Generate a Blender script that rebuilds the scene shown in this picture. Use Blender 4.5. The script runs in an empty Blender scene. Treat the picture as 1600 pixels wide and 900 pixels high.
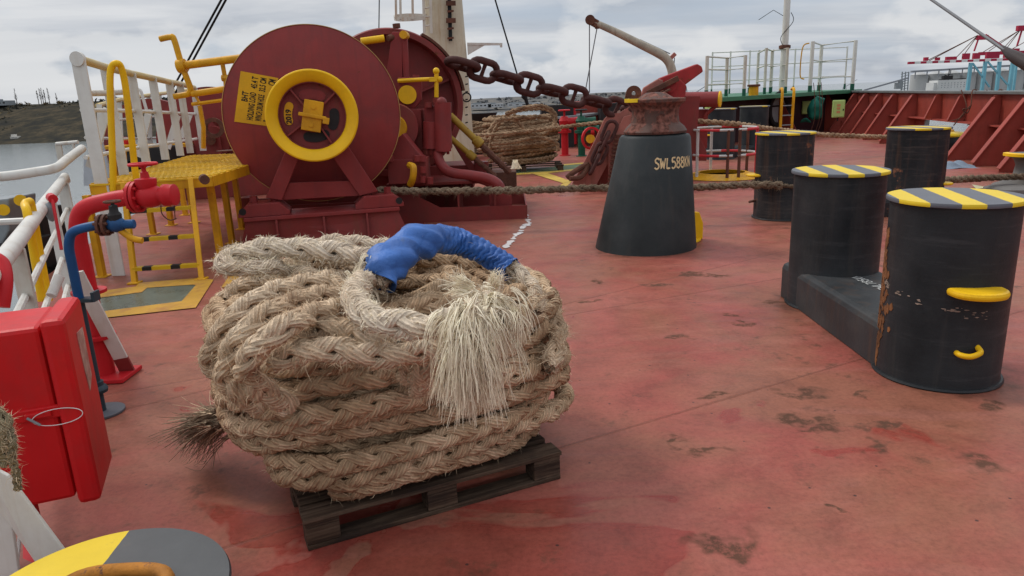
import bpy, bmesh, math, random
import numpy as np
from mathutils import Vector, Matrix
R = math.radians
sc = bpy.context.scene
COL = sc.collection
random.seed(7); rng = np.random.default_rng(11)

# ---------------------------------------------------------------- camera
EYE = 1.8; FPX = 1120.0; PITCH = R(15.0); ROLL = R(2.4)
_fw0 = np.array([0, math.cos(PITCH), -math.sin(PITCH)]); _up0 = np.array([0, math.sin(PITCH), math.cos(PITCH)]); _rt0 = np.array([1., 0, 0])
RT = _rt0*math.cos(ROLL) - _up0*math.sin(ROLL); UP = _up0*math.cos(ROLL) + _rt0*math.sin(ROLL)
CAM = np.array([0, 0, EYE])
cd = bpy.data.cameras.new('camera'); cam = bpy.data.objects.new('camera', cd); COL.objects.link(cam)
cd.sensor_width = 36; cd.lens = FPX/1600*36; cd.clip_end = 6000; cd.clip_start = 0.05
M = Matrix(((RT[0], UP[0], -_fw0[0], 0), (RT[1], UP[1], -_fw0[1], 0), (RT[2], UP[2], -_fw0[2], EYE), (0, 0, 0, 1)))
cam.matrix_world = M
sc.camera = cam
sc.render.resolution_x = 1024; sc.render.resolution_y = 576
sc.view_settings.view_transform = 'Standard'; sc.view_settings.look = 'None'
sc.view_settings.gamma = 1; sc.view_settings.exposure = 0.0; sc.view_settings.use_curve_mapping = False

def ray(px, py): return _fw0 + RT*(px-800)/FPX - UP*(py-450)/FPX
def G(px, py, z=0.0):
    d = ray(px, py); return CAM + d*((z-EYE)/d[2])
def P(px, py, Y):
    d = ray(px, py); return CAM + d*(Y/d[1])

# ---------------------------------------------------------------- world and sun
SUN_EL, SUN_AZ = R(50), R(-55)      # azimuth measured from +Y towards +X
w = bpy.data.worlds.new('World'); sc.world = w; w.use_nodes = True
nt = w.node_tree; nt.nodes.clear()
def N(nt, typ, ins=None, **kw):
    n = nt.nodes.new(typ)
    for k, v in kw.items(): setattr(n, k, v)
    if ins:
        for k, v in ins.items():
            s = n.inputs[k]
            if isinstance(v, bpy.types.NodeSocket): nt.links.new(v, s)
            else: s.default_value = v
    return n
def math_(nt, op, a, b=None, c=None, clamp=False):
    n = nt.nodes.new('ShaderNodeMath'); n.operation = op; n.use_clamp = clamp
    for i, v in enumerate((a, b, c)):
        if v is None: continue
        if isinstance(v, bpy.types.NodeSocket): nt.links.new(v, n.inputs[i])
        else: n.inputs[i].default_value = v
    return n.outputs[0]
def ramp(nt, fac, stops, interp='LINEAR'):
    n = nt.nodes.new('ShaderNodeValToRGB'); nt.links.new(fac, n.inputs[0]); cr = n.color_ramp; cr.interpolation = interp
    while len(cr.elements) < len(stops): cr.elements.new(0.5)
    for e, (p, c) in zip(cr.elements, stops):
        e.position = p; e.color = c if len(c) == 4 else (*c, 1)
    return n.outputs[0]
def mixc(nt, fac, a, b, blend='MIX'):
    n = nt.nodes.new('ShaderNodeMix'); n.data_type = 'RGBA'; n.blend_type = blend
    for k, v in ((0, fac), (6, a), (7, b)):
        if isinstance(v, bpy.types.NodeSocket): nt.links.new(v, n.inputs[k])
        else: n.inputs[k].default_value = v if k == 0 else ((*v, 1) if len(v) == 3 else v)
    return n.outputs[2]
def g3(v): return (v, v, v)
sky = N(nt, 'ShaderNodeTexSky', sky_type='NISHITA', sun_disc=False, sun_elevation=SUN_EL, sun_rotation=SUN_AZ, air_density=1.0, dust_density=1.5)
tc = N(nt, 'ShaderNodeTexCoord')
sep = N(nt, 'ShaderNodeSeparateXYZ', {0: tc.outputs['Generated']})
zz = math_(nt, 'MAXIMUM', sep.outputs[2], 0.0)
den = math_(nt, 'ADD', zz, 0.10)
px_ = math_(nt, 'DIVIDE', sep.outputs[0], den); py_ = math_(nt, 'DIVIDE', sep.outputs[1], den)
cv = N(nt, 'ShaderNodeCombineXYZ', {0: px_, 1: py_, 2: 0.0})
map1 = N(nt, 'ShaderNodeMapping', {'Vector': cv.outputs[0], 'Scale': (0.34, 0.6, 1), 'Location': (3.3, 1.2, 0)})
n1 = N(nt, 'ShaderNodeTexNoise', {'Vector': map1.outputs[0], 'Scale': 1.2, 'Detail': 9.0, 'Roughness': 0.52, 'Distortion': 0.25})
cover = ramp(nt, n1.outputs[0], [(0.40, g3(0.3)), (0.56, g3(1))])
map2 = N(nt, 'ShaderNodeMapping', {'Vector': cv.outputs[0], 'Scale': (0.3, 0.6, 1), 'Location': (9.1, 4.7, 0)})
n2 = N(nt, 'ShaderNodeTexNoise', {'Vector': map2.outputs[0], 'Scale': 1.5, 'Detail': 9.0, 'Roughness': 0.55, 'Distortion': 0.3})
shade = ramp(nt, n2.outputs[0], [(0.30, (4.1, 4.4, 4.9)), (0.45, (5.6, 5.85, 6.3)), (0.60, (7.8, 7.85, 7.95))])
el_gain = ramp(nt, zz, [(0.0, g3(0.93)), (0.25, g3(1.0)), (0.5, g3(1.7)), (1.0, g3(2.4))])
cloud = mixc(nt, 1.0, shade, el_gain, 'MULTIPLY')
# low heaped clouds near the horizon
map3 = N(nt, 'ShaderNodeMapping', {'Vector': tc.outputs['Generated'], 'Scale': (5.0, 5.0, 11.0), 'Location': (1.6, 0.4, 0.0)})
n3 = N(nt, 'ShaderNodeTexNoise', {'Vector': map3.outputs[0], 'Scale': 1.3, 'Detail': 7.0, 'Roughness': 0.5})
heap = ramp(nt, n3.outputs[0], [(0.50, g3(0)), (0.57, g3(1))])
band = ramp(nt, zz, [(0.0, g3(0.15)), (0.035, g3(0.9)), (0.10, g3(0.6)), (0.16, g3(0))])
hfac = math_(nt, 'MULTIPLY', heap, band)
low = ramp(nt, zz, [(0.0, g3(0.55)), (0.18, g3(1.0))])
cfac = math_(nt, 'MULTIPLY', cover, low)
blue = mixc(nt, 0.8, sky.outputs[0], (4.5, 5.2, 6.3))
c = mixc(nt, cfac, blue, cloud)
c = mixc(nt, hfac, c, (7.4, 7.5, 7.6))
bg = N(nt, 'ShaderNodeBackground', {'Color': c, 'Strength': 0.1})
N(nt, 'ShaderNodeOutputWorld', {'Surface': bg.outputs[0]})
sl = bpy.data.lights.new('sun', 'SUN'); sl.energy = 1.5; sl.angle = R(14); sl.color = (1, 0.955, 0.89)
so = bpy.data.objects.new('sun', sl); COL.objects.link(so); so.location = (0, 0, 40)
dirv = Vector((math.sin(SUN_AZ)*math.cos(SUN_EL), math.cos(SUN_AZ)*math.cos(SUN_EL), math.sin(SUN_EL)))
so.rotation_euler = dirv.to_track_quat('Z', 'Y').to_euler()

# ---------------------------------------------------------------- materials
MATS = {}
RUST = (0.13, 0.045, 0.018)
def paint(name, base, rough=0.5, var=0.16, vscale=1.7, dirt=None, dirt_amt=0.35, dirt_scale=2.2, rust=0.0, rust_scale=3.0, streak=0.0, streak_col=(0.12, 0.06, 0.03), bump=0.15, bump_scale=30, metallic=0.0, rust_col=RUST, chips=None, band=0.0, band_col=(0.1, 0.09, 0.08)):
    if name in MATS: return MATS[name]
    m = bpy.data.materials.new(name); m.use_nodes = True; nt = m.node_tree; b = nt.nodes['Principled BSDF']
    tc = N(nt, 'ShaderNodeTexCoord'); oc = tc.outputs['Object']
    a = N(nt, 'ShaderNodeTexNoise', {'Vector': oc, 'Scale': vscale, 'Detail': 6.0, 'Roughness': 0.6})
    lo = tuple(x*(1-var) for x in base); hi = tuple(min(1, x*(1+var)) for x in base)
    c = ramp(nt, a.outputs[0], [(0.3, lo), (0.7, hi)])
    r = ramp(nt, a.outputs[0], [(0.3, g3(max(0.05, rough-0.1))), (0.7, g3(min(1, rough+0.12)))])
    d = N(nt, 'ShaderNodeTexNoise', {'Vector': oc, 'Scale': dirt_scale, 'Detail': 10.0, 'Roughness': 0.68})
    if dirt is None: dirt = tuple(x*0.35+0.03 for x in base)
    f = ramp(nt, d.outputs[0], [(0.48, g3(0)), (0.75, g3(dirt_amt))])
    c = mixc(nt, f, c, dirt)
    if streak > 0:
        mp = N(nt, 'ShaderNodeMapping', {'Vector': oc, 'Scale': (11, 11, 0.9)})
        s = N(nt, 'ShaderNodeTexNoise', {'Vector': mp.outputs[0], 'Scale': 1.0, 'Detail': 5.0, 'Roughness': 0.6})
        f = ramp(nt, s.outputs[0], [(0.52, g3(0)), (0.72, g3(streak))])
        c = mixc(nt, f, c, streak_col)
    if band > 0:
        mp = N(nt, 'ShaderNodeMapping', {'Vector': oc, 'Scale': (0.8, 0.8, 9.0)})
        s = N(nt, 'ShaderNodeTexNoise', {'Vector': mp.outputs[0], 'Scale': 2.2, 'Detail': 12.0, 'Roughness': 0.75})
        f = ramp(nt, s.outputs[0], [(0.53, g3(0)), (0.70, g3(band))]); c = mixc(nt, f, c, band_col); r = mixc(nt, f, r, g3(0.3))
    if chips:
        s = N(nt, 'ShaderNodeTexNoise', {'Vector': oc, 'Scale': 9.0, 'Detail': 10.0, 'Roughness': 0.75})
        f = ramp(nt, s.outputs[0], [(0.635, g3(0)), (0.65, g3(1))]); c = mixc(nt, f, c, chips)
    if rust > 0:
        s = N(nt, 'ShaderNodeTexNoise', {'Vector': oc, 'Scale': rust_scale, 'Detail': 12.0, 'Roughness': 0.72, 'Distortion': 0.2})
        t = 0.74 - 0.32*rust
        f = ramp(nt, s.outputs[0], [(t, g3(0)), (t+0.035, g3(1))])
        s2 = N(nt, 'ShaderNodeTexNoise', {'Vector': oc, 'Scale': 22.0, 'Detail': 6.0})
        rc = ramp(nt, s2.outputs[0], [(0.35, tuple(x*0.6 for x in rust_col)), (0.65, tuple(min(1, x*1.9) for x in rust_col))])
        c = mixc(nt, f, c, rc); r = mixc(nt, f, r, g3(0.9))
    nt.links.new(c, b.inputs['Base Color']); nt.links.new(r, b.inputs['Roughness'])
    b.inputs['Metallic'].default_value = metallic; b.inputs['Specular IOR Level'].default_value = 0.22
    if bump:
        q = N(nt, 'ShaderNodeTexNoise', {'Vector': oc, 'Scale': bump_scale, 'Detail': 5.0, 'Roughness': 0.6})
        bm = N(nt, 'ShaderNodeBump', {'Strength': bump, 'Distance': 0.01, 'Height': q.outputs[0]})
        bm2 = N(nt, 'ShaderNodeBump', {'Strength': bump*0.8, 'Distance': 0.03, 'Height': a.outputs[0], 'Normal': bm.outputs[0]})
        nt.links.new(bm2.outputs[0], b.inputs['Normal'])
    MATS[name] = m; return m

maroon = paint('maroon paint', (0.23, 0.034, 0.032), 0.42, rust=0.16, rust_scale=4, dirt_amt=0.55, dirt_scale=1.6, streak=0.35, streak_col=(0.13, 0.03, 0.03))
maroon2 = paint('weathered maroon paint', (0.215, 0.036, 0.032), 0.5, rust=0.34, rust_scale=3.5, dirt_amt=0.5, streak=0.4)
redpaint = paint('bright red paint', (0.50, 0.016, 0.022), 0.42, var=0.14, rust=0.14, rust_scale=9, dirt=(0.2, 0.02, 0.02), dirt_amt=0.3, bump=0.08)
redbox_m = paint('fire box red', (0.56, 0.011, 0.013), 0.42, var=0.12, rust=0.13, rust_scale=7, dirt=(0.22, 0.03, 0.025), dirt_amt=0.6, streak=0.25, streak_col=(0.3, 0.03, 0.03), bump=0.08)
bulred = paint('bulwark red paint', (0.255, 0.045, 0.030), 0.5, rust=0.08, rust_scale=2.5, dirt_amt=0.35, streak=0.25)
stayred = paint('bulwark stay paint', (0.32, 0.062, 0.045), 0.5, rust=0.1, rust_scale=3, dirt_amt=0.3, streak=0.2)
black = paint('black bollard paint', (0.019, 0.021, 0.023), 0.42, var=0.35, rust=0.10, rust_scale=4.5, dirt=(0.07, 0.065, 0.06), dirt_amt=0.35, streak=0.35, streak_col=(0.06, 0.052, 0.045), band=0.55, band_col=(0.06, 0.06, 0.062), bump=0.12, bump_scale=45, rust_col=(0.11, 0.05, 0.03))
blackworn = paint('worn black bollard paint', (0.015, 0.016, 0.018), 0.42, var=0.3, rust=0.45, rust_scale=1.5, band=0.6, band_col=(0.09, 0.07, 0.06), dirt=(0.07, 0.06, 0.055), dirt_amt=0.35, streak=0.5, streak_col=(0.10, 0.05, 0.03), bump=0.3, bump_scale=30, rust_col=(0.13, 0.052, 0.028))
blackfar = paint('far bollard paint', (0.018, 0.022, 0.025), 0.4, var=0.3, rust=0.15, rust_scale=4, dirt=(0.06, 0.065, 0.065), dirt_amt=0.4)
grey = paint('grey cap paint', (0.10, 0.105, 0.12), 0.5, var=0.12, dirt_amt=0.3, bump=0.1)
yellow = paint('yellow paint', (0.80, 0.47, 0.010), 0.42, var=0.12, rust=0.06, rust_scale=6, dirt=(0.3, 0.16, 0.02), dirt_amt=0.35, bump=0.1)
yellowr = paint('rusty yellow paint', (0.64, 0.32, 0.010), 0.5, var=0.2, rust=0.27, rust_scale=3.5, dirt=(0.25, 0.10, 0.015), dirt_amt=0.6, streak=0.35, streak_col=(0.25, 0.08, 0.015), rust_col=(0.17, 0.055, 0.015), bump=0.2)
grateyel = paint('grating yellow', (0.66, 0.40, 0.02), 0.5, var=0.2, rust=0.12, rust_scale=9, dirt=(0.3, 0.13, 0.02), dirt_amt=0.5, bump=0.1)
clawred = paint('worn claw red', (0.33, 0.028, 0.028), 0.5, var=0.3, rust=0.5, rust_scale=3, dirt=(0.12, 0.03, 0.03), dirt_amt=0.6, streak=0.3)
yellowcap = paint('cap yellow paint', (0.74, 0.52, 0.022), 0.45, var=0.1, rust=0.02, dirt=(0.35, 0.25, 0.05), dirt_amt=0.25, bump=0.1)
white = paint('white rail paint', (0.62, 0.60, 0.55), 0.42, var=0.06, rust=0.10, rust_scale=4, dirt=(0.38, 0.33, 0.27), dirt_amt=0.45, streak=0.3, streak_col=(0.36, 0.22, 0.11), rust_col=(0.22, 0.09, 0.03), bump=0.08)
whiter = paint('rust streaked white paint', (0.55, 0.52, 0.45), 0.5, var=0.08, rust=0.26, rust_scale=3, dirt=(0.36, 0.27, 0.17), dirt_amt=0.6, streak=0.6, streak_col=(0.38, 0.19, 0.07), rust_col=(0.20, 0.075, 0.03), bump=0.1)
cream = paint('cream mast paint', (0.52, 0.46, 0.34), 0.5, var=0.08, rust=0.12, rust_scale=1.8, dirt=(0.36, 0.27, 0.16), dirt_amt=0.5, streak=0.5, streak_col=(0.36, 0.22, 0.10))
rusty = paint('rusted steel', (0.12, 0.050, 0.032), 0.85, var=0.4, vscale=5, rust=0.4, rust_scale=5, dirt=(0.05, 0.03, 0.025), dirt_amt=0.6, bump=0.5, bump_scale=40)
chainm = paint('chain rust', (0.075, 0.030, 0.026), 0.75, var=0.35, vscale=4, rust=0.3, rust_scale=6, dirt=(0.03, 0.015, 0.014), dirt_amt=0.6, bump=0.5, bump_scale=30)
steel = paint('worn bare steel', (0.105, 0.062, 0.050), 0.6, var=0.35, vscale=4, rust=0.8, rust_scale=3.5, dirt=(0.06, 0.04, 0.035), dirt_amt=0.6, streak=0.4, bump=0.35, metallic=0.25, rust_col=(0.14, 0.06, 0.045))
green = paint('dark green paint', (0.012, 0.090, 0.052), 0.42, rust=0.06, dirt_amt=0.4)
greend = paint('green deck edge paint', (0.045, 0.16, 0.085), 0.5, rust=0.15, dirt_amt=0.4)
limebox = paint('lime box paint', (0.38, 0.50, 0.16), 0.5, rust=0.06, dirt_amt=0.3)
tarp = paint('green tarpaulin', (0.008, 0.12, 0.085), 0.6, dirt_amt=0.3, bump=0.5, bump_scale=9)
bluep = paint('blue pipe paint', (0.012, 0.075, 0.21), 0.45, rust=0.25, rust_scale=5, dirt=(0.02, 0.03, 0.04), dirt_amt=0.6)
bluedk = paint('dark pipe paint', (0.028, 0.045, 0.058), 0.45, rust=0.12, rust_scale=5, dirt_amt=0.4)
darkm = paint('dark steel', (0.02, 0.018, 0.018), 0.6, rust=0.15, dirt_amt=0.5)
cable = paint('black cable', (0.012, 0.012, 0.013), 0.7)
wire = paint('grey wire', (0.16, 0.16, 0.165), 0.5, metallic=0.4)
greysteel = paint('grey galvanised steel', (0.22, 0.24, 0.25), 0.5, rust=0.1, dirt_amt=0.4)
wood = paint('old pallet wood', (0.070, 0.043, 0.029), 0.85, var=0.35, vscale=3, dirt=(0.035, 0.024, 0.02), dirt_amt=0.7, bump=0.5, bump_scale=60)
ragm = paint('grey rag cloth', (0.20, 0.25, 0.31), 0.9, dirt_amt=0.4)
rope_dk = None
def rope_mat(name, light, mid, dark, yarn=1.0):
    m = bpy.data.materials.new(name); m.use_nodes = True; nt = m.node_tree; b = nt.nodes['Principled BSDF']
    tc = N(nt, 'ShaderNodeTexCoord'); oc = tc.outputs['Object']
    a = N(nt, 'ShaderNodeTexNoise', {'Vector': oc, 'Scale': 3.2, 'Detail': 8.0, 'Roughness': 0.65})
    c = ramp(nt, a.outputs[0], [(0.36, dark), (0.48, mid), (0.62, light)])
    a2 = N(nt, 'ShaderNodeTexNoise', {'Vector': oc, 'Scale': 14.0, 'Detail': 6.0, 'Roughness': 0.7})
    f = ramp(nt, a2.outputs[0], [(0.42, g3(0)), (0.68, g3(0.75))])
    c = mixc(nt, f, c, tuple(x*0.45 for x in mid))
    uv = N(nt, 'ShaderNodeUVMap', uv_map='rope_uv')
    s = N(nt, 'ShaderNodeSeparateXYZ', {0: uv.outputs[0]})
    t = math_(nt, 'ADD', math_(nt, 'MULTIPLY', s.outputs[0], 190.0), math_(nt, 'MULTIPLY', s.outputs[1], 6.2832*7))
    nz = math_(nt, 'MULTIPLY', a2.outputs[0], 5.0)
    wv = math_(nt, 'SINE', math_(nt, 'ADD', t, nz))
    wf = math_(nt, 'MULTIPLY_ADD', wv, 0.5, 0.5)
    fine = N(nt, 'ShaderNodeTexNoise', {'Vector': oc, 'Scale': 160.0, 'Detail': 3.0})
    c = mixc(nt, math_(nt, 'MULTIPLY', math_(nt, 'SUBTRACT', 1.0, wf), 0.55*yarn), c, tuple(x*0.42 for x in mid))
    h = math_(nt, 'ADD', math_(nt, 'MULTIPLY', wf, 0.6*yarn), fine.outputs[0])
    bm = N(nt, 'ShaderNodeBump', {'Strength': 1.0, 'Distance': 0.007, 'Height': h})
    nt.links.new(bm.outputs[0], b.inputs['Normal']); nt.links.new(c, b.inputs['Base Color'])
    b.inputs['Roughness'].default_value = 0.95; b.inputs['Specular IOR Level'].default_value = 0.1
    return m
rope_brown = rope_mat('weathered rope', (0.84, 0.61, 0.40), (0.62, 0.415, 0.25), (0.24, 0.135, 0.072))
rope_mid = rope_mat('paler weathered rope', (0.93, 0.75, 0.55), (0.78, 0.575, 0.385), (0.34, 0.205, 0.12))
rope_pale = rope_mat('pale rope', (0.92, 0.78, 0.61), (0.82, 0.65, 0.48), (0.48, 0.34, 0.22))
rope_far = rope_mat('tan rope', (0.66, 0.46, 0.29), (0.46, 0.30, 0.18), (0.20, 0.12, 0.07))
rope_grey = rope_mat('grey brown rope', (0.36, 0.28, 0.19), (0.25, 0.18, 0.12), (0.09, 0.065, 0.045))
fibre_pale = paint('pale fibre', (0.88, 0.73, 0.55), 0.9, var=0.25, vscale=20, dirt_amt=0.2, bump=0)
fibre_brown = paint('brown fibre', (0.66, 0.50, 0.33), 0.9, var=0.35, vscale=20, dirt_amt=0.3, bump=0)
fibre_grey = paint('grey fibre', (0.27, 0.20, 0.13), 0.9, var=0.45, vscale=20, dirt_amt=0.6, bump=0)

def canvas_mat():
    m = bpy.data.materials.new('blue canvas'); m.use_nodes = True; nt = m.node_tree; b = nt.nodes['Principled BSDF']
    oc = N(nt, 'ShaderNodeTexCoord').outputs['Object']
    a = N(nt, 'ShaderNodeTexNoise', {'Vector': oc, 'Scale': 7.0, 'Detail': 6.0})
    c = ramp(nt, a.outputs[0], [(0.35, (0.014, 0.078, 0.28)), (0.65, (0.030, 0.13, 0.42))])
    d = N(nt, 'ShaderNodeTexNoise', {'Vector': oc, 'Scale': 6.0, 'Detail': 8.0, 'Roughness': 0.6})
    c = mixc(nt, ramp(nt, d.outputs[0], [(0.60, g3(0)), (0.72, g3(0.7))]), c, (0.10, 0.11, 0.11))
    nt.links.new(c, b.inputs['Base Color']); b.inputs['Roughness'].default_value = 0.55
    q = N(nt, 'ShaderNodeTexNoise', {'Vector': oc, 'Scale': 34.0, 'Detail': 3.0, 'Distortion': 1.2})
    bm = N(nt, 'ShaderNodeBump', {'Strength': 0.5, 'Distance': 0.01, 'Height': q.outputs[0]})
    nt.links.new(bm.outputs[0], b.inputs['Normal']); return m
canvas_m = canvas_mat()

def deck_mat():
    m = bpy.data.materials.new('red deck paint'); m.use_nodes = True; nt = m.node_tree; b = nt.nodes['Principled BSDF']
    pos = N(nt, 'ShaderNodeNewGeometry').outputs['Position']
    big = N(nt, 'ShaderNodeTexNoise', {'Vector': pos, 'Scale': 0.45, 'Detail': 7.0, 'Roughness': 0.6, 'Distortion': 0.6})
    c = ramp(nt, big.outputs[0], [(0.30, (0.255, 0.055, 0.043)), (0.50, (0.33, 0.088, 0.066)), (0.68, (0.365, 0.115, 0.087))])
    # brownish dust
    d = N(nt, 'ShaderNodeTexNoise', {'Vector': pos, 'Scale': 0.8, 'Detail': 9.0, 'Roughness': 0.62, 'Distortion': 0.8})
    c = mixc(nt, ramp(nt, d.outputs[0], [(0.40, g3(0)), (0.60, g3(0.8))]), c, (0.275, 0.112, 0.068))
    # pale worn swirls
    mp = N(nt, 'ShaderNodeMapping', {'Vector': pos, 'Rotation': (0, 0, R(-28)), 'Scale': (0.5, 1.6, 1)})
    sw = N(nt, 'ShaderNodeTexNoise', {'Vector': mp.outputs[0], 'Scale': 1.5, 'Detail': 8.0, 'Roughness': 0.6, 'Distortion': 1.8})
    c = mixc(nt, ramp(nt, sw.outputs[0], [(0.52, g3(0)), (0.64, g3(0.32))]), c, (0.35, 0.138, 0.105))
    # wet patches: hard tide line edges
    we = N(nt, 'ShaderNodeTexNoise', {'Vector': pos, 'Scale': 0.9, 'Detail': 4.0, 'Roughness': 0.5, 'Distortion': 1.4})
    # more of them near the pallet and at the left foot of the deck
    sp = N(nt, 'ShaderNodeSeparateXYZ', {0: pos})
    def blob(x, y, rx, ry):
        dx = math_(nt, 'MULTIPLY', math_(nt, 'SUBTRACT', sp.outputs[0], x), 1/rx); dy = math_(nt, 'MULTIPLY', math_(nt, 'SUBTRACT', sp.outputs[1], y), 1/ry)
        return math_(nt, 'SQRT', math_(nt, 'ADD', math_(nt, 'MULTIPLY', dx, dx), math_(nt, 'MULTIPLY', dy, dy)))
    near = math_(nt, 'SUBTRACT', 1.0, blob(-0.3, 2.6, 1.7, 1.3), clamp=True)
    bias = math_(nt, 'ADD', we.outputs[0], math_(nt, 'SUBTRACT', math_(nt, 'MULTIPLY', near, 0.32), 0.05))
    wf = ramp(nt, bias, [(0.62, g3(0)), (0.64, g3(1)), (0.76, g3(0.75))])
    wetc = mixc(nt, 0.72, c, (0.27, 0.034, 0.026))
    c = mixc(nt, math_(nt, 'MULTIPLY', wf, 0.85), c, wetc)
    # scuffs and soil
    s1 = N(nt, 'ShaderNodeTexNoise', {'Vector': pos, 'Scale': 5.5, 'Detail': 10.0, 'Roughness': 0.7})
    s2 = N(nt, 'ShaderNodeTexNoise', {'Vector': pos, 'Scale': 0.7, 'Detail': 3.0})
    sc_ = math_(nt, 'MULTIPLY', ramp(nt, s1.outputs[0], [(0.56, g3(0)), (0.66, g3(1))]), ramp(nt, s2.outputs[0], [(0.45, g3(0)), (0.6, g3(0.85))]))
    c = mixc(nt, sc_, c, (0.12, 0.055, 0.035))
    vo = N(nt, 'ShaderNodeTexVoronoi', {'Vector': pos, 'Scale': 6.0, 'Randomness': 1.0})
    c = mixc(nt, ramp(nt, vo.outputs['Distance'], [(0.035, g3(0.85)), (0.055, g3(0))]), c, (0.05, 0.03, 0.028))
    # muddy prints
    prn = N(nt, 'ShaderNodeTexNoise', {'Vector': pos, 'Scale': 19.0, 'Detail': 7.0, 'Roughness': 0.75})
    prints = [(1245,657,.10),(1290,657,.10),(1285,672,.08),(1348,616,.06),(1250,614,.13),(1060,525,.07),(1375,660,.08),(1365,698,.10),(1105,705,.10),(1120,620,.08),(1140,493,.09),(1160,505,.07),(1080,428,.16),(1030,445,.12),(1120,430,.10),(1210,473,.08),(1560,640,.10),(1530,720,.12),(920,470,.08),(1050,690,.07),(930,440,.1),(990,395,.1),(1130,850,.12),(1310,800,.05),(420,560,.1),(230,455,.2)]
    dis = N(nt, 'ShaderNodeTexNoise', {'Vector': pos, 'Scale': 7.0, 'Detail': 4.0})
    dsp = N(nt, 'ShaderNodeSeparateXYZ', {0: dis.outputs['Color']})
    sx_ = math_(nt, 'ADD', sp.outputs[0], math_(nt, 'MULTIPLY', math_(nt, 'SUBTRACT', dsp.outputs[0], 0.5), 0.35)); sy_ = math_(nt, 'ADD', sp.outputs[1], math_(nt, 'MULTIPLY', math_(nt, 'SUBTRACT', dsp.outputs[1], 0.5), 0.35))
    def blob2(x, y, rx, ry):
        dx = math_(nt, 'MULTIPLY', math_(nt, 'SUBTRACT', sx_, x), 1/rx); dy = math_(nt, 'MULTIPLY', math_(nt, 'SUBTRACT', sy_, y), 1/ry)
        return math_(nt, 'SQRT', math_(nt, 'ADD', math_(nt, 'MULTIPLY', dx, dx), math_(nt, 'MULTIPLY', dy, dy)))
    tot = None
    for (x, y, r_) in prints:
        q = G(x, y); v = math_(nt, 'SUBTRACT', 1.0, blob2(q[0], q[1], r_*(1.5 if int(x) % 3 else 0.8), r_*(0.6 if int(x) % 3 else 0.95)), clamp=True)
        tot = v if tot is None else math_(nt, 'MAXIMUM', tot, v)
    pf = math_(nt, 'MULTIPLY', ramp(nt, tot, [(0.0, g3(0)), (0.5, g3(1))]), ramp(nt, prn.outputs[0], [(0.38, g3(0)), (0.52, g3(0.9))]))
    c = mixc(nt, pf, c, (0.09, 0.045, 0.028))
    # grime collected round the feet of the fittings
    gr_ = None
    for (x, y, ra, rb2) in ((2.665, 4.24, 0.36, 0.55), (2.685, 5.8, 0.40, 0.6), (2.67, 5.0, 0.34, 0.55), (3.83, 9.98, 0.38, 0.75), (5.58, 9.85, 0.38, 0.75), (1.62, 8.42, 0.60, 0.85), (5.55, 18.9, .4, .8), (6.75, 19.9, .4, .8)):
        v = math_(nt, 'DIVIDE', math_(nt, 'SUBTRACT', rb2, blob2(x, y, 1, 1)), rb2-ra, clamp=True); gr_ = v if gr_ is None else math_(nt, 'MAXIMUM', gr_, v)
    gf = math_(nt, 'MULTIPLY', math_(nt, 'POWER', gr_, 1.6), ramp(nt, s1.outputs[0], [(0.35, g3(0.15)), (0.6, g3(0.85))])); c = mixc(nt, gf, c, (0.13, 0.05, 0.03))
    # gritty fine mottling and dust specks
    m1_ = N(nt, 'ShaderNodeTexNoise', {'Vector': pos, 'Scale': 38.0, 'Detail': 8.0, 'Roughness': 0.75}); m2_ = N(nt, 'ShaderNodeTexNoise', {'Vector': pos, 'Scale': 3.2, 'Detail': 9.0, 'Roughness': 0.7, 'Distortion': 0.4})
    c = mixc(nt, 1.0, c, ramp(nt, m1_.outputs[0], [(0.30, g3(0.72)), (0.50, g3(0.96)), (0.70, g3(1.12))]), 'MULTIPLY')
    c = mixc(nt, 1.0, c, ramp(nt, m2_.outputs[0], [(0.32, g3(0.74)), (0.50, g3(0.96)), (0.68, g3(1.10))]), 'MULTIPLY')
    # weld seams between the plates
    seam = None
    for (a_, b_) in (((870,478),(1228,392)), ((100,628),(320,590)), ((600,322),(1180,268)), ((330,862),(1330,565))):
        A = G(*a_); B = G(*b_); dx, dy = B[0]-A[0], B[1]-A[1]; L = math.hypot(dx, dy); nx, ny = -dy/L, dx/L
        dd = math_(nt, 'ABSOLUTE', math_(nt, 'ADD', math_(nt, 'ADD', math_(nt, 'MULTIPLY', sp.outputs[0], nx), math_(nt, 'MULTIPLY', sp.outputs[1], ny)), -(A[0]*nx+A[1]*ny)))
        seam = dd if seam is None else math_(nt, 'MINIMUM', seam, dd)
    sn = math_(nt, 'ADD', seam, math_(nt, 'MULTIPLY', math_(nt, 'SUBTRACT', prn.outputs[0], 0.5), 0.012))
    sf = ramp(nt, sn, [(0.0, g3(1)), (0.006, g3(0.8)), (0.013, g3(0))])
    c = mixc(nt, math_(nt, 'MULTIPLY', sf, 0.45), c, (0.13, 0.045, 0.03))
    rgh = ramp(nt, sw.outputs[0], [(0.35, g3(0.36)), (0.65, g3(0.55))])
    rgh = mixc(nt, math_(nt, 'MULTIPLY', wf, 0.8), rgh, g3(0.22))
    rgh = mixc(nt, pf, rgh, g3(0.85))
    nt.links.new(c, b.inputs['Base Color']); nt.links.new(rgh, b.inputs['Roughness']); b.inputs['Specular IOR Level'].default_value = 0.16
    fb = N(nt, 'ShaderNodeTexNoise', {'Vector': pos, 'Scale': 55.0, 'Detail': 4.0, 'Roughness': 0.7})
    bm = N(nt, 'ShaderNodeBump', {'Strength': 0.12, 'Distance': 0.006, 'Height': fb.outputs[0]})
    bm2 = N(nt, 'ShaderNodeBump', {'Strength': 0.35, 'Distance': 0.05, 'Height': big.outputs[0], 'Normal': bm.outputs[0]})
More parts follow.
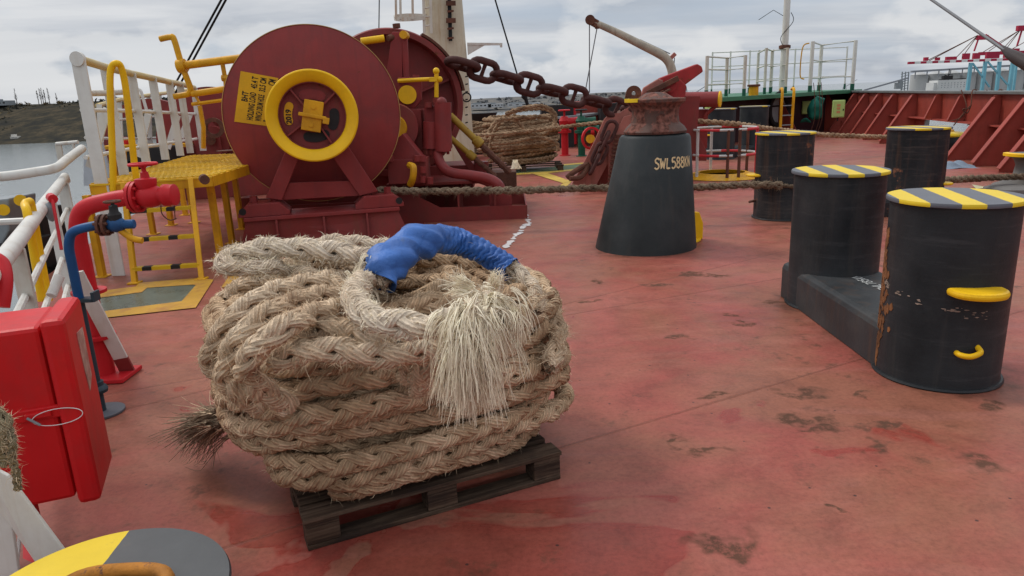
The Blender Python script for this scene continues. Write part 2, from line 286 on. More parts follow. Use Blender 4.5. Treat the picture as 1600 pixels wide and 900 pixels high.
    bm3 = N(nt, 'ShaderNodeBump', {'Strength': 0.7, 'Distance': 0.006, 'Height': sf, 'Normal': bm2.outputs[0]})
    nt.links.new(bm3.outputs[0], b.inputs['Normal']); return m
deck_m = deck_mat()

def wood_mat(ang):
    m = bpy.data.materials.new('grained pallet wood'); m.use_nodes = True; nt = m.node_tree; b = nt.nodes['Principled BSDF']
    pos = N(nt, 'ShaderNodeNewGeometry').outputs['Position']
    r1 = N(nt, 'ShaderNodeMapping', {'Vector': pos, 'Rotation': (0, 0, -ang)}); r2 = N(nt, 'ShaderNodeMapping', {'Vector': r1.outputs[0], 'Scale': (2.5, 46, 46)})
    g_ = N(nt, 'ShaderNodeTexNoise', {'Vector': r2.outputs[0], 'Scale': 1.0, 'Detail': 7.0, 'Roughness': 0.6, 'Distortion': 0.4}); d = N(nt, 'ShaderNodeTexNoise', {'Vector': pos, 'Scale': 5.0, 'Detail': 8.0, 'Roughness': 0.7})
    c = ramp(nt, g_.outputs[0], [(0.35, (0.028, 0.017, 0.012)), (0.5, (0.075, 0.047, 0.031)), (0.68, (0.125, 0.085, 0.058))])
    c = mixc(nt, ramp(nt, d.outputs[0], [(0.45, g3(0)), (0.68, g3(0.8))]), c, (0.028, 0.020, 0.017))
    nt.links.new(c, b.inputs['Base Color']); b.inputs['Roughness'].default_value = 0.85; b.inputs['Specular IOR Level'].default_value = 0.15
    bm = N(nt, 'ShaderNodeBump', {'Strength': 0.8, 'Distance': 0.006, 'Height': g_.outputs[0]}); nt.links.new(bm.outputs[0], b.inputs['Normal']); return m
def sea_mat():
    m = bpy.data.materials.new('sea water'); m.use_nodes = True; nt = m.node_tree; b = nt.nodes['Principled BSDF']
    pos = N(nt, 'ShaderNodeNewGeometry').outputs['Position']
    b.inputs['Base Color'].default_value = (0.16, 0.18, 0.175, 1); b.inputs['Roughness'].default_value = 0.16
    mp = N(nt, 'ShaderNodeMapping', {'Vector': pos, 'Scale': (0.6, 1.0, 1)})
    q = N(nt, 'ShaderNodeTexNoise', {'Vector': mp.outputs[0], 'Scale': 0.8, 'Detail': 6.0, 'Roughness': 0.6})
    bm = N(nt, 'ShaderNodeBump', {'Strength': 0.22, 'Distance': 0.4, 'Height': q.outputs[0]})
    nt.links.new(bm.outputs[0], b.inputs['Normal']); return m
sea_m = sea_mat()

def hill_mat(name='hillside scrub', k=(1, 1, 1)):
    m = bpy.data.materials.new(name); m.use_nodes = True; nt = m.node_tree; b = nt.nodes['Principled BSDF']
    pos = N(nt, 'ShaderNodeNewGeometry').outputs['Position']
    a = N(nt, 'ShaderNodeTexNoise', {'Vector': pos, 'Scale': 0.11, 'Detail': 10.0, 'Roughness': 0.75})
    cols = [(0.40, (0.032, 0.032, 0.030)), (0.52, (0.052, 0.047, 0.036)), (0.62, (0.085, 0.068, 0.047)), (0.70, (0.065, 0.068, 0.045))]
    c = ramp(nt, a.outputs[0], [(p, tuple(x*y for x, y in zip(q, k))) for p, q in cols])
    nt.links.new(c, b.inputs['Base Color']); b.inputs['Roughness'].default_value = 1.0; b.inputs['Specular IOR Level'].default_value = 0
    return m
hill_m = hill_mat(); farhill_m = hill_mat('far shore ground with haze', (2.6, 2.8, 3.4))  # far copy is lighter and bluer: distance haze put into the ground colour

# ---------------------------------------------------------------- mesh helpers
def V(*a): return np.array(a, float)
def unit(v): v = np.asarray(v, float); return v/np.linalg.norm(v)
def perp(d):
    d = unit(d); u = V(0, 0, 1) if abs(d[2]) < 0.9 else V(1, 0, 0)
    a = unit(np.cross(u, d)); return a, np.cross(d, a)
class MB:
    def __init__(s): s.v = []; s.f = []; s.mi = []; s.sm = []; s.m = 0; s.n = 0
    def add(s, vs, fs, smooth=False):
        o = s.n; vs = np.asarray(vs, float); s.v.append(vs); s.n += len(vs)
        for f in fs: s.f.append(tuple(i+o for i in f)); s.mi.append(s.m); s.sm.append(smooth)
        return s
    def box(s, c, size, ax=None):
        c = np.asarray(c, float); hx, hy, hz = [x/2 for x in size]
        if ax is None: ax = (V(1,0,0), V(0,1,0), V(0,0,1))
        vs = [c + ax[0]*hx*i + ax[1]*hy*j + ax[2]*hz*k for k in (-1,1) for j in (-1,1) for i in (-1,1)]
        return s.add(vs, [(0,2,3,1),(4,5,7,6),(0,1,5,4),(2,6,7,3),(0,4,6,2),(1,3,7,5)])
    def bar(s, a, b, w, h=None, up=None):
        """rectangular bar; w across, h along 'up'"""
        a = np.asarray(a, float); b = np.asarray(b, float); h = h or w; d = b-a; L = np.linalg.norm(d); d = d/L
        if up is None: s1, u1 = perp(d)
        else: s1 = unit(np.cross(d, up)); u1 = np.cross(s1, d)
        return s.box((a+b)/2, (L, w, h), (d, s1, u1))
    def tube(s, pts, r, n=10, closed=False, cap=True):
        pts = np.asarray(pts, float); k = len(pts); r = np.full(k, r) if np.isscalar(r) else np.asarray(r, float)
        if closed: T = np.roll(pts, -1, 0) - np.roll(pts, 1, 0)
        else: T = np.gradient(pts, axis=0)
        T = T/np.linalg.norm(T, axis=1)[:, None]
        a, b_ = perp(T[0]); A = [a]
        for i in range(1, k):
            a = A[-1] - T[i]*np.dot(A[-1], T[i]); A.append(a/np.linalg.norm(a))
        A = np.array(A); B = np.cross(T, A)
        th = np.arange(n)*2*math.pi/n
        vs = pts[:, None] + r[:, None, None]*(np.cos(th)[None, :, None]*A[:, None] + np.sin(th)[None, :, None]*B[:, None])
        fs = []
        for i in range(k if closed else k-1):
            j = (i+1) % k
            for q in range(n): fs.append((i*n+q, i*n+(q+1) % n, j*n+(q+1) % n, j*n+q))
        s.add(vs.reshape(-1, 3), fs, True)
        if cap and not closed:
            o = s.n - k*n
            s.f.append(tuple(o+q for q in reversed(range(n)))); s.f.append(tuple(o+(k-1)*n+q for q in range(n))); s.mi += [s.m]*2; s.sm += [False]*2
        return s
    def lathe(s, prof, c=(0,0,0), axis=(0,0,1), n=48, closed=False, a0=0.0, a1=2*math.pi, ref=None):
        """prof: list of (r, t) t along axis"""
        axis = unit(axis); c = np.asarray(c, float)
        if ref is not None: A = unit(np.asarray(ref)-axis*np.dot(ref, axis)); B = np.cross(axis, A)
        else: A, B = perp(axis)
        full = abs(a1-a0-2*math.pi) < 1e-6; m = n if full else n+1
        th = a0 + np.arange(m)*(a1-a0)/n; k = len(prof); vs = []
        for r, t in prof:
            for x in th: vs.append(c + axis*t + r*(math.cos(x)*A+math.sin(x)*B))
        fs = []
        rings = k if closed else k-1
        for i in range(rings):
            j = (i+1) % k
            for q in range(n):
                q2 = (q+1) % m; fs.append((i*m+q, i*m+q2, j*m+q2, j*m+q))
        s.add(vs, fs, True)
        o = s.n - k*m
        if full and not closed:
            if prof[0][0] > 1e-4: s.f.append(tuple(o+q for q in reversed(range(m)))); s.mi.append(s.m); s.sm.append(False)
            if prof[-1][0] > 1e-4: s.f.append(tuple(o+(k-1)*m+q for q in range(m))); s.mi.append(s.m); s.sm.append(False)
        if not full and closed:
            s.f.append(tuple(o+i*m for i in range(k))); s.f.append(tuple(o+i*m+m-1 for i in reversed(range(k)))); s.mi += [s.m]*2; s.sm += [False]*2
        return s
    def cyl(s, a, b, r, r2=None, n=32):
        a = np.asarray(a, float); b = np.asarray(b, float); L = np.linalg.norm(b-a)
        return s.lathe([(r, 0), (r2 if r2 is not None else r, L)], a, b-a, n)
    def prism(s, poly, o, ux, uy, th):
        """2d polygon in plane (o, ux, uy) extruded by th along ux x uy, centred"""
        o = np.asarray(o, float); ux = unit(ux); uy = unit(uy); nn = unit(np.cross(ux, uy)); k = len(poly)
        vs = [o+ux*x+uy*y-nn*th/2 for x, y in poly] + [o+ux*x+uy*y+nn*th/2 for x, y in poly]
        fs = [tuple(reversed(range(k))), tuple(range(k, 2*k))] + [(i, (i+1) % k, k+(i+1) % k, k+i) for i in range(k)]
        return s.add(vs, fs)
    def plate(s, pts, n, th):
        """3d planar polygon thickened by th along n"""
        n = unit(n); k = len(pts); vs = [np.asarray(p)-n*th/2 for p in pts]+[np.asarray(p)+n*th/2 for p in pts]
        return s.add(vs, [tuple(reversed(range(k))), tuple(range(k, 2*k))] + [(i, (i+1) % k, k+(i+1) % k, k+i) for i in range(k)])
    def sphere(s, c, r, n=16, sc3=(1,1,1)):
        prof = [(max(1e-5, math.sin(t)), -math.cos(t)) for t in np.linspace(0, math.pi, n//2+1)]
        o = s.n; s.lathe(prof, (0,0,0), (0,0,1), n)
        s.v[-1] = s.v[-1]*r*np.array(sc3) + np.asarray(c, float); return s
    def build(s, name, mat, parent=None, bevel=0.0, loc=None, uv=None, sharp=38):
        me = bpy.data.meshes.new(name); vs = np.concatenate(s.v)
        if parent is not None:
            r = parent
            while r.parent: r = r.parent
            base = np.array(r.location)
        else: base = np.zeros(3) if loc is None else np.asarray(loc, float)
        vs = vs - base
        me.from_pydata(vs.tolist(), [], s.f); me.update()
        me.polygons.foreach_set('use_smooth', s.sm)
        mats = mat if isinstance(mat, (list, tuple)) else [mat]
        for x in mats: me.materials.append(x)
        if len(mats) > 1: me.polygons.foreach_set('material_index', s.mi)
        bm = bmesh.new(); bm.from_mesh(me); bmesh.ops.recalc_face_normals(bm, faces=bm.faces); bm.to_mesh(me); bm.free()
        if any(s.sm): me.set_sharp_from_angle(angle=R(sharp))
        o = bpy.data.objects.new(name, me); COL.objects.link(o)
        if parent is not None: o.parent = parent
        else: o.location = base
        if bevel:
            md = o.modifiers.new('bevel', 'BEVEL'); md.width = bevel; md.segments = 2; md.limit_method = 'ANGLE'; md.angle_limit = R(40); md.harden_normals = False
        return o
def tag(o, label=None, cat=None, group=None, kind=None):
    if label: o['label'] = label
    if cat: o['category'] = cat
    if group: o['group'] = group
    if kind: o['kind'] = kind
    return o
def thing(name, label, cat, loc, group=None):
    o = bpy.data.objects.new(name, None); COL.objects.link(o); o.location = tuple(float(x) for x in loc); o.empty_display_size = 0.2
    return tag(o, label, cat, group)
def smooth_path(pts, n=8, closed=False):
    """Catmull-Rom"""
    pts = [np.asarray(p, float) for p in pts]; k = len(pts); out = []
    for i in range(k if closed else k-1):
        g = (lambda j: pts[j % k]) if closed else (lambda j: pts[min(max(j, 0), k-1)])
        p0, p1, p2, p3 = g(i-1), g(i), g(i+1), g(i+2)
        for q in range(n):
            t = q/n; out.append(0.5*((2*p1)+(-p0+p2)*t+(2*p0-5*p1+4*p2-p3)*t*t+(-p0+3*p1-3*p2+p3)*t**3))
    if not closed: out.append(pts[-1])
    return np.array(out)
def resample(p, ds, closed=False):
    if closed: p = np.vstack([p, p[:1]])
    d = np.r_[0, np.cumsum(np.linalg.norm(np.diff(p, axis=0), axis=1))]; n = max(4, int(d[-1]/ds)); s = np.linspace(0, d[-1], n)
    return np.stack([np.interp(s, d, p[:, i]) for i in range(3)], 1), s
def text_mesh(body, size, font_shear=0.0, extrude=0.0, bold=0.0, spacing=1.0, widthscale=1.0):
    cu = bpy.data.curves.new('t', 'FONT'); cu.body = body; cu.size = size; cu.extrude = extrude; cu.offset = bold; cu.space_character = spacing; cu.align_x = 'LEFT'
    o = bpy.data.objects.new('t', cu); COL.objects.link(o); dg = bpy.context.evaluated_depsgraph_get(); dg.update()
    me = bpy.data.meshes.new_from_object(o.evaluated_get(dg)); bm = bmesh.new(); bm.from_mesh(me)
    bmesh.ops.triangulate(bm, faces=bm.faces); 
    vs = np.array([v.co[:] for v in bm.verts]); fs = [tuple(v.index for v in f.verts) for f in bm.faces]; bm.free()
    bpy.data.objects.remove(o); vs[:, 0] *= widthscale; return vs, fs
def plane_text(mb, body, size, origin, ux, uy, **kw):
    vs, fs = text_mesh(body, size, **kw); ux = unit(ux); uy = unit(uy)
    mb.add(np.asarray(origin)[None] + vs[:, :1]*ux[None] + vs[:, 1:2]*uy[None], fs); return vs[:, 0].max()

# hand painted lettering as flat brush strokes; glyphs on a 0.6 x 1 cell
GL = {'S': [[(.55,.85),(.42,.98),(.2,.98),(.06,.85),(.08,.66),(.28,.54),(.46,.42),(.54,.24),(.42,.04),(.2,.0),(.03,.12)]],
 'W': [[(.0,1),(.13,.0),(.30,.72),(.46,.0),(.62,1)]], 'L': [[(.08,1),(.06,.02),(.5,.02)]],
 '5': [[(.52,1),(.12,.98),(.09,.58),(.3,.64),(.5,.5),(.54,.26),(.4,.04),(.18,.0),(.03,.1)]],
 '8': [[(.3,.54),(.1,.68),(.08,.86),(.28,1.0),(.48,.88),(.48,.68),(.3,.54),(.08,.38),(.04,.16),(.26,.0),(.5,.12),(.54,.34),(.3,.54)]],
 'K': [[(.08,1),(.06,.0)],[(.5,1),(.1,.46)],[(.2,.58),(.52,.0)]], 'N': [[(.05,.0),(.07,1),(.48,.02),(.5,1)]],
 '7': [[(.03,.98),(.52,.97),(.2,.0)]]}
def strokes(txt, h, width=0.1, adv=0.70, wsc=1.0):
    """flat quads along each stroke, returned as (verts, faces) in the plane"""
    vs, fs = [], []; x0 = 0.0; rg = np.random.default_rng(5)
    for ch in txt:
        for st in GL[ch]:
            p = smooth_path([(x, y, 0) for x, y in st], 5) if len(st) > 4 and ch not in 'WN' else np.array([(x, y, 0) for x, y in st], float)
            if len(p) <= 5: p = np.vstack([np.linspace(p[i], p[i+1], 6)[:-1] for i in range(len(p)-1)]+[p[-1:]])
            T = np.gradient(p, axis=0); T /= np.linalg.norm(T, axis=1)[:, None]+1e-9; nn_ = np.stack([-T[:, 1], T[:, 0], 0*T[:, 0]], 1)
            w_ = width*0.5*(1+0.15*np.sin(np.arange(len(p))*0.9+x0)+rg.normal(0, .05, len(p)))[:, None]
            a = (p+nn_*w_); b = (p-nn_*w_); o = len(vs)
            for i in range(len(p)): vs += [((a[i, 0]+x0)*h*wsc, a[i, 1]*h, 0), ((b[i, 0]+x0)*h*wsc, b[i, 1]*h, 0)]
            fs += [(o+2*i, o+2*i+1, o+2*i+3, o+2*i+2) for i in range(len(p)-1)]
        x0 += adv + (0.08 if ch == 'W' else 0)
    return np.array(vs), fs
# ---- braided rope ------------------------------------------------------------
def braid(path, radius, mat, name, parent=None, lay=None, ds=None, nside=8, twist=0.0, fuzz=0, fuzz_mat=None, fuzz_len=0.03, loc=None, seed=1, pairs=True, taper=None, up=V(0,0,1)):
    rg = np.random.default_rng(seed)
    lay = lay or radius*4.6; ds = ds or lay/20
    p, s = resample(np.asarray(path), ds); k = len(p)
    T = np.gradient(p, axis=0); T /= np.linalg.norm(T, axis=1)[:, None]
    A = np.cross(up[None], T); nn = np.linalg.norm(A, axis=1)
    A[nn < 0.15] = V(1, 0, 0); A -= T*np.sum(A*T, 1)[:, None]; A /= np.linalg.norm(A, axis=1)[:, None]
    for i in range(1, k):           # keep the frame from flipping
        a = 0.93*A[i-1] + 0.07*(A[i] if np.dot(A[i], A[i-1]) > 0 else -A[i]); a -= T[i]*np.dot(a, T[i]); A[i] = a/np.linalg.norm(a)
    B = np.cross(T, A)
    tw = twist*s
    R0, dl = radius*0.50, radius*0.145
    rs = radius*(0.345 if pairs else 0.44)
    tp = np.ones(k) if taper is None else np.interp(s/s[-1], *taper)
    mb = MB(); VS = []; FS = []; UVs = []; off = 0
    centers = []
    wob = rg.normal(size=(4, 2))*0.05
    for d_, ph, sg in ((1, 0, 0), (1, math.pi, 1), (-1, 0, 2), (-1, math.pi, 3)):
        for q in ((-1, 1) if pairs else (0,)):
            ss = s + q*lay*0.068
            th = d_*2*math.pi*ss/lay + ph + 0.7854*0 
            jit = 0.06*np.sin(ss*3.1+sg)+0.04*np.sin(ss*7.7+sg*2)
            rr = (R0 + dl*np.cos(2*(th-0)) * (1 if d_ > 0 else -1) + radius*jit)*tp
            ang = th + tw
            c = p + rr[:, None]*(np.cos(ang)[:, None]*A + np.sin(ang)[:, None]*B)
            t2 = np.gradient(c, axis=0); t2 /= np.linalg.norm(t2, axis=1)[:, None]
            rad = np.cos(ang)[:, None]*A + np.sin(ang)[:, None]*B
            e1 = rad - t2*np.sum(rad*t2, 1)[:, None]; e1 /= np.linalg.norm(e1, axis=1)[:, None]; e2 = np.cross(t2, e1)
            a_ = np.arange(nside)*2*math.pi/nside
            r_loc = rs*tp*(1+0.07*np.sin(ss*23+sg*1.7+q))
            vs = c[:, None] + r_loc[:, None, None]*(np.cos(a_)[None, :, None]*e1[:, None]*0.92 + np.sin(a_)[None, :, None]*e2[:, None]*1.12)
            VS.append(vs.reshape(-1, 3))
            i = np.arange(k-1)[:, None]*nside; j = np.arange(nside)[None]; j2 = (j+1) % nside
            f = np.stack([i+j, i+j2, i+nside+j2, i+nside+j], -1).reshape(-1, 4) + off; FS.append(f)
            u = np.broadcast_to(ss[:, None], (k, nside)); v_ = np.broadcast_to((np.arange(nside)/nside)[None], (k, nside))
            uu = np.stack([u, v_], -1).reshape(-1, 2); lu = uu[(f-off).reshape(-1)].reshape(-1, 4, 2).copy()
            w_ = (j2 == 0) & np.ones((k-1, 1), bool); w_ = w_.reshape(-1); lu[w_, 1, 1] = 1; lu[w_, 2, 1] = 1
            UVs.append(lu.reshape(-1, 2)); off += k*nside
            centers.append((c, rad))
    base_n = off
    mi = [np.zeros(len(f), int) for f in FS]
    if fuzz:
        n = fuzz; ci = rg.integers(len(centers), size=n); idx = rg.integers(k-1, size=n)
        C = np.array([c for c, r_ in centers]); Rd = np.array([r_ for c, r_ in centers])
        b0 = C[ci, idx]; rd = Rd[ci, idx]; tn = T[idx]
        dirn = rd*rg.uniform(0.35, 1.0, (n, 1)) + tn*rg.normal(0, 1.0, (n, 1)) + rg.normal(0, 0.45, (n, 3)); dirn /= np.linalg.norm(dirn, axis=1)[:, None]
        L = fuzz_len*rg.gamma(2.0, 0.5, n)[:, None]; L = np.clip(L, 0.004, fuzz_len*3)
        b0 = b0 + rd*rs*0.8
        side = np.cross(dirn, rg.normal(size=(n, 3))); side /= np.linalg.norm(side, axis=1)[:, None]
        wd = 0.0009 if radius > 0.03 else 0.0006
        wd = wd*rg.uniform(0.7, 1.5, (n, 1))
        curl = rg.normal(0, 0.35, (n, 3)) + V(0, 0, -0.25)
        m1 = b0 + dirn*L*0.5; tipp = b0 + dirn*L + curl*L*0.6
        vs = np.stack([b0-side*wd, b0+side*wd, m1+side*wd*0.8, m1-side*wd*0.8, tipp], 1).reshape(-1, 3)
        VS.append(vs); o = off + np.arange(n)[:, None]*5
        f4 = o + np.array([[0, 1, 2, 3]]); f3 = o + np.array([[3, 2, 4]])
        off += n*5
    me = bpy.data.meshes.new(name)
    vs = np.concatenate(VS)
    if parent is not None:
        r = parent
        while r.parent: r = r.parent
        base = np.array(r.location)
    else: base = np.zeros(3) if loc is None else np.asarray(loc, float)
    vs = vs - base
    F4 = np.concatenate(FS); nq = len(F4)
    if fuzz: F4 = np.concatenate([F4, f4])
    loops = F4.reshape(-1)
    tot = np.full(len(F4), 4)
    if fuzz: loops = np.concatenate([loops, f3.reshape(-1)]); tot = np.concatenate([tot, np.full(len(f3), 3)])
    me.vertices.add(len(vs)); me.vertices.foreach_set('co', vs.reshape(-1).astype(np.float32))
    me.loops.add(len(loops)); me.loops.foreach_set('vertex_index', loops.astype(np.int32))
    me.polygons.add(len(tot)); st = np.r_[0, np.cumsum(tot)[:-1]]
    me.polygons.foreach_set('loop_start', st.astype(np.int32)); me.polygons.foreach_set('loop_total', tot.astype(np.int32))
    me.materials.append(mat)
    if fuzz:
        me.materials.append(fuzz_mat or mat); mi_ = np.zeros(len(tot), int); mi_[nq:] = 1
        me.polygons.foreach_set('material_index', mi_.astype(np.int32))
    me.polygons.foreach_set('use_smooth', [True]*len(tot))
    me.update(calc_edges=True)
    uvl = me.uv_layers.new(name='rope_uv'); data = np.zeros((len(loops), 2), np.float32); u_ = np.concatenate(UVs); data[:len(u_)] = u_
    uvl.data.foreach_set('uv', data.reshape(-1)); me.validate()
    o = bpy.data.objects.new(name, me); COL.objects.link(o)
    if parent is not None: o.parent = parent
    else: o.location = base
    return o
def fibres(name, mat, parent, strands, w=0.0012):
    """strands: list of (k,3) point arrays; each a thin three-sided fibre"""
    mb = MB()
    for s_ in strands:
        k = len(s_); T = np.gradient(s_, axis=0); T /= np.linalg.norm(T, axis=1)[:, None]+1e-9
        a = np.cross(T, rng.normal(size=3)); a /= np.linalg.norm(a, axis=1)[:, None]; b = np.cross(T, a)
        ww = w*rng.uniform(0.7, 1.6); rr = np.linspace(1, 0.35, k)[:, None]*ww
        vs = np.stack([s_+a*rr, s_-a*rr*0.5+b*rr*0.87, s_-a*rr*0.5-b*rr*0.87], 1).reshape(-1, 3)
        mb.add(vs, [(i*3+q, i*3+(q+1) % 3, i*3+3+(q+1) % 3, i*3+3+q) for i in range(k-1) for q in range(3)], True)
    return mb.build(name, mat, parent, sharp=180)
# ================================================================ SETTING
def deck_edge_x(y):
    ys = [-4, -1, 4.2, 8.0, 12, 20, 34]; xs = [-1.2, -1.7, -3.5, -5.35, -6.6, -8.2, -7.0]
    return float(np.interp(y, ys, xs))
left = [(deck_edge_x(y), y) for y in (-4, -1, 1.5, 4.2, 6, 8, 10, 12, 16, 20, 27, 34)]
BX = lambda y: 10.79 + 0.196*(y-15.6)          # bulwark plate
right = [(13.9, 34), (13.35, 28), (BX(22), 22), (BX(15.6), 15.6), (BX(10), 10), (BX(4), 4), (BX(-4), -4)]
outl = left + right
mb = MB(); k = len(outl)
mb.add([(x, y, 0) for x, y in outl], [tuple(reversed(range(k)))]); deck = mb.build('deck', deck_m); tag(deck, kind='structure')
mb = MB(); o2 = [(x, y, -0.006) for x, y in outl]; lo = [(x*0.97, y*0.97, -11.5) for x, y in outl]
mb.add(o2+lo, [(i, (i+1) % k, k+(i+1) % k, k+i) for i in range(k)]); hull_m = paint('hull paint', (0.03, 0.03, 0.035), 0.5)
tag(mb.build('hull', hull_m), kind='structure')
SEAZ = -10.0
mb = MB(); mb.add([(-3000, -500, SEAZ), (3000, -500, SEAZ), (3000, 5500, SEAZ), (-3000, 5500, SEAZ)], [(0, 1, 2, 3)])
tag(mb.build('sea', sea_m), kind='structure')

def terrain(name, x0, x1, ys, hfun, mat, nx=160, amp=1.5, seed=3):
    rg = np.random.default_rng(seed); ny = len(ys); xs = np.linspace(x0, x1, nx); vs = []
    ph = rg.uniform(0, 6.28, (12,)); 
    for j, (y, t) in enumerate(ys):
        for x in xs:
            nz = sum(math.sin(x*f+ph[i]+t*3*f*30) / (1+i*0.6) for i, f in enumerate((0.006, 0.013, 0.027, 0.05, 0.09, 0.17)))
            vs.append((x+rg.normal()*1.0, y + 9*math.sin(x*0.017+1)*(t < 0.95) + (14 if t < 0.01 else 0)*math.sin(x*0.006), hfun(x, t) + amp*nz*t*(1-0.3*t) + rg.normal()*amp*0.12*t))
    fs = [(j*nx+i, j*nx+i+1, (j+1)*nx+i+1, (j+1)*nx+i) for j in range(ny-1) for i in range(nx-1)]
    mb = MB().add(vs, fs, True); return tag(mb.build(name, mat, sharp=180), kind='structure')
# near bank across the water on the left: water line about 330 m away
def hh(x, t): return SEAZ - 0.6 + (16.0 if x < -60 else 16.0-0.02*(x+60))*(t**0.85)
terrain('hillside', -560, -70, [(340, 0), (346, .12), (355, .28), (368, .45), (382, .62), (396, .8), (410, .93), (425, 1.0), (600, 1.02)], lambda x, t: SEAZ-0.6+19.0*t**0.9, hill_m, amp=0.55)
terrain('far_shore', -560, 250, [(560, 0), (575, .15), (600, .3), (660, .55), (730, .75), (820, .9), (1000, 1.0)], lambda x, t: SEAZ-0.6+(11.0*t)*max(0.0, min(1.0, (245-x)/60)), farhill_m, amp=0.5, nx=220, seed=5)
# scrub on the hillside, one mass nobody could count
def scrub(name, mat, n, xr, yr, zf, sr, seed, cat_kind='stuff'):
    rg = np.random.default_rng(seed); mb = MB()
    for i in range(n):
        x = rg.uniform(*xr); t = rg.uniform(0.03, 1.0); y = yr[0]+(yr[1]-yr[0])*t; z = zf(x, t); s_ = rg.uniform(*sr)
        kk = 9; vs = []
        for q in range(kk*3):
            d = rg.normal(size=3); d /= np.linalg.norm(d); d[2] = abs(d[2])*0.8; c = np.array([x, y, z])+d*s_*rg.uniform(0.4, 1)*np.array([1.3, 1, 1])
            e = rg.normal(size=(3, 3))*s_*0.36; vs += [c+e[0], c+e[1], c+e[2]]
        mb.add(vs, [(3*q, 3*q+1, 3*q+2) for q in range(kk*3)])
    return tag(mb.build(name, mat), kind=cat_kind)
scrub_a = paint('dark scrub', (0.045, 0.045, 0.035), 1.0, var=0.5, vscale=0.3, bump=0, dirt_scale=0.5)
scrub_c = paint('hazy scrub', (0.11, 0.115, 0.12), 1.0, var=0.3, vscale=0.3, bump=0)  # distance haze mixed into the scrub colour
scrub_b = paint('ochre scrub', (0.13, 0.095, 0.045), 1.0, var=0.5, vscale=0.3, bump=0, dirt_scale=0.5)
zf1 = lambda x, t: SEAZ-0.6+19.0*(t**0.9)
scrub('hillside_scrub', scrub_a, 1100, (-360, -90), (342, 424), zf1, (0.8, 2.4), 4)
scrub('autumn_scrub', scrub_b, 200, (-360, -90), (342, 420), zf1, (0.7, 1.8), 8)
scrub('shore_scrub', scrub_c, 200, (-60, 190), (575, 800), lambda x, t: SEAZ-0.6+10.5*(0.2+0.75*t), (1.0, 2.6), 9)
# bare trees on the ridge
bark = paint('bare twig bark', (0.07, 0.055, 0.045), 1.0, bump=0)
def bare_tree(x, y, z, h, seed, label, group):
    rg = np.random.default_rng(seed); root = thing('bare_tree', label, 'tree', (x, y, z), group)
    t = MB(); t.tube([(x, y, z-0.5), (x+0.1, y, z+h*0.5), (x-0.1, y, z+h)], [0.22, 0.14, 0.03], 5); t.build('trunk', bark, root)
    c = MB()
    for i in range(34):
        h0 = rg.uniform(0.2, 0.98)*h; a = rg.uniform(0, 6.28); L = h*0.13*(1.25-h0/h)+0.3
        p0 = V(x, y, z+h0); p1 = p0+V(math.cos(a)*L*0.6, math.sin(a)*L*0.6, L*1.2); c.tube([p0, (p0+p1)/2+V(0.05, 0, 0), p1], [0.09, 0.06, 0.03], 3)
    c.build('crown', bark, root); return root
def ridge_z(px, Y): return P(px, 165+px*-0.02, Y)[2]
for i, (px_, h, lab) in enumerate([(28, 11, 'thin bare tree standing alone on the ridge, leftmost of the bare trees'), (62, 9, 'slender bare tree left of the poplar clump on the ridge'), (66.5, 10.5, 'tall bare poplar, left one of the close clump on the ridge'), (69.5, 11, 'tall bare poplar in the middle of the close clump on the ridge'), (73, 9.5, 'bare poplar, right one of the close clump on the ridge'), (79, 10.5, 'bare poplar standing just right of the close clump on the ridge'), (91, 7, 'small bare tree right of the poplars on the ridge'), (131, 7, 'small bare tree on the ridge seen just beyond the white gate post')]):
    q = P(px_, 168, 415); bare_tree(q[0], 415, SEAZ-0.6+18.6, h*0.78, 30+i, lab, 'bare trees on the ridge')
# low building on the ridge and small white shed at the waterline
def small_building(name, label, cat, c, size, mat, roofm):
    root = thing(name, label, cat, (c[0], c[1], c[2]))
    MB().box((c[0], c[1], c[2]+size[2]/2), size).build('wall', mat, root)
    MB().box((c[0]-size[0]*0.2, c[1], c[2]+size[2]+0.45), (size[0]*0.4, size[1]*0.8, 0.9)).build('roof_house', roofm, root)
    for i in range(5): MB().box((c[0]-size[0]/2+size[0]*(i+0.5)/5, c[1]-size[1]/2-0.02, c[2]+size[2]*0.55), (size[0]*0.09, 0.06, size[2]*0.3)).build('window', darkm, root)
    return root
q = P(10, 168, 415); small_building('flat_roofed_building', 'long low grey flat roofed building on top of the ridge', 'building', (q[0]-3, 415, SEAZ+18.0), (12, 8, 2.6), greysteel, greysteel)
q = P(22, 213, 343); small_building('white_shed', 'small white shed by the water at the foot of the hillside', 'shed', (q[0], 344, SEAZ+1.6), (3.2, 3, 1.3), white, white)
# ---------------------------------------------------------------- buildings far on the shore behind the rope pile (tiny)
whiteb = paint('pale building wall', (0.40, 0.41, 0.42), 0.8, bump=0)
for i, (px_, py_, wd, hg, lab) in enumerate([(752, 188, 16, 3, 'low white quay shed beside the mast, on the far shore'), (820, 187, 26, 2.2, 'long pale quay shed on the far shore above the big rope pile'), (775, 186, 12, 2.6, 'small pale quay shed left of the wire on the far shore'), (1010, 160, 22, 3.0, 'pale quay shed on the far shore behind the chain stopper')]):
    q = P(px_, py_, 572); small_building('quay_shed', lab, 'shed', (q[0], 590, SEAZ+3.6), (wd, 10, hg), whiteb, greysteel)

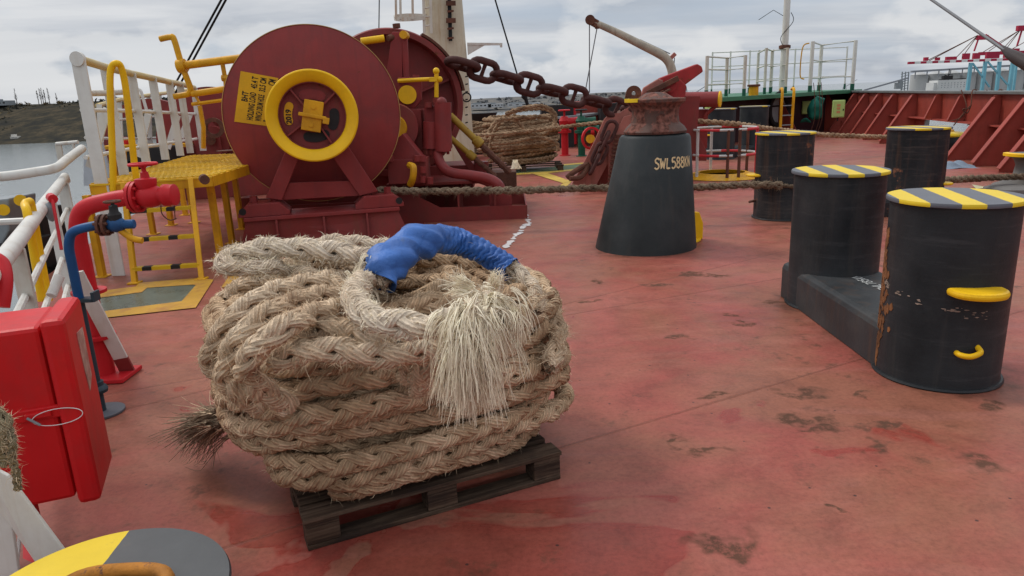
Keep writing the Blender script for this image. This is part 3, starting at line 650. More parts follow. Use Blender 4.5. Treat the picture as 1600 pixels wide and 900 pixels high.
# ================================================================ BULWARK
bw = thing('bulwark', 'red bulwark with grey cap rail and sloping stays along the right side', 'bulwark', (BX(15), 15, 0))
def bx(y, off=0.0): return V(BX(y)+off*0.981, y-off*0.192, 0)
bdir = unit(V(0.196, 1, 0)); bn = V(-0.981, 0.192, 0)    # bn points inboard
H = 1.40
def wallseg(m, y0, y1, z0, z1, th=0.02):
    a, b = bx(y0), bx(y1); m.plate([a+V(0, 0, z0), b+V(0, 0, z0), b+V(0, 0, z1), a+V(0, 0, z1)], bn, th)
OP0, OP1 = 17.3, 20.3
m = MB(); wallseg(m, -4, OP0, 0.0, H); wallseg(m, OP0, OP1, 0.72, H-0.001); wallseg(m, OP1, 29.3, 0, H); wallseg(m, OP0, OP1, 0.0, 0.24)
m.build('plate', bulred, bw)
m = MB(); a, b = bx(-4, 0.05), bx(28.5, 0.05); m.bar(a+V(0, 0, H+0.035), b+V(0, 0, H+0.035), 0.34, 0.066, V(0, 0, 1)); m.build('cap_rail', paint('grey cap rail paint', (0.13, 0.135, 0.13), 0.55, rust=0.15, dirt_amt=0.5), bw, bevel=0.01)
m = MB(); a, b = bx(-4), bx(28.5); m.bar(a+bn*0.12+V(0, 0, 0.74), b+bn*0.12+V(0, 0, 0.74), 0.22, 0.03, V(0, 0, 1)); m.build('stiffener', stayred, bw)
def stay(y, depth, full=True, top=H-0.02, z0=0.0):
    p = bx(y); s_ = MB()
    if full: poly = [(0.012, z0), (depth, z0), (depth, z0+0.10), (0.16, top), (0.012, top)]
    else: poly = [(0.012, 0.76), (depth*0.42, 0.76), (depth*0.42, 0.80), (0.16, top), (0.012, top)]
    s_.prism(poly, p, bn, V(0, 0, 1), 0.018)
    a = poly[2]; b = poly[3]; w_ = 0.16 if full else 0.08
    s_.bar(p+bn*(a[0]+0.01)+V(0, 0, a[1]-0.03), p+bn*(b[0]+0.01)+V(0, 0, b[1]-0.04), w_, 0.022, unit(V(-0.98, 0.19, 0.6)))
    s_.build('stay', stayred, bw, bevel=0.004)
for y in (27.3, 25.9, 24.4, 22.9, 21.2): stay(y, 0.92)
for y in (19.4, 17.9): stay(y, 0.9, False)
for y in (16.1, 14.75, 13.6, 12.4, 11.2, 10.0, 8.8): stay(y, 0.98)
m = MB(); wallseg(m, OP0-0.04, OP0+0.04, 0.2, 0.76, 0.1); wallseg(m, OP1-0.04, OP1+0.04, 0.2, 0.76, 0.1); m.build('opening_frame', greysteel, bw)
# roller fairlead standing in the opening
y = 18.6; p = bx(y, -0.20)
rf = thing('roller_fairlead', 'low dark roller fairlead with yellow cap in the bulwark opening', 'fairlead', (p[0], p[1], 0))
MB().cyl(p+V(0, 0, 0.0), p+V(0, 0, 0.36), 0.48, 0.46).build('drum', blackfar, rf)
MB().lathe([(0.56, 0.36), (0.58, 0.40), (0.54, 0.44), (0.28, 0.47)], p, n=40).build('cap', yellowcap, rf)
MB().lathe([(0.26, 0.471), (0.24, 0.52), (0.1, 0.545)], p, n=6).build('nut', yellowr, rf)
# forward bow platform: green edged slab, recess shade painted into the wall colour below
PLZ = 1.50
bp = thing('bow_platform', 'raised bow platform with green edge and dark shaded wall below', 'platform', (9, 26, 0))
c = [G(1108, 152, PLZ), G(1145, 148.5, PLZ), G(1238, 141, PLZ)]
A0 = V(5.95, 21.6, 0); A1 = V(9.2, 24.3, 0); A2 = V(12.2, 27.2, 0)
top = [A0, A1, A2, V(13.7, 28.3, 0), V(13.6, 34, 0), V(5.0, 34, 0)]
MB().plate([p_+V(0, 0, PLZ-0.06) for p_ in top], V(0, 0, 1), 0.12).build('green_slab', greend, bp)
m = MB(); back = [A0+V(0.2, 1.2, 0), A1+V(-0.2, 1.3, 0), A2+V(0.2, 0.9, 0), V(13.6, 28.9, 0)]
for a, b in zip(back[:-1], back[1:]):
    d = unit(b-a); nrm = np.cross(d, V(0, 0, 1)); m.plate([a, b, b+V(0, 0, PLZ-0.125), a+V(0, 0, PLZ-0.125)], nrm, 0.03)
m.build('wall', paint('maroon wall with painted shade', (0.035, 0.014, 0.018), 0.5, rust=0.1), bp)
for t in (0.2, 0.93):
    a = back[1]+(back[2]-back[1])*t; MB().prism([(0.02, 0), (0.9, 0), (0.9, 0.05), (0.1, PLZ-0.14), (0.02, PLZ-0.14)], a, V(0.6, -0.8, 0), V(0, 0, 1), 0.02).build('bracket', bulred, bp)
# round panama lead showing the sky: rim with a solid disc painted pale as the bright opening
pc = G(1262, 200, 0); pc = P(1263, 171, 27.0)
wn = unit(np.cross(unit(back[2]-back[1]), V(0, 0, 1)))
pl_ = thing('panama_fairlead', 'oval mooring hole with sky painted pale in the dark wall behind the yellow ladder', 'fairlead', (pc[0], pc[1], 0))
# place it on the wall
d = unit(back[2]-back[1]); tt = 0
rr = ray(1214, 171); nrm = np.cross(d, V(0, 0, 1)); tt = np.dot(back[1]-CAM, nrm)/np.dot(rr, nrm); pc = CAM+rr*tt; pc = pc - nrm*(-0.02 if np.dot(nrm, CAM-pc) > 0 else 0.02)
fn = nrm if np.dot(nrm, CAM-pc) > 0 else -nrm
pl_.location = tuple(pc)
MB().lathe([(0.52, -0.02), (0.60, 0.02), (0.64, 0.10), (0.60, 0.14), (0.50, 0.12), (0.44, 0.02)], pc, fn, 40).build('rim', darkm, pl_)
MB().lathe([(0.0001, 0.03), (0.445, 0.03)], pc, fn, 40).build('opening', paint('pale painted sky disc', (0.55, 0.58, 0.6), 0.5), pl_)
MB().box(pc+fn*0.05+V(0, 0, 0.12), (0.8, 0.03, 0.05), (d, fn, V(0, 0, 1))).build('bar', darkm, pl_)
# rails on the platform
def post_line(name, label, cat, pts, z0, z1, rails, mat, r=0.03, pr=0.035, foot=None, group=None, flat=False):
    root = thing(name, label, cat, pts[0], group)
    for p_ in pts:
        m = MB()
        if flat: m.box((p_[0], p_[1], (z0+z1)/2), (flat, 0.03, z1-z0))
        else: m.tube([V(p_[0], p_[1], z0), V(p_[0], p_[1], z1)], pr, 8)
        po = m.build('post', mat, root)
        if foot: MB().tube([V(p_[0], p_[1], z0-0.01), V(p_[0], p_[1], z0+0.22)], pr*1.08, 8).build('foot', foot, po)
    for z in rails:
        MB().tube([V(p_[0], p_[1], z) for p_ in pts], r, 8).build('rail', mat, root)
    return root
# front railing section (two open gates) with the yellow ladder between
Yp = 23.0
def PP(px, Y): q = P(px, 130, Y); return V(q[0], Y, 0)
railZ = P(1235, 72, 25)[2]
rz = [PLZ+0.42, PLZ+1.0]
pts_a = [PP(1104, 22.6), PP(1135, 24.4), PP(1163, 23.2)]
post_line('bow_guardrail', 'white and maroon rail section at the left end of the bow platform', 'railing', pts_a, PLZ, 2.72, [PLZ+0.38, PLZ+0.83, 2.70], whiter, 0.025, 0.055, green, 'guard rails on the bow platform')
pts_b = [PP(1183, 29), PP(1195, 25.6), PP(1204, 27.5), PP(1228, 26.0)]
post_line('bow_guardrail', 'white rail section with rusty post at the foot of the flagpole on the bow platform', 'railing', pts_b, PLZ, 3.02, [PLZ+0.45, PLZ+0.95, 3.0], whiter, 0.025, 0.05, green, 'guard rails on the bow platform')
pts_c = [PP(1266, 26.5), PP(1280, 29), PP(1332, 27.0)]
post_line('bow_guardrail', 'white box shaped rail section right of the ladder on the bow platform', 'railing', pts_c, PLZ, 3.22, [PLZ+0.48, PLZ+1.1, 3.2], white, 0.03, 0.07, green, 'guard rails on the bow platform')
post_line('back_guardrail', 'thin white rail running across the far edge of the bow platform', 'railing', [PP(x, 32) for x in (1112, 1140, 1170, 1184, 1206, 1240, 1280, 1320)], PLZ, 3.25, [PLZ+0.55, PLZ+1.15, 3.22], white, 0.02, 0.035, green)
# yellow rod hoop beside the right section
q0 = PP(1256, 26.2); 
MBh = MB().tube(smooth_path([q0+V(0, 0, 1.95), q0+V(-.15, 0, 2.1), q0+V(0-.12, 0, 3.0), q0+V(0.1, 0, 3.15)], 6), 0.022, 8)
tag(MBh.build('grab_rail', yellowr, loc=q0), 'thin yellow grab rail bent beside the white box shaped rail section', 'handrail')
# flagpole / forward mast
q = PP(1223, 26.5); fpz = 9.0
fm = thing('flagpole', 'tall plain white pole rising from the bow platform', 'pole', (q[0], q[1], PLZ))
MB().tube([q+V(0, 0, PLZ), q+V(0, 0, 3), q+V(0, 0, fpz)], [0.13, 0.12, 0.085], 14).build('pole', white, fm)
MB().lathe([(0.14, 3.0), (0.2, 3.02), (0.2, 3.12), (0.14, 3.14)], V(q[0], q[1], 0), n=14).build('collar', rusty, fm)
m = MB(); m.tube(smooth_path([q+V(0.12, -0.1, 4.2), q+V(0.2, -0.12, 3.9), q+V(-0.2, -0.14, 3.4), q+V(-0.1, -0.14, 3.1)], 6), 0.012, 5); m.tube([q+V(-0.15, -0.1, 4.1), q+V(-0.5, -0.1, 4.3), q+V(-1.0, -0.1, 4.0)], 0.01, 4); m.build('halyard', cable, fm)
# vent
q = PP(1178, 23.6); vt = thing('vent_pipe', 'short rusty yellow vent pipe with flat cap on the bow platform', 'vent', (q[0], q[1], PLZ))
MB().cyl(q+V(0, 0, PLZ), q+V(0, 0, PLZ+0.28), 0.15, n=20).build('pipe', yellowr, vt); MB().lathe([(0.17, .27), (0.2, .28), (0.2, .33), (0.17, .34)], q+V(0, 0, PLZ), n=20).build('cap', rusty, vt)
# ladder
l0 = G(1221, 206, 0); l0 = V(*P(1222, 150, 23.2)); l1 = V(*P(1240, 150, 23.2))
ld = thing('ladder', 'yellow vertical ladder leading up to the bow platform', 'ladder', (l0[0], l0[1], 0))
for q in (l0, l1): MB().tube(smooth_path([V(q[0], q[1], 0), V(q[0], q[1], 1.0), V(q[0], q[1], 1.62), V(q[0]+0.12, q[1]+0.5, 1.64)], 5), 0.045, 8).build('rail', yellowr, ld)
for z in (0.25, 0.55, 0.85, 1.15, 1.42): MB().tube([V(l0[0], l0[1], z), V(l1[0], l1[1], z)], 0.018, 6).build('rung', greysteel, ld)
# green cabinets on the bulwark area
def cabinet(px, py, Y, w_, h_, label, yaw=0.5, glyph=True):
    q = P(px, py, Y); r_ = thing('cabinet', label, 'cabinet', q, 'lime green cabinets by the bulwark')
    ux = V(math.cos(yaw), math.sin(yaw), 0); uy = V(-math.sin(yaw), math.cos(yaw), 0)
    MB().box(q, (w_, 0.22, h_), (ux, uy, V(0, 0, 1))).build('body', limebox, r_, bevel=0.01)
    MB().box(q-uy*0.125, (w_*0.88, 0.02, h_*0.9), (ux, uy, V(0, 0, 1))).build('door', limebox, r_, bevel=0.005)
    if glyph:
        m = MB(); 
        for dz in (0.12, 0.02, -0.10): m.box(q-uy*0.139+V(0, 0, dz)-ux*0.02, (w_*0.3, 0.006, 0.07), (ux, uy, V(0, 0, 1)))
        m.build('notice', paint('faded orange notice', (0.5, 0.22, 0.10), 0.7), r_)
        MB().box(q-uy*0.145+ux*w_*0.36+V(0, 0, -0.03), (0.03, 0.03, 0.06), (ux, uy, V(0, 0, 1))).build('latch', darkm, r_)
    MB().tube([q+V(0, 0, -h_/2), q+V(0, 0, -h_/2-0.12)], 0.02, 6).build('cable_gland', darkm, r_)
cabinet(1310, 170, 24.6, 0.36, 0.56, 'lime green cabinet with orange notices, hung between bulwark stays', -0.25)
cabinet(1259, 168, 27.0, 0.30, 0.46, 'small lime green cabinet half hidden by the green tarpaulin', -0.2, False)
cabinet(1106, 185, 20.6, 0.12, 0.9, 'narrow lime green cabinet edge behind the rear pair of bollards', 0.1, False)
# green bundle of tarpaulin
q = P(1273, 171, 25.6); m = MB(); m.sphere(q, 0.30, 20, (0.85, 0.6, 1.25)); m.sphere(q+V(-0.32, -0.05, -0.36), 0.12, 12, (1.6, 0.7, 0.5)); m.sphere(q+V(0.12, 0, 0.3), 0.16, 12, (1.2, .7, .8))
vv = np.concatenate(m.v); m.v = [vv + 0.035*np.sin(vv[:, [1, 2, 0]]*17) + 0.02*np.sin(vv[:, [2, 0, 1]]*41)]
tag(m.build('tarpaulin_bundle', tarp, loc=q, sharp=60), 'dark green tarpaulin bundle tied beside the small cabinet on the bow wall', 'tarpaulin')
m = MB()
for dx in (-0.12, 0.05, 0.14): m.tube(smooth_path([q+V(dx-0.1, -0.28, 0.9), q+V(dx, -0.25, 0.3), q+V(dx+0.03, -0.25, -0.3), q+V(dx-0.05, -0.2, -0.72)], 6), 0.012, 5)
tag(m.build('tie_line', rusty, loc=q), 'thin cords hanging over the green tarpaulin bundle', 'cord')
# cords on the bulwark
for i, (a, b, lab) in enumerate([((1505, 143), (1490, 196), 'knotted brown cord hanging on the bulwark above the opening, left one'), ((1545, 143), (1517, 202), 'brown cord hanging down the bulwark above the opening, right one')]):
    q0 = P(a[0]+18, a[1]-2, 17.3); q1 = P(b[0], b[1], 17.0); mid = (q0+q1)/2
    m = MB(); m.tube(smooth_path([q0+V(0.05, 0, 0.0), q0+V(-0.12, -0.1, -0.02), mid+V(0.08, -0.1, 0.02), mid+V(-0.1, -0.12, -0.03), mid+V(0.02, -0.1, -0.12), mid+V(0.06, -0.1, 0.03), q1], 8), 0.014, 6)
    m.tube(smooth_path([q0+V(-0.35, -0.05, 0.02), mid+V(-0.03, -0.12, 0.05), mid+V(-0.1, -0.12, -0.2), q1+V(-0.1, 0, 0.1)], 8), 0.012, 6)
    tag(m.build('cord', rusty, loc=q1), lab, 'cord', 'cords hanging on the bulwark')
# rag
c = G(1490, 262); rg_ = np.random.default_rng(5); n = 22
xs, ys = np.meshgrid(np.linspace(-0.42, 0.42, n), np.linspace(-0.22, 0.22, n)); zz_ = 0.05+0.05*np.abs(np.sin(xs*11+ys*6)+0.6*np.sin(ys*21+xs*9))*np.exp(-(xs/0.4)**2-(ys/0.22)**2)*1.3
vs = np.stack([xs+c[0]+0.04*np.sin(ys*13), ys+c[1]+0.03*np.sin(xs*12), zz_*np.clip(1.25-(xs/0.42)**2-(ys/0.22)**2, 0.02, 1)], -1).reshape(-1, 3)
tag(MB().add(vs, [(i*n+j, i*n+j+1, i*n+n+j+1, i*n+n+j) for i in range(n-1) for j in range(n-1)], True).build('rag', ragm, loc=c, sharp=180), 'crumpled blue grey rag lying at the foot of the bulwark stays', 'rag')

# ================================================================ PORT: cranes, silos, ship, conveyor
Yc = 520.0
crane_red = paint('crane red', (0.36, 0.02, 0.05), 0.6, bump=0, vscale=0.05); crane_white = paint('crane white', (0.62, 0.62, 0.60), 0.6, bump=0, vscale=0.05); crane_blue = paint('crane blue', (0.16, 0.38, 0.46), 0.6, bump=0, vscale=0.05, dirt_amt=0.1)
silo_m = paint('silo concrete', (0.42, 0.42, 0.41), 0.9, bump=0, vscale=0.05, var=0.1, dirt_amt=0.2, dirt_scale=0.1)
silo_d = paint('silo gallery', (0.24, 0.25, 0.27), 0.9, bump=0)
def quay_crane(Y, dxpx, dypx, label, boomL=1419):
    """x along the boom in the picture; real points at distance Y"""
    q = lambda px, py, dy=0: P(px+dxpx, py+dypx, Y+dy)
    r_ = thing('quay_crane', label, 'crane', (q(1560, 100)[0], Y, SEAZ), 'red and blue quay cranes')
    a, b = q(1419, 98.5), q(1620, 91)
    segs = 22; m = MB(); m2 = MB(); 
    for i in range(segs):
        p0 = a+(b-a)*i/segs; p1 = a+(b-a)*(i+1)/segs; (m if i % 2 == 0 else m2).bar(p0, p1, 2.0, 1.6)
    for s0, s1, h_ in ((0.12, 0.15, 2.4), (0.21, 0.24, 2.0), (0.29, 0.37, 2.2), (0.42, 0.47, 4.0), (0.5, 0.55, 4.0), (0.6, 0.7, 4.4), (0.74, 0.85, 6.0)):
        p0 = a+(b-a)*s0; p1 = a+(b-a)*s1; MB().bar(p0+V(0, 0, 1+h_/2), p1+V(0, 0, 1+h_/2), 2.0, h_).build('boom_housing', crane_red, r_)
    bo = m.build('boom', crane_red, r_); m2.build('boom_panel', crane_white, r_)
    m = MB(); t = q(1535, 55); m.box(t+V(0, 0, -1.5), (7, 3, 3)); m.bar(q(1530, 57), q(1522, 80), 0.8); m.bar(q(1540, 57), q(1582, 90), 1.1); m.bar(q(1540, 54), q(1590, 88), 0.9); m.build('mast_head', crane_red, r_)
    m = MB()
    for e in ((1450, 94), (1452, 95), (1492, 92), (1503, 90)):
        m.tube([q(1528, 55), q(*e)], 0.28, 4)
    m.tube([q(1575, 80), q(1630, 50)], 0.25, 4); m.build('stay_wire', rusty, r_)
    for (u, v) in (((1517, 98), (1508, 170)), ((1540, 96), (1530, 170)), ((1562, 96), (1554, 170)), ((1583, 95), (1572, 170))):
        MB().bar(q(*u), q(v[0], v[1]), 1.9).build('leg', crane_blue, r_)
    m = MB(); m.bar(q(1520, 99), q(1546, 136), 1.0); m.bar(q(1543, 96), q(1574, 132), 1.0); m.bar(q(1590, 95), q(1620, 120), 1.0); m.build('brace', crane_blue, r_)
    return r_
quay_crane(Yc, 0, 0, 'nearer quay crane with red and white boom held by long stays, blue legs')
def crane2():
    q = lambda px, py: P(px, py, 600.0)
    r_ = thing('quay_crane', 'second quay crane at the right edge, only its red mast head and stays in view', 'crane', (q(1590, 100)[0], 600, SEAZ), 'red and blue quay cranes')
    m = MB(); m.box(q(1597, 44), (8, 3, 4)); m.bar(q(1597, 46), q(1589, 72), 1.0); m.bar(q(1600, 46), q(1640, 80), 1.2); m.build('mast_head', crane_red, r_)
    m = MB()
    for e in ((1535, 82), (1545, 80), (1560, 84), (1568, 82)): m.tube([q(1595, 46), q(*e)], 0.3, 4)
    m.build('stay_wire', rusty, r_)
    m = MB(); m.bar(q(1530, 84), q(1650, 80), 3.0, 2.5); m.build('boom', crane_red, r_)
    for x in (1612, 1590): MB().bar(q(x, 84), q(x-8, 150), 1.6).build('leg', crane_blue, r_)
crane2()
# silos: a row of cylinders with conical tops
for i in range(10):
    px_ = 1436+i*25; q = P(px_, 124-(i*1.2), 640); topz = P(px_, 117-(i*1.2), 640)[2]
    r_ = thing('silo', 'pale cylindrical grain silo, %s of the long row behind the crane' % ('leftmost', 'second', 'third', 'fourth', 'fifth', 'sixth', 'seventh', 'eighth', 'ninth', 'tenth')[i], 'silo', (q[0], 640, SEAZ), 'row of grain silos')
    MB().cyl(V(q[0], 640, SEAZ), V(q[0], 640, topz), 6.9, n=24).build('wall', silo_m, r_)
    MB().lathe([(7.1, 0), (1.2, 2.9)], V(q[0], 640, topz), n=24).build('roof', silo_m, r_)
a = P(1424, 112, 630); b = P(1640, 99, 630); cvr = thing('conveyor_gallery', 'long grey conveyor gallery running over the silo tops', 'conveyor', a)
MB().bar(a, b, 3, 1.6).build('gallery', silo_d, cvr)
m = MB()
for t in np.linspace(0.03, 0.97, 12): p_ = a+(b-a)*t; m.bar(p_, p_-V(0, 0, 6), 0.6)
m.build('support', silo_d, cvr)
# loader tower and inclined conveyor left of silos
a = P(1350, 141, 600); b = P(1418, 122, 600)
lt = thing('loader_tower', 'lattice grey loader tower with inclined conveyor left of the silos', 'tower', (b[0], 600, SEAZ))
MB().bar(a, b, 1.4, 1.2).build('conveyor', silo_d, lt)
m = MB(); 
for px_ in (1408, 1413, 1418):
    m.bar(P(px_, 142, 600), P(px_+2, 112, 600), 0.7)
for k_ in range(7): m.bar(P(1408, 140-k_*4, 600), P(1419, 137-k_*4, 600), 0.5)
m.box(P(1404, 134, 600), (5, 4, 5)); m.box(P(1407, 130, 600), (3, 3, 4)); m.build('tower', greysteel, lt)
# moored ship: white superstructure seen over the cap rail
q = P(1478, 138, 560); sh = thing('moored_ship', 'white ship superstructure seen over the bulwark in front of the silos', 'ship', (q[0], 560, SEAZ))
MB().box(q+V(2, 0, 1.5), (24, 12, 9)).build('superstructure', crane_white, sh)
MB().box(q+V(-9, 0, 1.5), (7, 10, 6)).build('bridge_wing', crane_white, sh)
m = MB(); 
for i in range(8): 
    for k_ in range(3): MB().box(q+V(-7+i*2.4, -6.05, 0.8+k_*1.5), (0.6, 0.1, 0.6)).build('window', silo_d, sh)
m = MB(); m.box(q+V(0, 0, 8), (7, 3, 2.5)); m.bar(q+V(1, 0, 6), q+V(1, 0, 14), 0.5); m.bar(q+V(-2, 0, 9.5), q+V(4, 0, 10.2), 0.5); m.box(q+V(4, 0, 6.5), (18, 4, 0.6)); m.build('mast', darkm, sh)
# distant port gear seen low over the horizon
def far_gear(px, py, Y, s_, label):
    q = P(px, py, Y); r_ = thing('harbour_crane', label, 'crane', (q[0], Y, SEAZ), 'distant harbour cranes')
    m = MB(); m.bar(q+V(-2*s_, 0, -6*s_), q+V(0, 0, 5*s_), 0.5*s_); m.bar(q+V(2*s_, 0, -6*s_), q+V(0, 0, 5*s_), 0.5*s_)
    for k_ in range(4): m.bar(q+V(-1.6*s_+0.4*k_*s_, 0, -4*s_+k_*2.2*s_), q+V(1.6*s_-0.4*k_*s_, 0, -4*s_+k_*2.2*s_), 0.35*s_)
    m.build('tower', silo_d, r_); MB().bar(q+V(2*s_, 0, -2*s_), q+V(14*s_, 0, 5*s_), 0.5*s_).build('jib', silo_d, r_)
far_gear(1072, 147, 480, 0.9, 'small distant harbour crane with raised jib, seen beyond the chain stopper')
far_gear(1320, 132, 700, 0.8, 'small distant harbour crane seen through the white box shaped rail')
# ================================================================ STAY WIRES
def wire_(name, a, b, r, mat, label, cat='wire', sag=0.0, group=None):
    a = np.asarray(a); b = np.asarray(b); t = np.linspace(0, 1, 12)[:, None]; p_ = a+(b-a)*t; p_[:, 2] -= sag*4*(t*(1-t))[:, 0]
    return tag(MB().tube(p_, r, 6).build(name, mat, loc=a, sharp=180), label, cat, group)
wire_('stay_wire', P(247, 180, 17), P(362, -30, 14), 0.022, cable, 'black stay wire, left one of the pair above the white railing', group='pair of black stay wires')
wire_('stay_wire', P(243, 196, 17), P(355, 0, 14)+V(-.33, 0, .33), 0.018, cable, 'black stay wire, right one of the pair above the white railing', group='pair of black stay wires') if False else wire_('stay_wire', P(254, 182, 17), P(369, -30, 14), 0.022, cable, 'black stay wire, right one of the pair above the white railing', group='pair of black stay wires')
wire_('thin_wire', P(592, 48, 24), P(593, -30, 24), 0.018, cable, 'thin vertical wire above the gap between the two big drums')
wire_('slanting_wire', P(818, 150, 21), P(765, -30, 21), 0.025, cable, 'thin dark wire slanting down behind the anchor chain to the rope pile')
tag(MB().tube([P(817, 145, 21), P(819, 150, 21), P(822, 156, 21), P(826, 171, 21)], [0.04, 0.09, 0.05, 0.05], 8).build('turnbuckle', cable, loc=P(820, 155, 21)), 'dark turnbuckle at the lower end of the slanting wire', 'turnbuckle')
wire_('forestay', P(1575, 82, 8.5), P(1420, -25, 12), 0.019, wire, 'thick grey wire rope running down to the dark socket at the right edge')
tag(MB().tube([P(1566, 74, 8.7), P(1578, 84, 8.5), P(1590, 91, 8.3), P(1640, 118, 7.8)], [0.025, 0.055, 0.07, 0.085], 14).build('wire_socket', paint('greased socket', (0.035, 0.022, 0.02), 0.5, rust=0.15), loc=P(1590, 92, 8.3)), 'dark greased wire socket hanging at the upper right edge', 'socket')
# ================================================================ BOLLARDS
def stripe_mat(name, origin, dvec, period, frac=0.47, phase=0.0, two=(0.74, 0.52, 0.022), one=(0.11, 0.115, 0.13)):
    m = bpy.data.materials.new(name); m.use_nodes = True; nt = m.node_tree; b = nt.nodes['Principled BSDF']
    pos = N(nt, 'ShaderNodeNewGeometry').outputs['Position']; s = N(nt, 'ShaderNodeSeparateXYZ', {0: pos})
    d = unit(V(dvec[0], dvec[1], 0)); nx, ny = -d[1], d[0]
    t = math_(nt, 'ADD', math_(nt, 'ADD', math_(nt, 'MULTIPLY', s.outputs[0], nx/period), math_(nt, 'MULTIPLY', s.outputs[1], ny/period)), -(origin[0]*nx+origin[1]*ny)/period + phase + 40)
    wob = N(nt, 'ShaderNodeTexNoise', {'Vector': pos, 'Scale': 16.0, 'Detail': 3.0})
    t = math_(nt, 'ADD', t, math_(nt, 'MULTIPLY', math_(nt, 'SUBTRACT', wob.outputs[0], 0.5), min(0.04, 0.010/period)))
    f = math_(nt, 'LESS_THAN', math_(nt, 'FRACT', t), frac)
    a = N(nt, 'ShaderNodeTexNoise', {'Vector': pos, 'Scale': 6.0, 'Detail': 8.0, 'Roughness': 0.7})
    v1 = mixc(nt, a.outputs[0], tuple(x*0.75 for x in one), tuple(x*1.3 for x in one)); v2 = mixc(nt, a.outputs[0], tuple(x*0.8 for x in two), tuple(x*1.1 for x in two))
    c = mixc(nt, f, v1, v2)
    c = mixc(nt, ramp(nt, a.outputs[0], [(0.62, g3(0)), (0.72, g3(0.5))]), c, (0.16, 0.11, 0.07))
    nt.links.new(c, b.inputs['Base Color']); b.inputs['Roughness'].default_value = 0.5; b.inputs['Specular IOR Level'].default_value = 0.3
    bm = N(nt, 'ShaderNodeBump', {'Strength': 0.15, 'Distance': 0.01, 'Height': a.outputs[0]}); nt.links.new(bm.outputs[0], b.inputs['Normal'])
    return m
def stripes_px(name, a, b, c, z, frac=0.46):
    A, B, C = G(*a, z), G(*b, z), G(*c, z); d = unit(B-A); nrm = V(-d[1], d[0], 0); per = float(np.dot(C-A, nrm))
    m = stripe_mat(name, A, d, abs(per), frac); return m, per
def post(root, c, r, h, capm, body=black, label=None):
    c = V(c[0], c[1], 0)
    pst = MB().lathe([(r+0.012, 0.0), (r, 0.03), (r, h-0.03), (r+0.002, h-0.028)], c, n=72).build('post', body, root)
    MB().lathe([(r+0.004, h-0.028), (r+0.022, h-0.024), (r+0.025, h-0.012), (r+0.020, h), (0.0001, h+0.002)], c, n=72).build('cap', capm, pst)
    m = MB(); m.tube([c+V(math.cos(t)*(r+0.008), math.sin(t)*(r+0.008), 0.008) for t in np.linspace(0, 2*math.pi, 49)[:-1]], 0.014, 6, closed=True); m.build('weld', body, pst)
    return pst
def todir(c, deg):
    """unit vector from c toward the camera, turned deg to the picture's right"""
    d = unit(V(-c[0], -c[1], 0)); a = R(deg); return V(d[0]*math.cos(a)-d[1]*math.sin(a), d[0]*math.sin(a)+d[1]*math.cos(a), 0)
def horn(parent, c, r, z, deg, w_=0.30, out=0.13, mat=yellow, th=0.035):
    d = todir(c, deg); s_ = V(-d[1], d[0], 0); o = V(c[0], c[1], z)+d*(r-0.03)
    poly = [(-w_/2, 0)] + [(-w_/2*math.cos(t), 0.03+out*math.sin(t)**0.8) for t in np.linspace(0.0, math.pi, 15)] + [(w_/2, 0)]
    return MB().prism(poly, o, s_, d, th).build('horn', mat, parent, bevel=0.018)
def eye(parent, c, r, z, deg, mat=yellow, s=0.05):
    d = todir(c, deg); s_ = V(-d[1], d[0], 0); o = V(c[0], c[1], z)+d*(r-0.01)
    p_ = smooth_path([o-s_*s-d*0.01, o-s_*s+d*s*0.8, o+d*s*1.3-s_*s*0.2, o+s_*s*0.9+d*s*0.9+V(0, 0, s*0.3), o+s_*s+V(0, 0, s*0.6)], 5)
    return MB().tube(p_, s*0.3, 10).build('eye_hook', mat, parent)
r1 = 0.345; H1 = 1.12
C1 = V(2.665, 4.24, 0); C2 = V(2.685, 5.80, 0)
m1, _ = stripes_px('cap stripes near', (1426, 287.5), (1492.5, 315), (1497.5, 288), H1); m2, _ = stripes_px('cap stripes next', (1251, 247), (1289, 260), (1294, 245.5), H1)
db = thing('double_bollard', 'nearest big black double bollard with striped caps on a raised black base', 'bollard', ((C1+C2)/2), 'double bollards on the deck')
def base_box(root, ca, cb, w_, h_, ext, mat, e2=None):
    d = unit(cb-ca); s_ = V(-d[1], d[0], 0); a = ca-d*ext; b = cb+d*(ext if e2 is None else e2); cc = (a+b)/2; L = np.linalg.norm(b-a)
    ch = 0.05; prof = [(-w_/2, 0), (-w_/2, h_-ch), (-w_/2+0.015, h_-0.015), (-w_/2+ch, h_), (w_/2-ch, h_), (w_/2-0.015, h_-0.015), (w_/2, h_-ch), (w_/2, 0)]
    return MB().prism(prof, cc, s_, V(0, 0, 1), L).build('base', mat, root, bevel=0.008)
bb = base_box(db, C1, C2, 0.66, 0.31, -0.05, paint('worn grey black base', (0.036, 0.038, 0.040), 0.5, var=0.3, rust=0.14, rust_scale=3, dirt=(0.10, 0.09, 0.08), dirt_amt=0.4, streak=0.4, streak_col=(0.10, 0.055, 0.035)), 0.25)
p1 = post(db, C1, r1, H1, m1); p2 = post(db, C2, r1, H1, m2)
horn(p1, C1, r1, 0.62, 27, 0.31, 0.15, th=0.045); eye(p1, C1, r1, 0.25, 26, s=0.055)
# faded chalk lettering on the base top
m = MB(); A = G(1385, 446, 0.314); B = G(1331, 424, 0.314); ux = unit(B-A)*1.0; uy = V(ux[1], -ux[0], 0)
A = G(1392, 452, 0.314)
vs, fs = strokes('SWL785KN', 0.075, 0.12); uy = np.cross(V(0,0,1), ux); m.add(A[None]+vs[:, :1]*ux[None]+vs[:, 1:2]*uy[None], fs)
m.build('lettering', paint('worn white lettering', (0.5, 0.5, 0.48), 0.8, chips=(0.05, 0.05, 0.055)), bb)
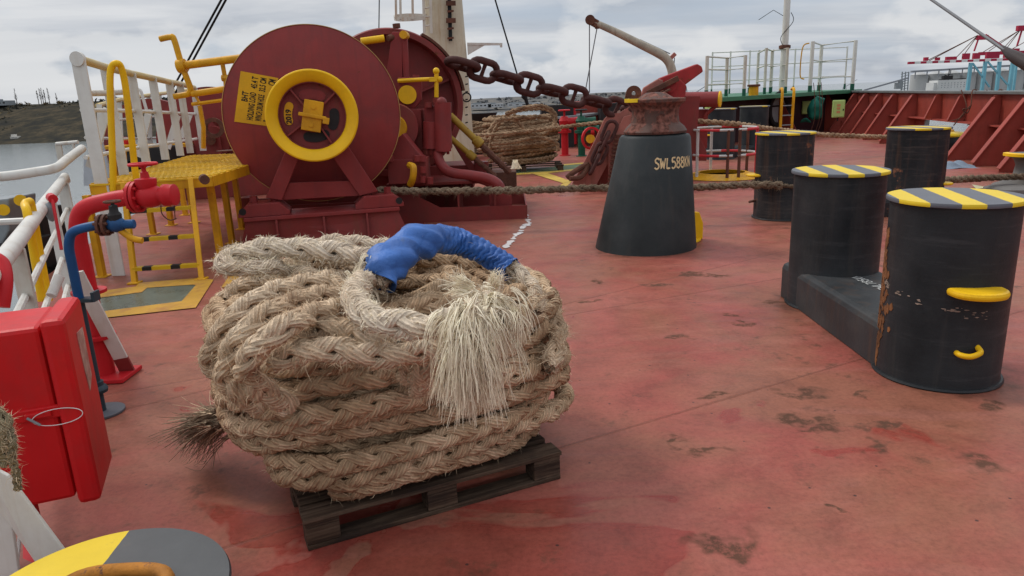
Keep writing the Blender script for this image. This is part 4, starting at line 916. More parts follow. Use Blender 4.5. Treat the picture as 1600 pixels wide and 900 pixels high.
# rust flakes at the joint between near post and base
m = MB(); rg_ = np.random.default_rng(3)
for i in range(260):
    z = rg_.uniform(0.02, 0.9)**1.0; dg_ = -76+rg_.normal()*(3+7*math.exp(-((z-0.45)/0.25)**2)); d = todir(C1, dg_); s_ = V(-d[1], d[0], 0); o = C1+d*(r1+0.001)+V(0, 0, z); k_ = rg_.integers(5, 8); sz = rg_.uniform(0.004, 0.022)
    m.prism([(math.cos(t)*sz*rg_.uniform(.5, 1.1), math.sin(t)*sz*1.9*rg_.uniform(.5, 1.1)) for t in np.linspace(0, 2*math.pi, k_, endpoint=False)], o, s_, V(0, 0, 1), 0.004)
m.build('rust_flakes', paint('orange rust', (0.19, 0.08, 0.032), 0.95, var=0.5, vscale=9, dirt=(0.08, 0.035, 0.02), dirt_amt=0.7, bump=0.4), p1)
m = MB()
for i in range(60):
    dg_ = rg_.choice([-72, -64, -40, -22, 8, 30])+rg_.normal()*5; z = 0.60-0.0011*(dg_+75)+rg_.normal()*0.012; d = todir(C1, dg_); s_ = V(-d[1], d[0], 0); sz = rg_.uniform(0.002, 0.010)
    m.prism([(math.cos(t)*sz*2*rg_.uniform(.4, 1.1), math.sin(t)*sz*0.7*rg_.uniform(.4, 1.1)) for t in np.linspace(0, 2*math.pi, 7, endpoint=False)], C1+d*(r1+0.0005)+V(0, 0, z), s_, V(0, 0, 1), 0.003)
m.build('chafe_marks', paint('chafed primer', (0.25, 0.19, 0.15), 0.8, var=0.5, vscale=12), p1)

C3 = V(3.83, 9.98, 0); C4 = V(5.58, 9.85, 0); r3 = 0.375; H3 = 1.17
ms3 = stripe_mat('cap stripes mid', G(1208, 203, H3), G(1268, 207, H3)-G(1208, 203, H3), 0.32, 0.5, 0.1)
db2 = thing('double_bollard', 'middle pair of worn rusty black bollards with striped caps, behind the nearest pair', 'bollard', ((C3+C4)/2), 'double bollards on the deck')
p3 = post(db2, C3, r3, H3, ms3, blackworn); p4 = post(db2, C4, r3, H3, ms3, blackworn)
base_box(db2, C3, C4, 0.5, 0.24, -0.1, blackworn)
horn(p3, C3, r3, 0.60, -72, 0.28, 0.13); eye(p3, C3, r3, 0.22, -76, rusty, 0.055); horn(p4, C4, r3, 0.42, 88, 0.2, 0.1)
C5 = V(5.55, 18.9, 0); C6 = V(6.75, 19.9, 0); r5 = 0.375; H5 = 1.27
ms5 = stripe_mat('cap stripes far', (5.6, 18.9), (0.6, -0.8), 0.5, 0.35, 0.3, one=(0.13, 0.14, 0.15))
db3 = thing('double_bollard', 'farthest pair of black bollards standing behind the red and white guard rail', 'bollard', ((C5+C6)/2), 'double bollards on the deck')
p5 = post(db3, C5, r5, H5, ms5, blackfar); p6 = post(db3, C6, r5, H5, ms5, blackfar); base_box(db3, C5, C6, 0.5, 0.25, -0.1, blackfar)
horn(p5, C5, r5, 0.62, -50, 0.3, 0.12)
# single low bollard at the lower left corner of the picture, top cap seen close
t0 = 2.07; cc = CAM + ray(148, 940)*t0; C0 = V(cc[0], cc[1], 0); z0 = cc[2]
sb = thing('low_bollard', 'low round post with yellow and grey cap and rusty ring, at the lower left corner', 'bollard', C0)
A, B = G(195, 838, z0), G(163, 880, z0); d = unit(B-A)
m0 = stripe_mat('cap halves', A, d, 3.0, 0.5, 0.5, one=(0.075, 0.078, 0.08))
post(sb, C0, 0.345, z0, m0, black)
rp = [C0+V(0.045, 0.02, 0)+V(math.cos(t)*0.155, math.sin(t)*0.10, z0+0.022+0.006*math.sin(3*t)) for t in np.linspace(0, 2*math.pi, 33)[:-1]]
MB().tube(rp, 0.021, 12, closed=True).build('lifting_ring', paint('rusty orange ring', (0.42, 0.17, 0.03), 0.8, var=0.4, vscale=8, rust=0.45, rust_scale=7, dirt_amt=0.6, rust_col=(0.10, 0.05, 0.035), bump=0.5), sb)
MB().bar(C0+V(0.0, -0.10, z0+0.03), C0+V(0.09, -0.12, z0+0.03), 0.05, 0.04).build('ring_lug', yellowcap, sb, bevel=0.008)

# ================================================================ PEDESTAL ROLLER
CP = V(1.62, 8.42, 0)
pr_ = thing('pedestal_roller', 'tall black cone shaped pedestal with rusty roller on top, lettered SWL588KN', 'fairlead', CP)
rb, rt_, hc, sx = 0.595, 0.395, 1.30, 0.10
cone = MB().lathe([(rb, 0), (rb-0.005, 0.03), (rt_+0.01, hc-0.03), (rt_-0.01, hc), (rt_-0.06, hc+0.012), (0.01, hc+0.012)], CP, n=96)
for v in cone.v: v[:, 0] += sx*np.clip(v[:, 2]/hc, 0, 1.0)
co = cone.build('pedestal', paint('cone black paint', (0.024, 0.029, 0.030), 0.45, var=0.3, rust=0.02, dirt=(0.06, 0.06, 0.06), dirt_amt=0.4, streak=0.4, streak_col=(0.05, 0.045, 0.04), bump=0.12), pr_)
T0 = CP+V(sx, 0, 0)
MB().lathe([(0.30, hc+0.012), (0.352, hc+0.02), (0.36, hc+0.045), (0.33, hc+0.09), (0.275, hc+0.14), (0.262, hc+0.22), (0.268, hc+0.29), (0.29, hc+0.33), (0.335, hc+0.365), (0.34, hc+0.395), (0.33, hc+0.405), (0.2, hc+0.41), (0.12, hc+0.46), (0.10, hc+0.47), (0.001, hc+0.475)], T0, n=72).build('roller', steel, pr_)
m = MB().lathe([(0.30, hc+0.372), (0.348, hc+0.372), (0.348, hc+0.412), (0.30, hc+0.412)], T0, n=20, closed=True, a0=R(-38), a1=R(28), ref=todir(T0, -62)); m.build('yellow_band', yellowcap, pr_)
vs, fs = strokes('SWL588KN', 0.112, 0.17)
wmax = vs[:, 0].max(); zt = 0.955
cdir = unit(V(-T0[0], -T0[1], 0)); cr = V(-cdir[1], cdir[0], 0)   # to the picture's right
a0_, a1_ = R(3), R(66)
VS = []
for x, y, _ in vs:
    z = zt + y; rr_ = rb-0.005+(rt_+0.01-rb+0.005)*(z-0.03)/(hc-0.06)+0.003; a = a0_+(a1_-a0_)*x/wmax
    VS.append(CP + V(sx*z/hc, 0, z) + (cdir*math.cos(a)+cr*math.sin(a))*rr_)
MB().add(VS, fs).build('lettering', paint('cream lettering paint', (0.66, 0.50, 0.27), 0.7, var=0.2, vscale=20), co)
m = MB().lathe([(0.02, 0.004), (0.33, 0.004), (0.33, 0.016), (0.02, 0.016)], CP+V(0.40, 0.28, 0), n=40, closed=True); 
tag(m.build('foot_plate', yellow, loc=CP+V(0.4, 0.28, 0)), 'yellow painted foot showing behind the black cone pedestal', 'plate')
MB_ = MB().prism([(-0.16, 0), (0.16, 0), (0.16, 0.2), (0.1, 0.34), (-0.02, 0.36), (-0.16, 0.2)], CP+V(0.60, 0.2, 0.0), V(0.9, 0.4, 0), V(0, 0, 1), 0.05)
tag(MB_.build('yellow_lug', yellow, loc=CP+V(0.52, 0.2, 0), bevel=0.01), 'rounded yellow lug standing on deck behind the right side of the black cone', 'lug')

# ================================================================ PALLET AND ROPE PILE
FL = G(482, 862); FRp = G(877, 748); ex = unit(FRp-FL); ey = V(-ex[1], ex[0], 0); pw, pd = 1.2, 0.85; wood_old = wood; wood = wood_mat(math.atan2(ex[1], ex[0]))
pal = thing('pallet', 'dark weathered wooden pallet under the near rope pile', 'pallet', FL+ex*0.6+ey*0.5)
for j, yy in enumerate((0.05, 0.425, 0.80)):
    MB().box(FL+ex*pw/2+ey*yy+V(0, 0, 0.012), (pw, 0.1, 0.022), (ex, ey, V(0, 0, 1))).build('bottom_board', wood, pal, bevel=0.003)
    for xx in (0.07, 0.6, 1.13):
        MB().box(FL+ex*xx+ey*yy+V(0, 0, 0.024+0.04), (0.14, 0.099, 0.078), (ex, ey, V(0, 0, 1))).build('block', wood, pal, bevel=0.004)
for xx in (0.07, 0.6, 1.13): MB().box(FL+ex*xx+ey*0.425+V(0, 0, 0.104+0.011), (0.14, 0.85, 0.02), (ex, ey, V(0, 0, 1))).build('stringer_board', wood, pal, bevel=0.003)
for yy in np.linspace(0.05, 0.80, 6): MB().box(FL+ex*pw/2+ey*yy+V(0, 0, 0.127+0.011), (pw+0.014*math.sin(yy*30), 0.105+0.01*math.sin(yy*50), 0.02), (ex, ey, V(0, 0, 1))).build('deck_board', wood, pal, bevel=0.003)

rr0 = 0.0545
PCx = FL+ex*0.60+ey*0.58
rc = thing('rope_pile', 'big coil of thick braided rope with blue canvas sleeve and frayed tassel on a pallet', 'rope', V(PCx[0], PCx[1], 0.15))
rgp = np.random.default_rng(21)
def ring_pt(th, a, b, ph=0, n=2.9):
    c_, s_ = math.cos(th), math.sin(th); x = a*abs(c_)**(2/n)*(1 if c_ > 0 else -1); y = b*abs(s_)**(2/n)*(1 if s_ > 0 else -1)
    return ex*x + ey*y
def spiral(layers, start_th=-2.2, npt=40, seed=3, ctr=PCx):
    """layers: list of (halfwidth, halfdepth, z, dx, dy, tilt)"""
    rg = np.random.default_rng(seed); L = len(layers); pts = []; ph = rg.uniform(0, 6.28, (L+1, 4))
    tot = (L-1)*npt
    for i in range(tot+1):
        u = i/npt; k_ = min(int(u), L-2); f = u-k_; f = f*f*(3-2*f) if f > 0.0 else 0
        f2 = max(0, (u-k_-0.72)/0.28); f2 = f2*f2*(3-2*f2)      # climbs to the next layer in the last part of a turn
        a = [layers[k_][q]*(1-f2)+layers[k_+1][q]*f2 for q in range(6)]; th = start_th + 2*math.pi*i/npt
        wob = 0.028*math.sin(2*th+ph[k_][0])+0.016*math.sin(3*th+ph[k_][1]); wob2 = 0.028*math.sin(2*th+ph[k_+1][0])+0.016*math.sin(3*th+ph[k_+1][1]); w_ = wob*(1-f2)+wob2*f2
        wz = 0.021*math.sin(2*th+ph[k_][2])+0.010*math.sin(5*th+ph[k_][3]); wz2 = 0.021*math.sin(2*th+ph[k_+1][2])+0.010*math.sin(5*th+ph[k_+1][3])
        q = ring_pt(th, a[0]+w_, a[1]+w_); c_ = math.cos(th); s_ = math.sin(th)
        pts.append(ctr + q + ex*a[3] + ey*a[4] + V(0, 0, a[2] + wz*(1-f2)+wz2*f2 + a[5]*c_ - 0.0*s_))
    return pts
Z0 = 0.15+rr0+0.005; dz = 0.0915
lay_out = [ # hw, hd, z, dx, dy, tilt(right side up)
 (0.58, 0.51, Z0, 0.03, -0.07, 0.0), (0.73, 0.57, Z0+dz*0.95, 0.06, -0.04, 0.0), (0.75, 0.58, Z0+dz*1.9, -0.02, 0.0, 0.01), (0.77, 0.60, Z0+dz*2.85, -0.02, 0, 0.015),
 (0.77, 0.62, Z0+dz*3.8, -0.01, -0.01, 0.02), (0.79, 0.62, Z0+dz*4.7, -0.03, 0, 0.01), (0.78, 0.60, Z0+dz*5.6, -0.01, 0.0, 0.0), (0.81, 0.60, Z0+dz*6.5, -0.02, 0.01, -0.01), (0.78, 0.56, Z0+dz*7.2, -0.02, 0.02, -0.01), (0.70, 0.50, Z0+dz*7.7, -0.03, 0.03, -0.02),
 (0.60, 0.43, Z0+dz*7.5, -0.05, 0.04, 0.0), (0.48, 0.33, Z0+dz*7.4, -0.06, 0.05, 0.0), (0.36, 0.22, Z0+dz*7.4, -0.02, 0.04, 0.0), (0.24, 0.12, Z0+dz*7.3, 0.0, 0.02, 0)]
path = smooth_path(spiral(lay_out, -2.35), 4)
braid(path, rr0, rope_brown, 'coil', rc, lay=0.30, fuzz=26000, fuzz_mat=fibre_brown, fuzz_len=0.014, seed=2, nside=9, twist=0.25)
# inner filling turns
lay_in = [(0.48, 0.42, Z0+dz*0.5, 0, 0, 0), (0.60, 0.49, Z0+dz*1.45, 0, 0, 0), (0.66, 0.52, Z0+dz*2.4, 0, 0, 0.01), (0.68, 0.53, Z0+dz*3.3, 0, 0, 0.01), (0.70, 0.54, Z0+dz*4.25, 0, 0, 0.01), (0.70, 0.53, Z0+dz*5.1, 0, 0, 0), (0.60, 0.44, Z0+dz*5.9, -0.02, 0.0, 0), (0.45, 0.32, Z0+dz*5.9, 0, 0, 0), (0.3, 0.2, Z0+dz*5.6, 0, 0, 0), (0.2, 0.1, Z0+dz*5.4, 0, 0, 0)]
braid(smooth_path(spiral(lay_in, 0.6, seed=8), 3), rr0, rope_brown, 'inner_coil', rc, lay=0.30, fuzz=3000, fuzz_mat=fibre_brown, fuzz_len=0.02, seed=5, nside=7)
def tp(px, py, Y): return P(px, py, Y)
# turns lying across the left half of the top, from the middle out over the rim
def gz(*q):
    p_ = [G(x, y, z) for x, y, z in q]; e = p_[-1]; inw = unit(V(PCx[0]-e[0], PCx[1]-e[1], 0)); return smooth_path(p_+[e+inw*0.07-V(0, 0, 0.10), e+inw*0.20-V(0, 0, 0.22)], 10)
for k_, q_ in enumerate((
  [(560, 430, 0.99), (500, 440, 1.03), (440, 452, 1.04), (385, 478, 1.02), (345, 520, 0.93), (330, 565, 0.80)],
  [(570, 470, 0.97), (510, 462, 1.03), (455, 475, 1.05), (405, 500, 1.03), (365, 540, 0.95), (352, 590, 0.82)],
  [(600, 500, 0.98), (540, 485, 1.02), (490, 492, 1.06), (440, 515, 1.06), (400, 545, 1.0), (385, 580, 0.9)],
  [(470, 525, 0.98), (500, 512, 1.01), (540, 515, 1.0), (580, 530, 0.97), (640, 535, 0.93)],
  [(430, 565, 0.92), (480, 548, 0.96), (540, 548, 0.95), (600, 556, 0.92), (660, 552, 0.90)],
  [(350, 470, 0.92), (390, 440, 0.97), (440, 420, 1.0), (500, 405, 1.02), (560, 398, 1.03)])):
    braid(gz(*q_), rr0*0.97, rope_mid, 'loop', rc, lay=0.30, fuzz=2800, fuzz_mat=fibre_brown, fuzz_len=0.020, seed=31+k_)
# right rim lumps
braid(smooth_path([tp(790, 440, 3.5), tp(835, 455, 3.45), tp(862, 490, 3.3), tp(872, 530, 3.15), tp(860, 575, 3.02)], 10), rr0*1.0, rope_mid, 'loop', rc, lay=0.30, fuzz=3000, fuzz_mat=fibre_brown, fuzz_len=0.024, seed=35)
braid(smooth_path([tp(650, 405, 3.75), tp(700, 408, 3.8), tp(760, 420, 3.75), tp(805, 440, 3.6), tp(820, 470, 3.4), tp(800, 500, 3.2)], 10), rr0*0.95, rope_brown, 'loop', rc, lay=0.30, fuzz=2000, fuzz_mat=fibre_brown, fuzz_len=0.02, seed=36)
# the diagonal rope sweeping over the front: lower left up to the tassel
braid(smooth_path([tp(345, 575, 3.02), tp(375, 600, 2.90), tp(430, 598, 2.79), tp(500, 580, 2.75), tp(560, 560, 2.75), tp(630, 545, 2.78), tp(700, 540, 2.82)], 10), rr0*1.04, rope_mid, 'loop', rc, lay=0.31, fuzz=3600, fuzz_mat=fibre_brown, fuzz_len=0.022, seed=37)
# back top ropes running left to right
braid(smooth_path([tp(455, 400, 3.7), tp(520, 380, 3.85), tp(590, 385, 3.9), tp(650, 392, 3.85), tp(700, 400, 3.9), tp(760, 412, 3.9)], 10), rr0*1.02, rope_pale, 'loop', rc, lay=0.31, fuzz=2200, fuzz_mat=fibre_pale, fuzz_len=0.018, seed=38)
# pale bight sticking out at the left: runs out, turns and comes back below
braid(smooth_path([tp(600, 412, 3.25), tp(555, 400, 3.27), tp(500, 391, 3.27), tp(440, 388, 3.25), tp(390, 392, 3.2), tp(352, 404, 3.13), tp(352, 416, 3.08), tp(385, 420, 3.1), tp(430, 418, 3.2), tp(470, 430, 3.35)], 10), rr0*1.06, rope_pale, 'bight', rc, lay=0.31, fuzz=5200, fuzz_mat=fibre_pale, fuzz_len=0.018, seed=39, taper=([0, .5, .58, .7, 1], [1, 1, .8, .75, .7]))
braid(smooth_path([tp(420, 440, 3.35), tp(470, 432, 3.25), tp(520, 445, 3.15), tp(560, 462, 3.08), tp(600, 478, 3.0)], 10), rr0*1.0, rope_mid, 'loop', rc, lay=0.31, fuzz=2600, fuzz_mat=fibre_pale, fuzz_len=0.024, seed=40)
# pale eye: heavy rope down the front then right to the tassel; the rest inside the canvas
eye_path = [G(x, y, z) for x, y, z in ((600, 420, 1.04), (572, 434, 1.07), (554, 462, 1.08), (575, 492, 1.08), (625, 508, 1.07), (680, 509, 1.07), (728, 494, 1.07), (770, 470, 1.03))]
braid(smooth_path(eye_path, 12), rr0*1.08, rope_pale, 'eye', rc, lay=0.33, fuzz=5200, fuzz_mat=fibre_pale, fuzz_len=0.018, seed=41, taper=([0, .15, 1], [.9, 1, .95]))
sleeve_path = smooth_path([tp(588, 440, 2.98), tp(606, 412, 3.05), tp(636, 387, 3.2), tp(672, 374, 3.35), tp(712, 377, 3.45), tp(748, 391, 3.45), tp(775, 406, 3.42), tp(800, 422, 3.36)], 12)
braid(smooth_path([tp(590, 448, 2.95), tp(606, 412, 3.05), tp(636, 387, 3.2), tp(672, 376, 3.35), tp(712, 379, 3.45), tp(748, 393, 3.45), tp(778, 408, 3.42), tp(812, 428, 3.34), tp(836, 455, 3.22), tp(840, 490, 3.1)], 10), rr0*0.78, rope_pale, 'eye', rc, lay=0.30, fuzz=2500, fuzz_mat=fibre_pale, fuzz_len=0.02, seed=42)
# canvas sleeve: wrinkled tube with slack folds at the left and gathered rings at the right
sp_, ss_ = resample(sleeve_path, 0.006); k = len(sp_); T = np.gradient(sp_, axis=0); T /= np.linalg.norm(T, axis=1)[:, None]
A = np.cross(V(0, 0, 1)[None], T); A /= np.linalg.norm(A, axis=1)[:, None]; B = np.cross(T, A); nn = 56; th = np.arange(nn)*2*math.pi/nn; u = ss_/ss_[-1]
sm = lambda a, b, x: np.clip((x-a)/(b-a), 0, 1)**2*(3-2*np.clip((x-a)/(b-a), 0, 1))
rad0 = 0.073 - 0.020*sm(0.35, 0.85, u)
UU, TH = np.meshgrid(u, th, indexing='ij'); SS = UU*ss_[-1]
soft = (1-sm(0.45, 0.62, UU))
tri = lambda x: 2*np.abs((x/(2*math.pi)) % 1.0-0.5)*2-1
fold = soft*(0.011*tri(SS*26+1.9*np.sin(TH+0.5)+TH) + 0.008*tri(2*TH+SS*34+1.5*np.sin(SS*11)) + 0.007*tri(4*TH-SS*47+1.0)+0.004)
gath = (1-soft)*(0.012*np.abs(np.sin(SS*98+1.1*np.sin(2*TH+SS*9)+0.7*np.sin(3*TH+SS*20)+0.5*np.sin(7*TH)))**0.7-0.004 + 0.004*tri(5*TH+SS*60))
end = 1 + 0.16*np.exp(-(UU/0.06)**2)
RR = (rad0[:, None]+fold+gath)*end
el_ = 1.0+0.16*soft     # slack canvas hangs a little flatter
VSS = sp_[:, None] + RR[..., None]*(np.cos(TH)[..., None]*A[:, None]*el_[..., None] + np.sin(TH)[..., None]*B[:, None])
fs = [(i*nn+j, i*nn+(j+1) % nn, (i+1)*nn+(j+1) % nn, (i+1)*nn+j) for i in range(k-1) for j in range(nn)]
so_ = MB().add(VSS.reshape(-1, 3), fs, True).build('canvas_sleeve', canvas_m, rc, sharp=28)
md = so_.modifiers.new('thick', 'SOLIDIFY'); md.thickness = 0.003
# frayed ends --------------------------------------------------------------
def tassel(name, mat, origin, spread, outdir, n, L, droop, seed, w=0.0014, floor=None, gather=0.05, k=9, fan=0.5, clump=9, noise=1.0):
    rg = np.random.default_rng(seed); out = []
    od = unit(outdir); sd = unit(np.cross(od, V(0, 0, 1)))
    for i in range(max(1, n//clump)):
        o = origin + rg.normal(size=3)*gather; a = rg.normal()*fan; d = unit(od*math.cos(a)+sd*math.sin(a)*spread+V(0, 0, (rg.normal()*0.22+0.1)*noise)); l0 = L*rg.uniform(0.65, 1.1); cur0 = rg.normal(size=3)*0.06*noise; ph = rg.uniform(0, 6.28)
        for c_ in range(clump):
            p_ = o+rg.normal(size=3)*0.004; pts = [p_.copy()]; g = unit(d+rg.normal(size=3)*0.07); l_ = l0*rg.uniform(0.75, 1.08); cur = cur0+rg.normal(size=3)*0.03*noise
            for q in range(k-1):
                g = unit(g + V(0, 0, -droop*(0.6+0.8*q/k)) + cur + rg.normal(size=3)*0.055*noise + sd*0.13*math.sin(q*1.3+ph)*noise); p_ = p_+g*l_/(k-1)
                if floor is not None and p_[2] < floor+0.012: p_[2] = floor+rg.uniform(0.004, 0.03); g[2] = 0
                pts.append(p_.copy())
            out.append(np.array(pts))
    return fibres(name, mat, rc, out, w)
to = tp(765, 485, 2.86)
camd = unit(V(-to[0], -to[1], 0)); rgt = V(-camd[1], camd[0], 0)
tassel('frayed_end', fibre_pale, G(738, 497, 1.12), 1.0, camd*0.22-rgt*0.03+V(0, 0, 0.02), 1200, 0.315, 0.68, 1, 0.0018, gather=0.024, fan=0.17, k=13, noise=1.3)
tassel('frayed_end', fibre_pale, G(778, 484, 1.11), 1.0, camd*0.45+rgt*0.35+V(0, 0, 0.05), 520, 0.17, 0.5, 2, 0.0018, gather=0.026, fan=0.34, k=11, noise=1.3)
tassel('frayed_end', fibre_pale, G(715, 505, 1.10), 1.0, camd*0.3-rgt*0.4+V(0, 0, -0.05), 90, 0.16, 0.5, 12, 0.0015, gather=0.022, fan=0.4, k=9)
tassel('frayed_tuft', fibre_pale, G(735, 460, 1.10), 1.2, -rgt*0.8+V(0, 0, 0.35)-camd*0.2, 140, 0.10, 0.05, 3, 0.0021, gather=0.02, fan=0.3, clump=7)
tassel('frayed_tuft', fibre_pale, G(770, 455, 1.08), 1.2, rgt*0.15+V(0, 0, 0.8)-camd*0.1, 100, 0.09, 0.05, 4, 0.0021, gather=0.02, fan=0.35, clump=7)
tassel('frayed_tuft', fibre_pale, G(755, 480, 1.12), 1.5, camd*0.6+V(0, 0, 0.6), 260, 0.05, 0.15, 5, 0.0018, gather=0.03, fan=1.2, clump=5)
tassel('frayed_tuft', fibre_brown, tp(835, 470, 3.1), 1.5, camd*0.4+rgt*0.4+V(0, 0, 0.5), 160, 0.06, 0.15, 6, 0.0016, gather=0.045, fan=1.2, clump=4)
q_ = tp(352, 650, 3.2)
tassel('frayed_end', fibre_grey, q_, 0.6, (G(258, 697)-q_), 640, 0.46, 0.02, 7, 0.0022, floor=0.0, gather=0.034, fan=0.17, k=10, clump=10, noise=0.4)
tassel('frayed_end', MATS['brown fibre'], q_, 0.6, (G(262, 690)-q_), 150, 0.46, 0.02, 17, 0.0020, floor=0.0, gather=0.034, fan=0.2, k=10, clump=4, noise=0.4)
tassel('frayed_whipping', fibre_pale, tp(572, 425, 3.0), 1.0, camd*0.6-rgt*0.2+V(0, 0, 0.2), 220, 0.11, 0.6, 9, 0.0015, gather=0.030, fan=0.5)
# a few single yarns lying loose
# ================================================================ MOORING WINCH (front drum)
ZU = V(0, 0, 1); fa = G(381, 341, 0.42); fb = G(624, 323.5, 0.42); fa[2] = 0; fb[2] = 0
nz = unit(V(0.225, -0.974, 0)); e1 = V(-nz[1], nz[0], 0); fb = fa + e1*np.dot(fb-fa, e1)
DC = P(490, 180, 9.85)              # drum flange centre
mw = thing('mooring_winch', 'maroon mooring winch with huge round flange, yellow warping head and yellow data plate', 'winch', V(DC[0], DC[1], 0))
RD = 1.145
# front flange disc with thin yellow worn edge, drum barrel, rear flange
MB().lathe([(0.3, 0), (RD-0.02, 0), (RD, -0.012), (RD, -0.035), (RD-0.02, -0.05), (0.3, -0.05)], DC, nz, 128, closed=True).build('flange', maroon, mw)
MB().lathe([(RD-0.004, 0.003), (RD+0.004, 0.0), (RD+0.004, -0.010), (RD-0.004, -0.010)], DC, nz, 128, closed=True).build('flange_edge', paint('worn yellow edge', (0.42, 0.25, 0.09), 0.6, rust=0.1), mw)
D2 = DC - nz*0.95
MB().lathe([(0.3, 0), (RD, 0), (RD, -0.04), (0.3, -0.04)], D2, nz, 96, closed=True).build('rear_flange', maroon, mw)
MB().lathe([(RD-0.004, 0.004), (RD+0.005, 0.0), (RD+0.005, -0.012), (RD-0.004, -0.012)], D2, nz, 96, closed=True).build('flange_edge', MATS['worn yellow edge'], mw)
MB().lathe([(0.42, -0.06), (0.42, -0.94)], DC, nz, 48).build('barrel', maroon2, mw)
# mooring rope wound on the barrel
hp = [DC - nz*(0.12+0.75*t/14) + (e1*math.cos(2*math.pi*t)+ZU*math.sin(2*math.pi*t))*0.50 for t in np.linspace(0, 14, 14*20)]
tag(braid(np.array(hp), 0.05, rope_grey, 'wound_rope', None, loc=DC, lay=0.3, ds=0.03, nside=5, seed=60, up=nz), 'grey brown rope wound on the drum of the front winch', 'rope')
# warping head
WH = DC + nz*0.62; KW = 0.955
MB().lathe([(0.30, -0.36), (0.43, -0.34), (0.435, -0.18), (0.455, -0.09), (0.50, -0.035), (0.54, -0.012), (0.560, 0.0), (0.565, 0.012), (0.560, 0.026), (0.545, 0.034), (0.51, 0.022), (0.455, -0.01), (0.425, -0.035), (0.415, -0.05), (0.413, -0.19), (0.36, -0.22), (0.31, -0.36)], WH, nz, 96, closed=True).build('warping_head', yellow, mw)
MB().lathe([(0.4125, -0.055), (0.4125, -0.149), (0.404, -0.149), (0.404, -0.055)], WH, nz, 64, closed=True).build('inner_rim', maroon2, mw)
MB().lathe([(0.06, -0.15), (0.41, -0.15), (0.41, -0.175), (0.06, -0.175)], WH, nz, 64, closed=True).build('web_plate', maroon2, mw)
m = MB()
for a in (42, 125, 215, 300):
    a = R(a); d = e1*math.cos(a)+ZU*math.sin(a); m.bar(WH-nz*0.11+d*0.14, WH-nz*0.11+d*0.40, 0.02, 0.09, nz)
m.build('rib', maroon2, mw)
def slot(deg, mat, name, r=0.27, ln=46, w_=0.06, off=-0.140):
    m = MB(); poly = []; a0 = R(deg-ln/2); a1 = R(deg+ln/2)
    for t in np.linspace(a0, a1, 12): poly.append(((r+w_)*math.cos(t), (r+w_)*math.sin(t)))
    c_ = (r*math.cos(a1), r*math.sin(a1))
    for t in np.linspace(0, math.pi, 7)[1:-1]: poly.append((c_[0]+w_*math.cos(a1+t), c_[1]+w_*math.sin(a1+t)))
    for t in np.linspace(a1, a0, 12): poly.append(((r-w_)*math.cos(t), (r-w_)*math.sin(t)))
    c_ = (r*math.cos(a0), r*math.sin(a0))
    for t in np.linspace(0, math.pi, 7)[1:-1]: poly.append((c_[0]-w_*math.cos(a0+t)*1, c_[1]-w_*math.sin(a0+t)))
    return m.prism(poly, WH+nz*off, e1, ZU, 0.006).build(name, mat, mw)
slot(85, maroon, 'slot_cover'); slot(-85, darkm, 'slot'); slot(-12, darkm, 'slot', ln=34)
yp = slot(172, yellowr, 'year_plate', r=0.30, w_=0.05, ln=36)
blk = paint('black stencil', (0.02, 0.018, 0.015), 0.7)
m = MB(); plane_text(m, '2019', 0.088, WH-nz*0.133+(-e1*0.268-ZU*0.085), unit(ZU*1.0+e1*0.05), unit(-e1*1.0+ZU*0.05), bold=0.003); m.build('lettering', blk, yp)
m = MB(); u_ = unit(e1*0.97-ZU*0.22); v_ = unit(ZU*0.97+e1*0.22)
m.box(WH-nz*0.09, (0.24, 0.14, 0.38), (u_, nz, v_)); hub = m.build('hub_block', yellowr, mw, bevel=0.01)
m = MB(); m.box(WH-nz*0.005, (0.34, 0.035, 0.045), (u_, nz, v_)); m.box(WH-nz*0.01+u_*0.17-v_*0.03, (0.08, 0.07, 0.08), (u_, nz, v_)); m.build('keeper_bar', yellowr, hub, bevel=0.008)
m = MB()
for s_ in (1, -1): m.cyl(WH-nz*0.03+v_*0.11*s_, WH-nz*0.005+v_*0.11*s_, 0.03, n=6)
m.build('bolt', yellowr, hub)
MB().lathe([(0.17, -0.15), (0.17, -0.12), (0.0001, -0.12)], WH, nz, 32).build('shaft_boss', maroon2, mw)
# shaft to the bearing
MB().cyl(WH-nz*0.16, DC, 0.14, n=24).build('shaft', maroon2, mw)
# data plate riveted on the flange, left of the head
u2 = unit(e1*0.985+ZU*-0.14); v2 = unit(ZU*0.985+e1*0.14)         # plate axes (slightly tilted)
pc_ = DC + nz*0.006
def on_disc(px, py):
    d = ray(px, py); t = np.dot(pc_-CAM, nz)/np.dot(d, nz); return CAM+d*t
ca, cb, cc_, cd_ = on_disc(376, 111), on_disc(366, 190), on_disc(425, 198), on_disc(435, 122)
dp = MB().plate([ca, cb, cc_, cd_], nz, 0.008).build('data_plate', paint('plate yellow', (0.60, 0.33, 0.012), 0.45, var=0.1, dirt_amt=0.3), mw)
ux = unit(ca-cb); uy = unit(np.cross(nz, ux)); uy = uy if np.dot(uy, cb-cc_) > 0 else -uy
H_pl = np.linalg.norm(ca-cb); Wd = np.linalg.norm(cc_-cb)
m = MB(); tx = nz*0.0055
def line(txt, frac, start, end, size):
    vs_, f_ = text_mesh(txt, size, bold=0.0035, spacing=1.05); wd = vs_[:, 0].max(); vs_[:, 0] *= (end-start)*H_pl/wd
    org = cb + (cc_-cb)*frac + ux*start*H_pl + tx; m.add(org[None]+vs_[:, :1]*ux[None]+vs_[:, 1:2]*uy[None], f_)
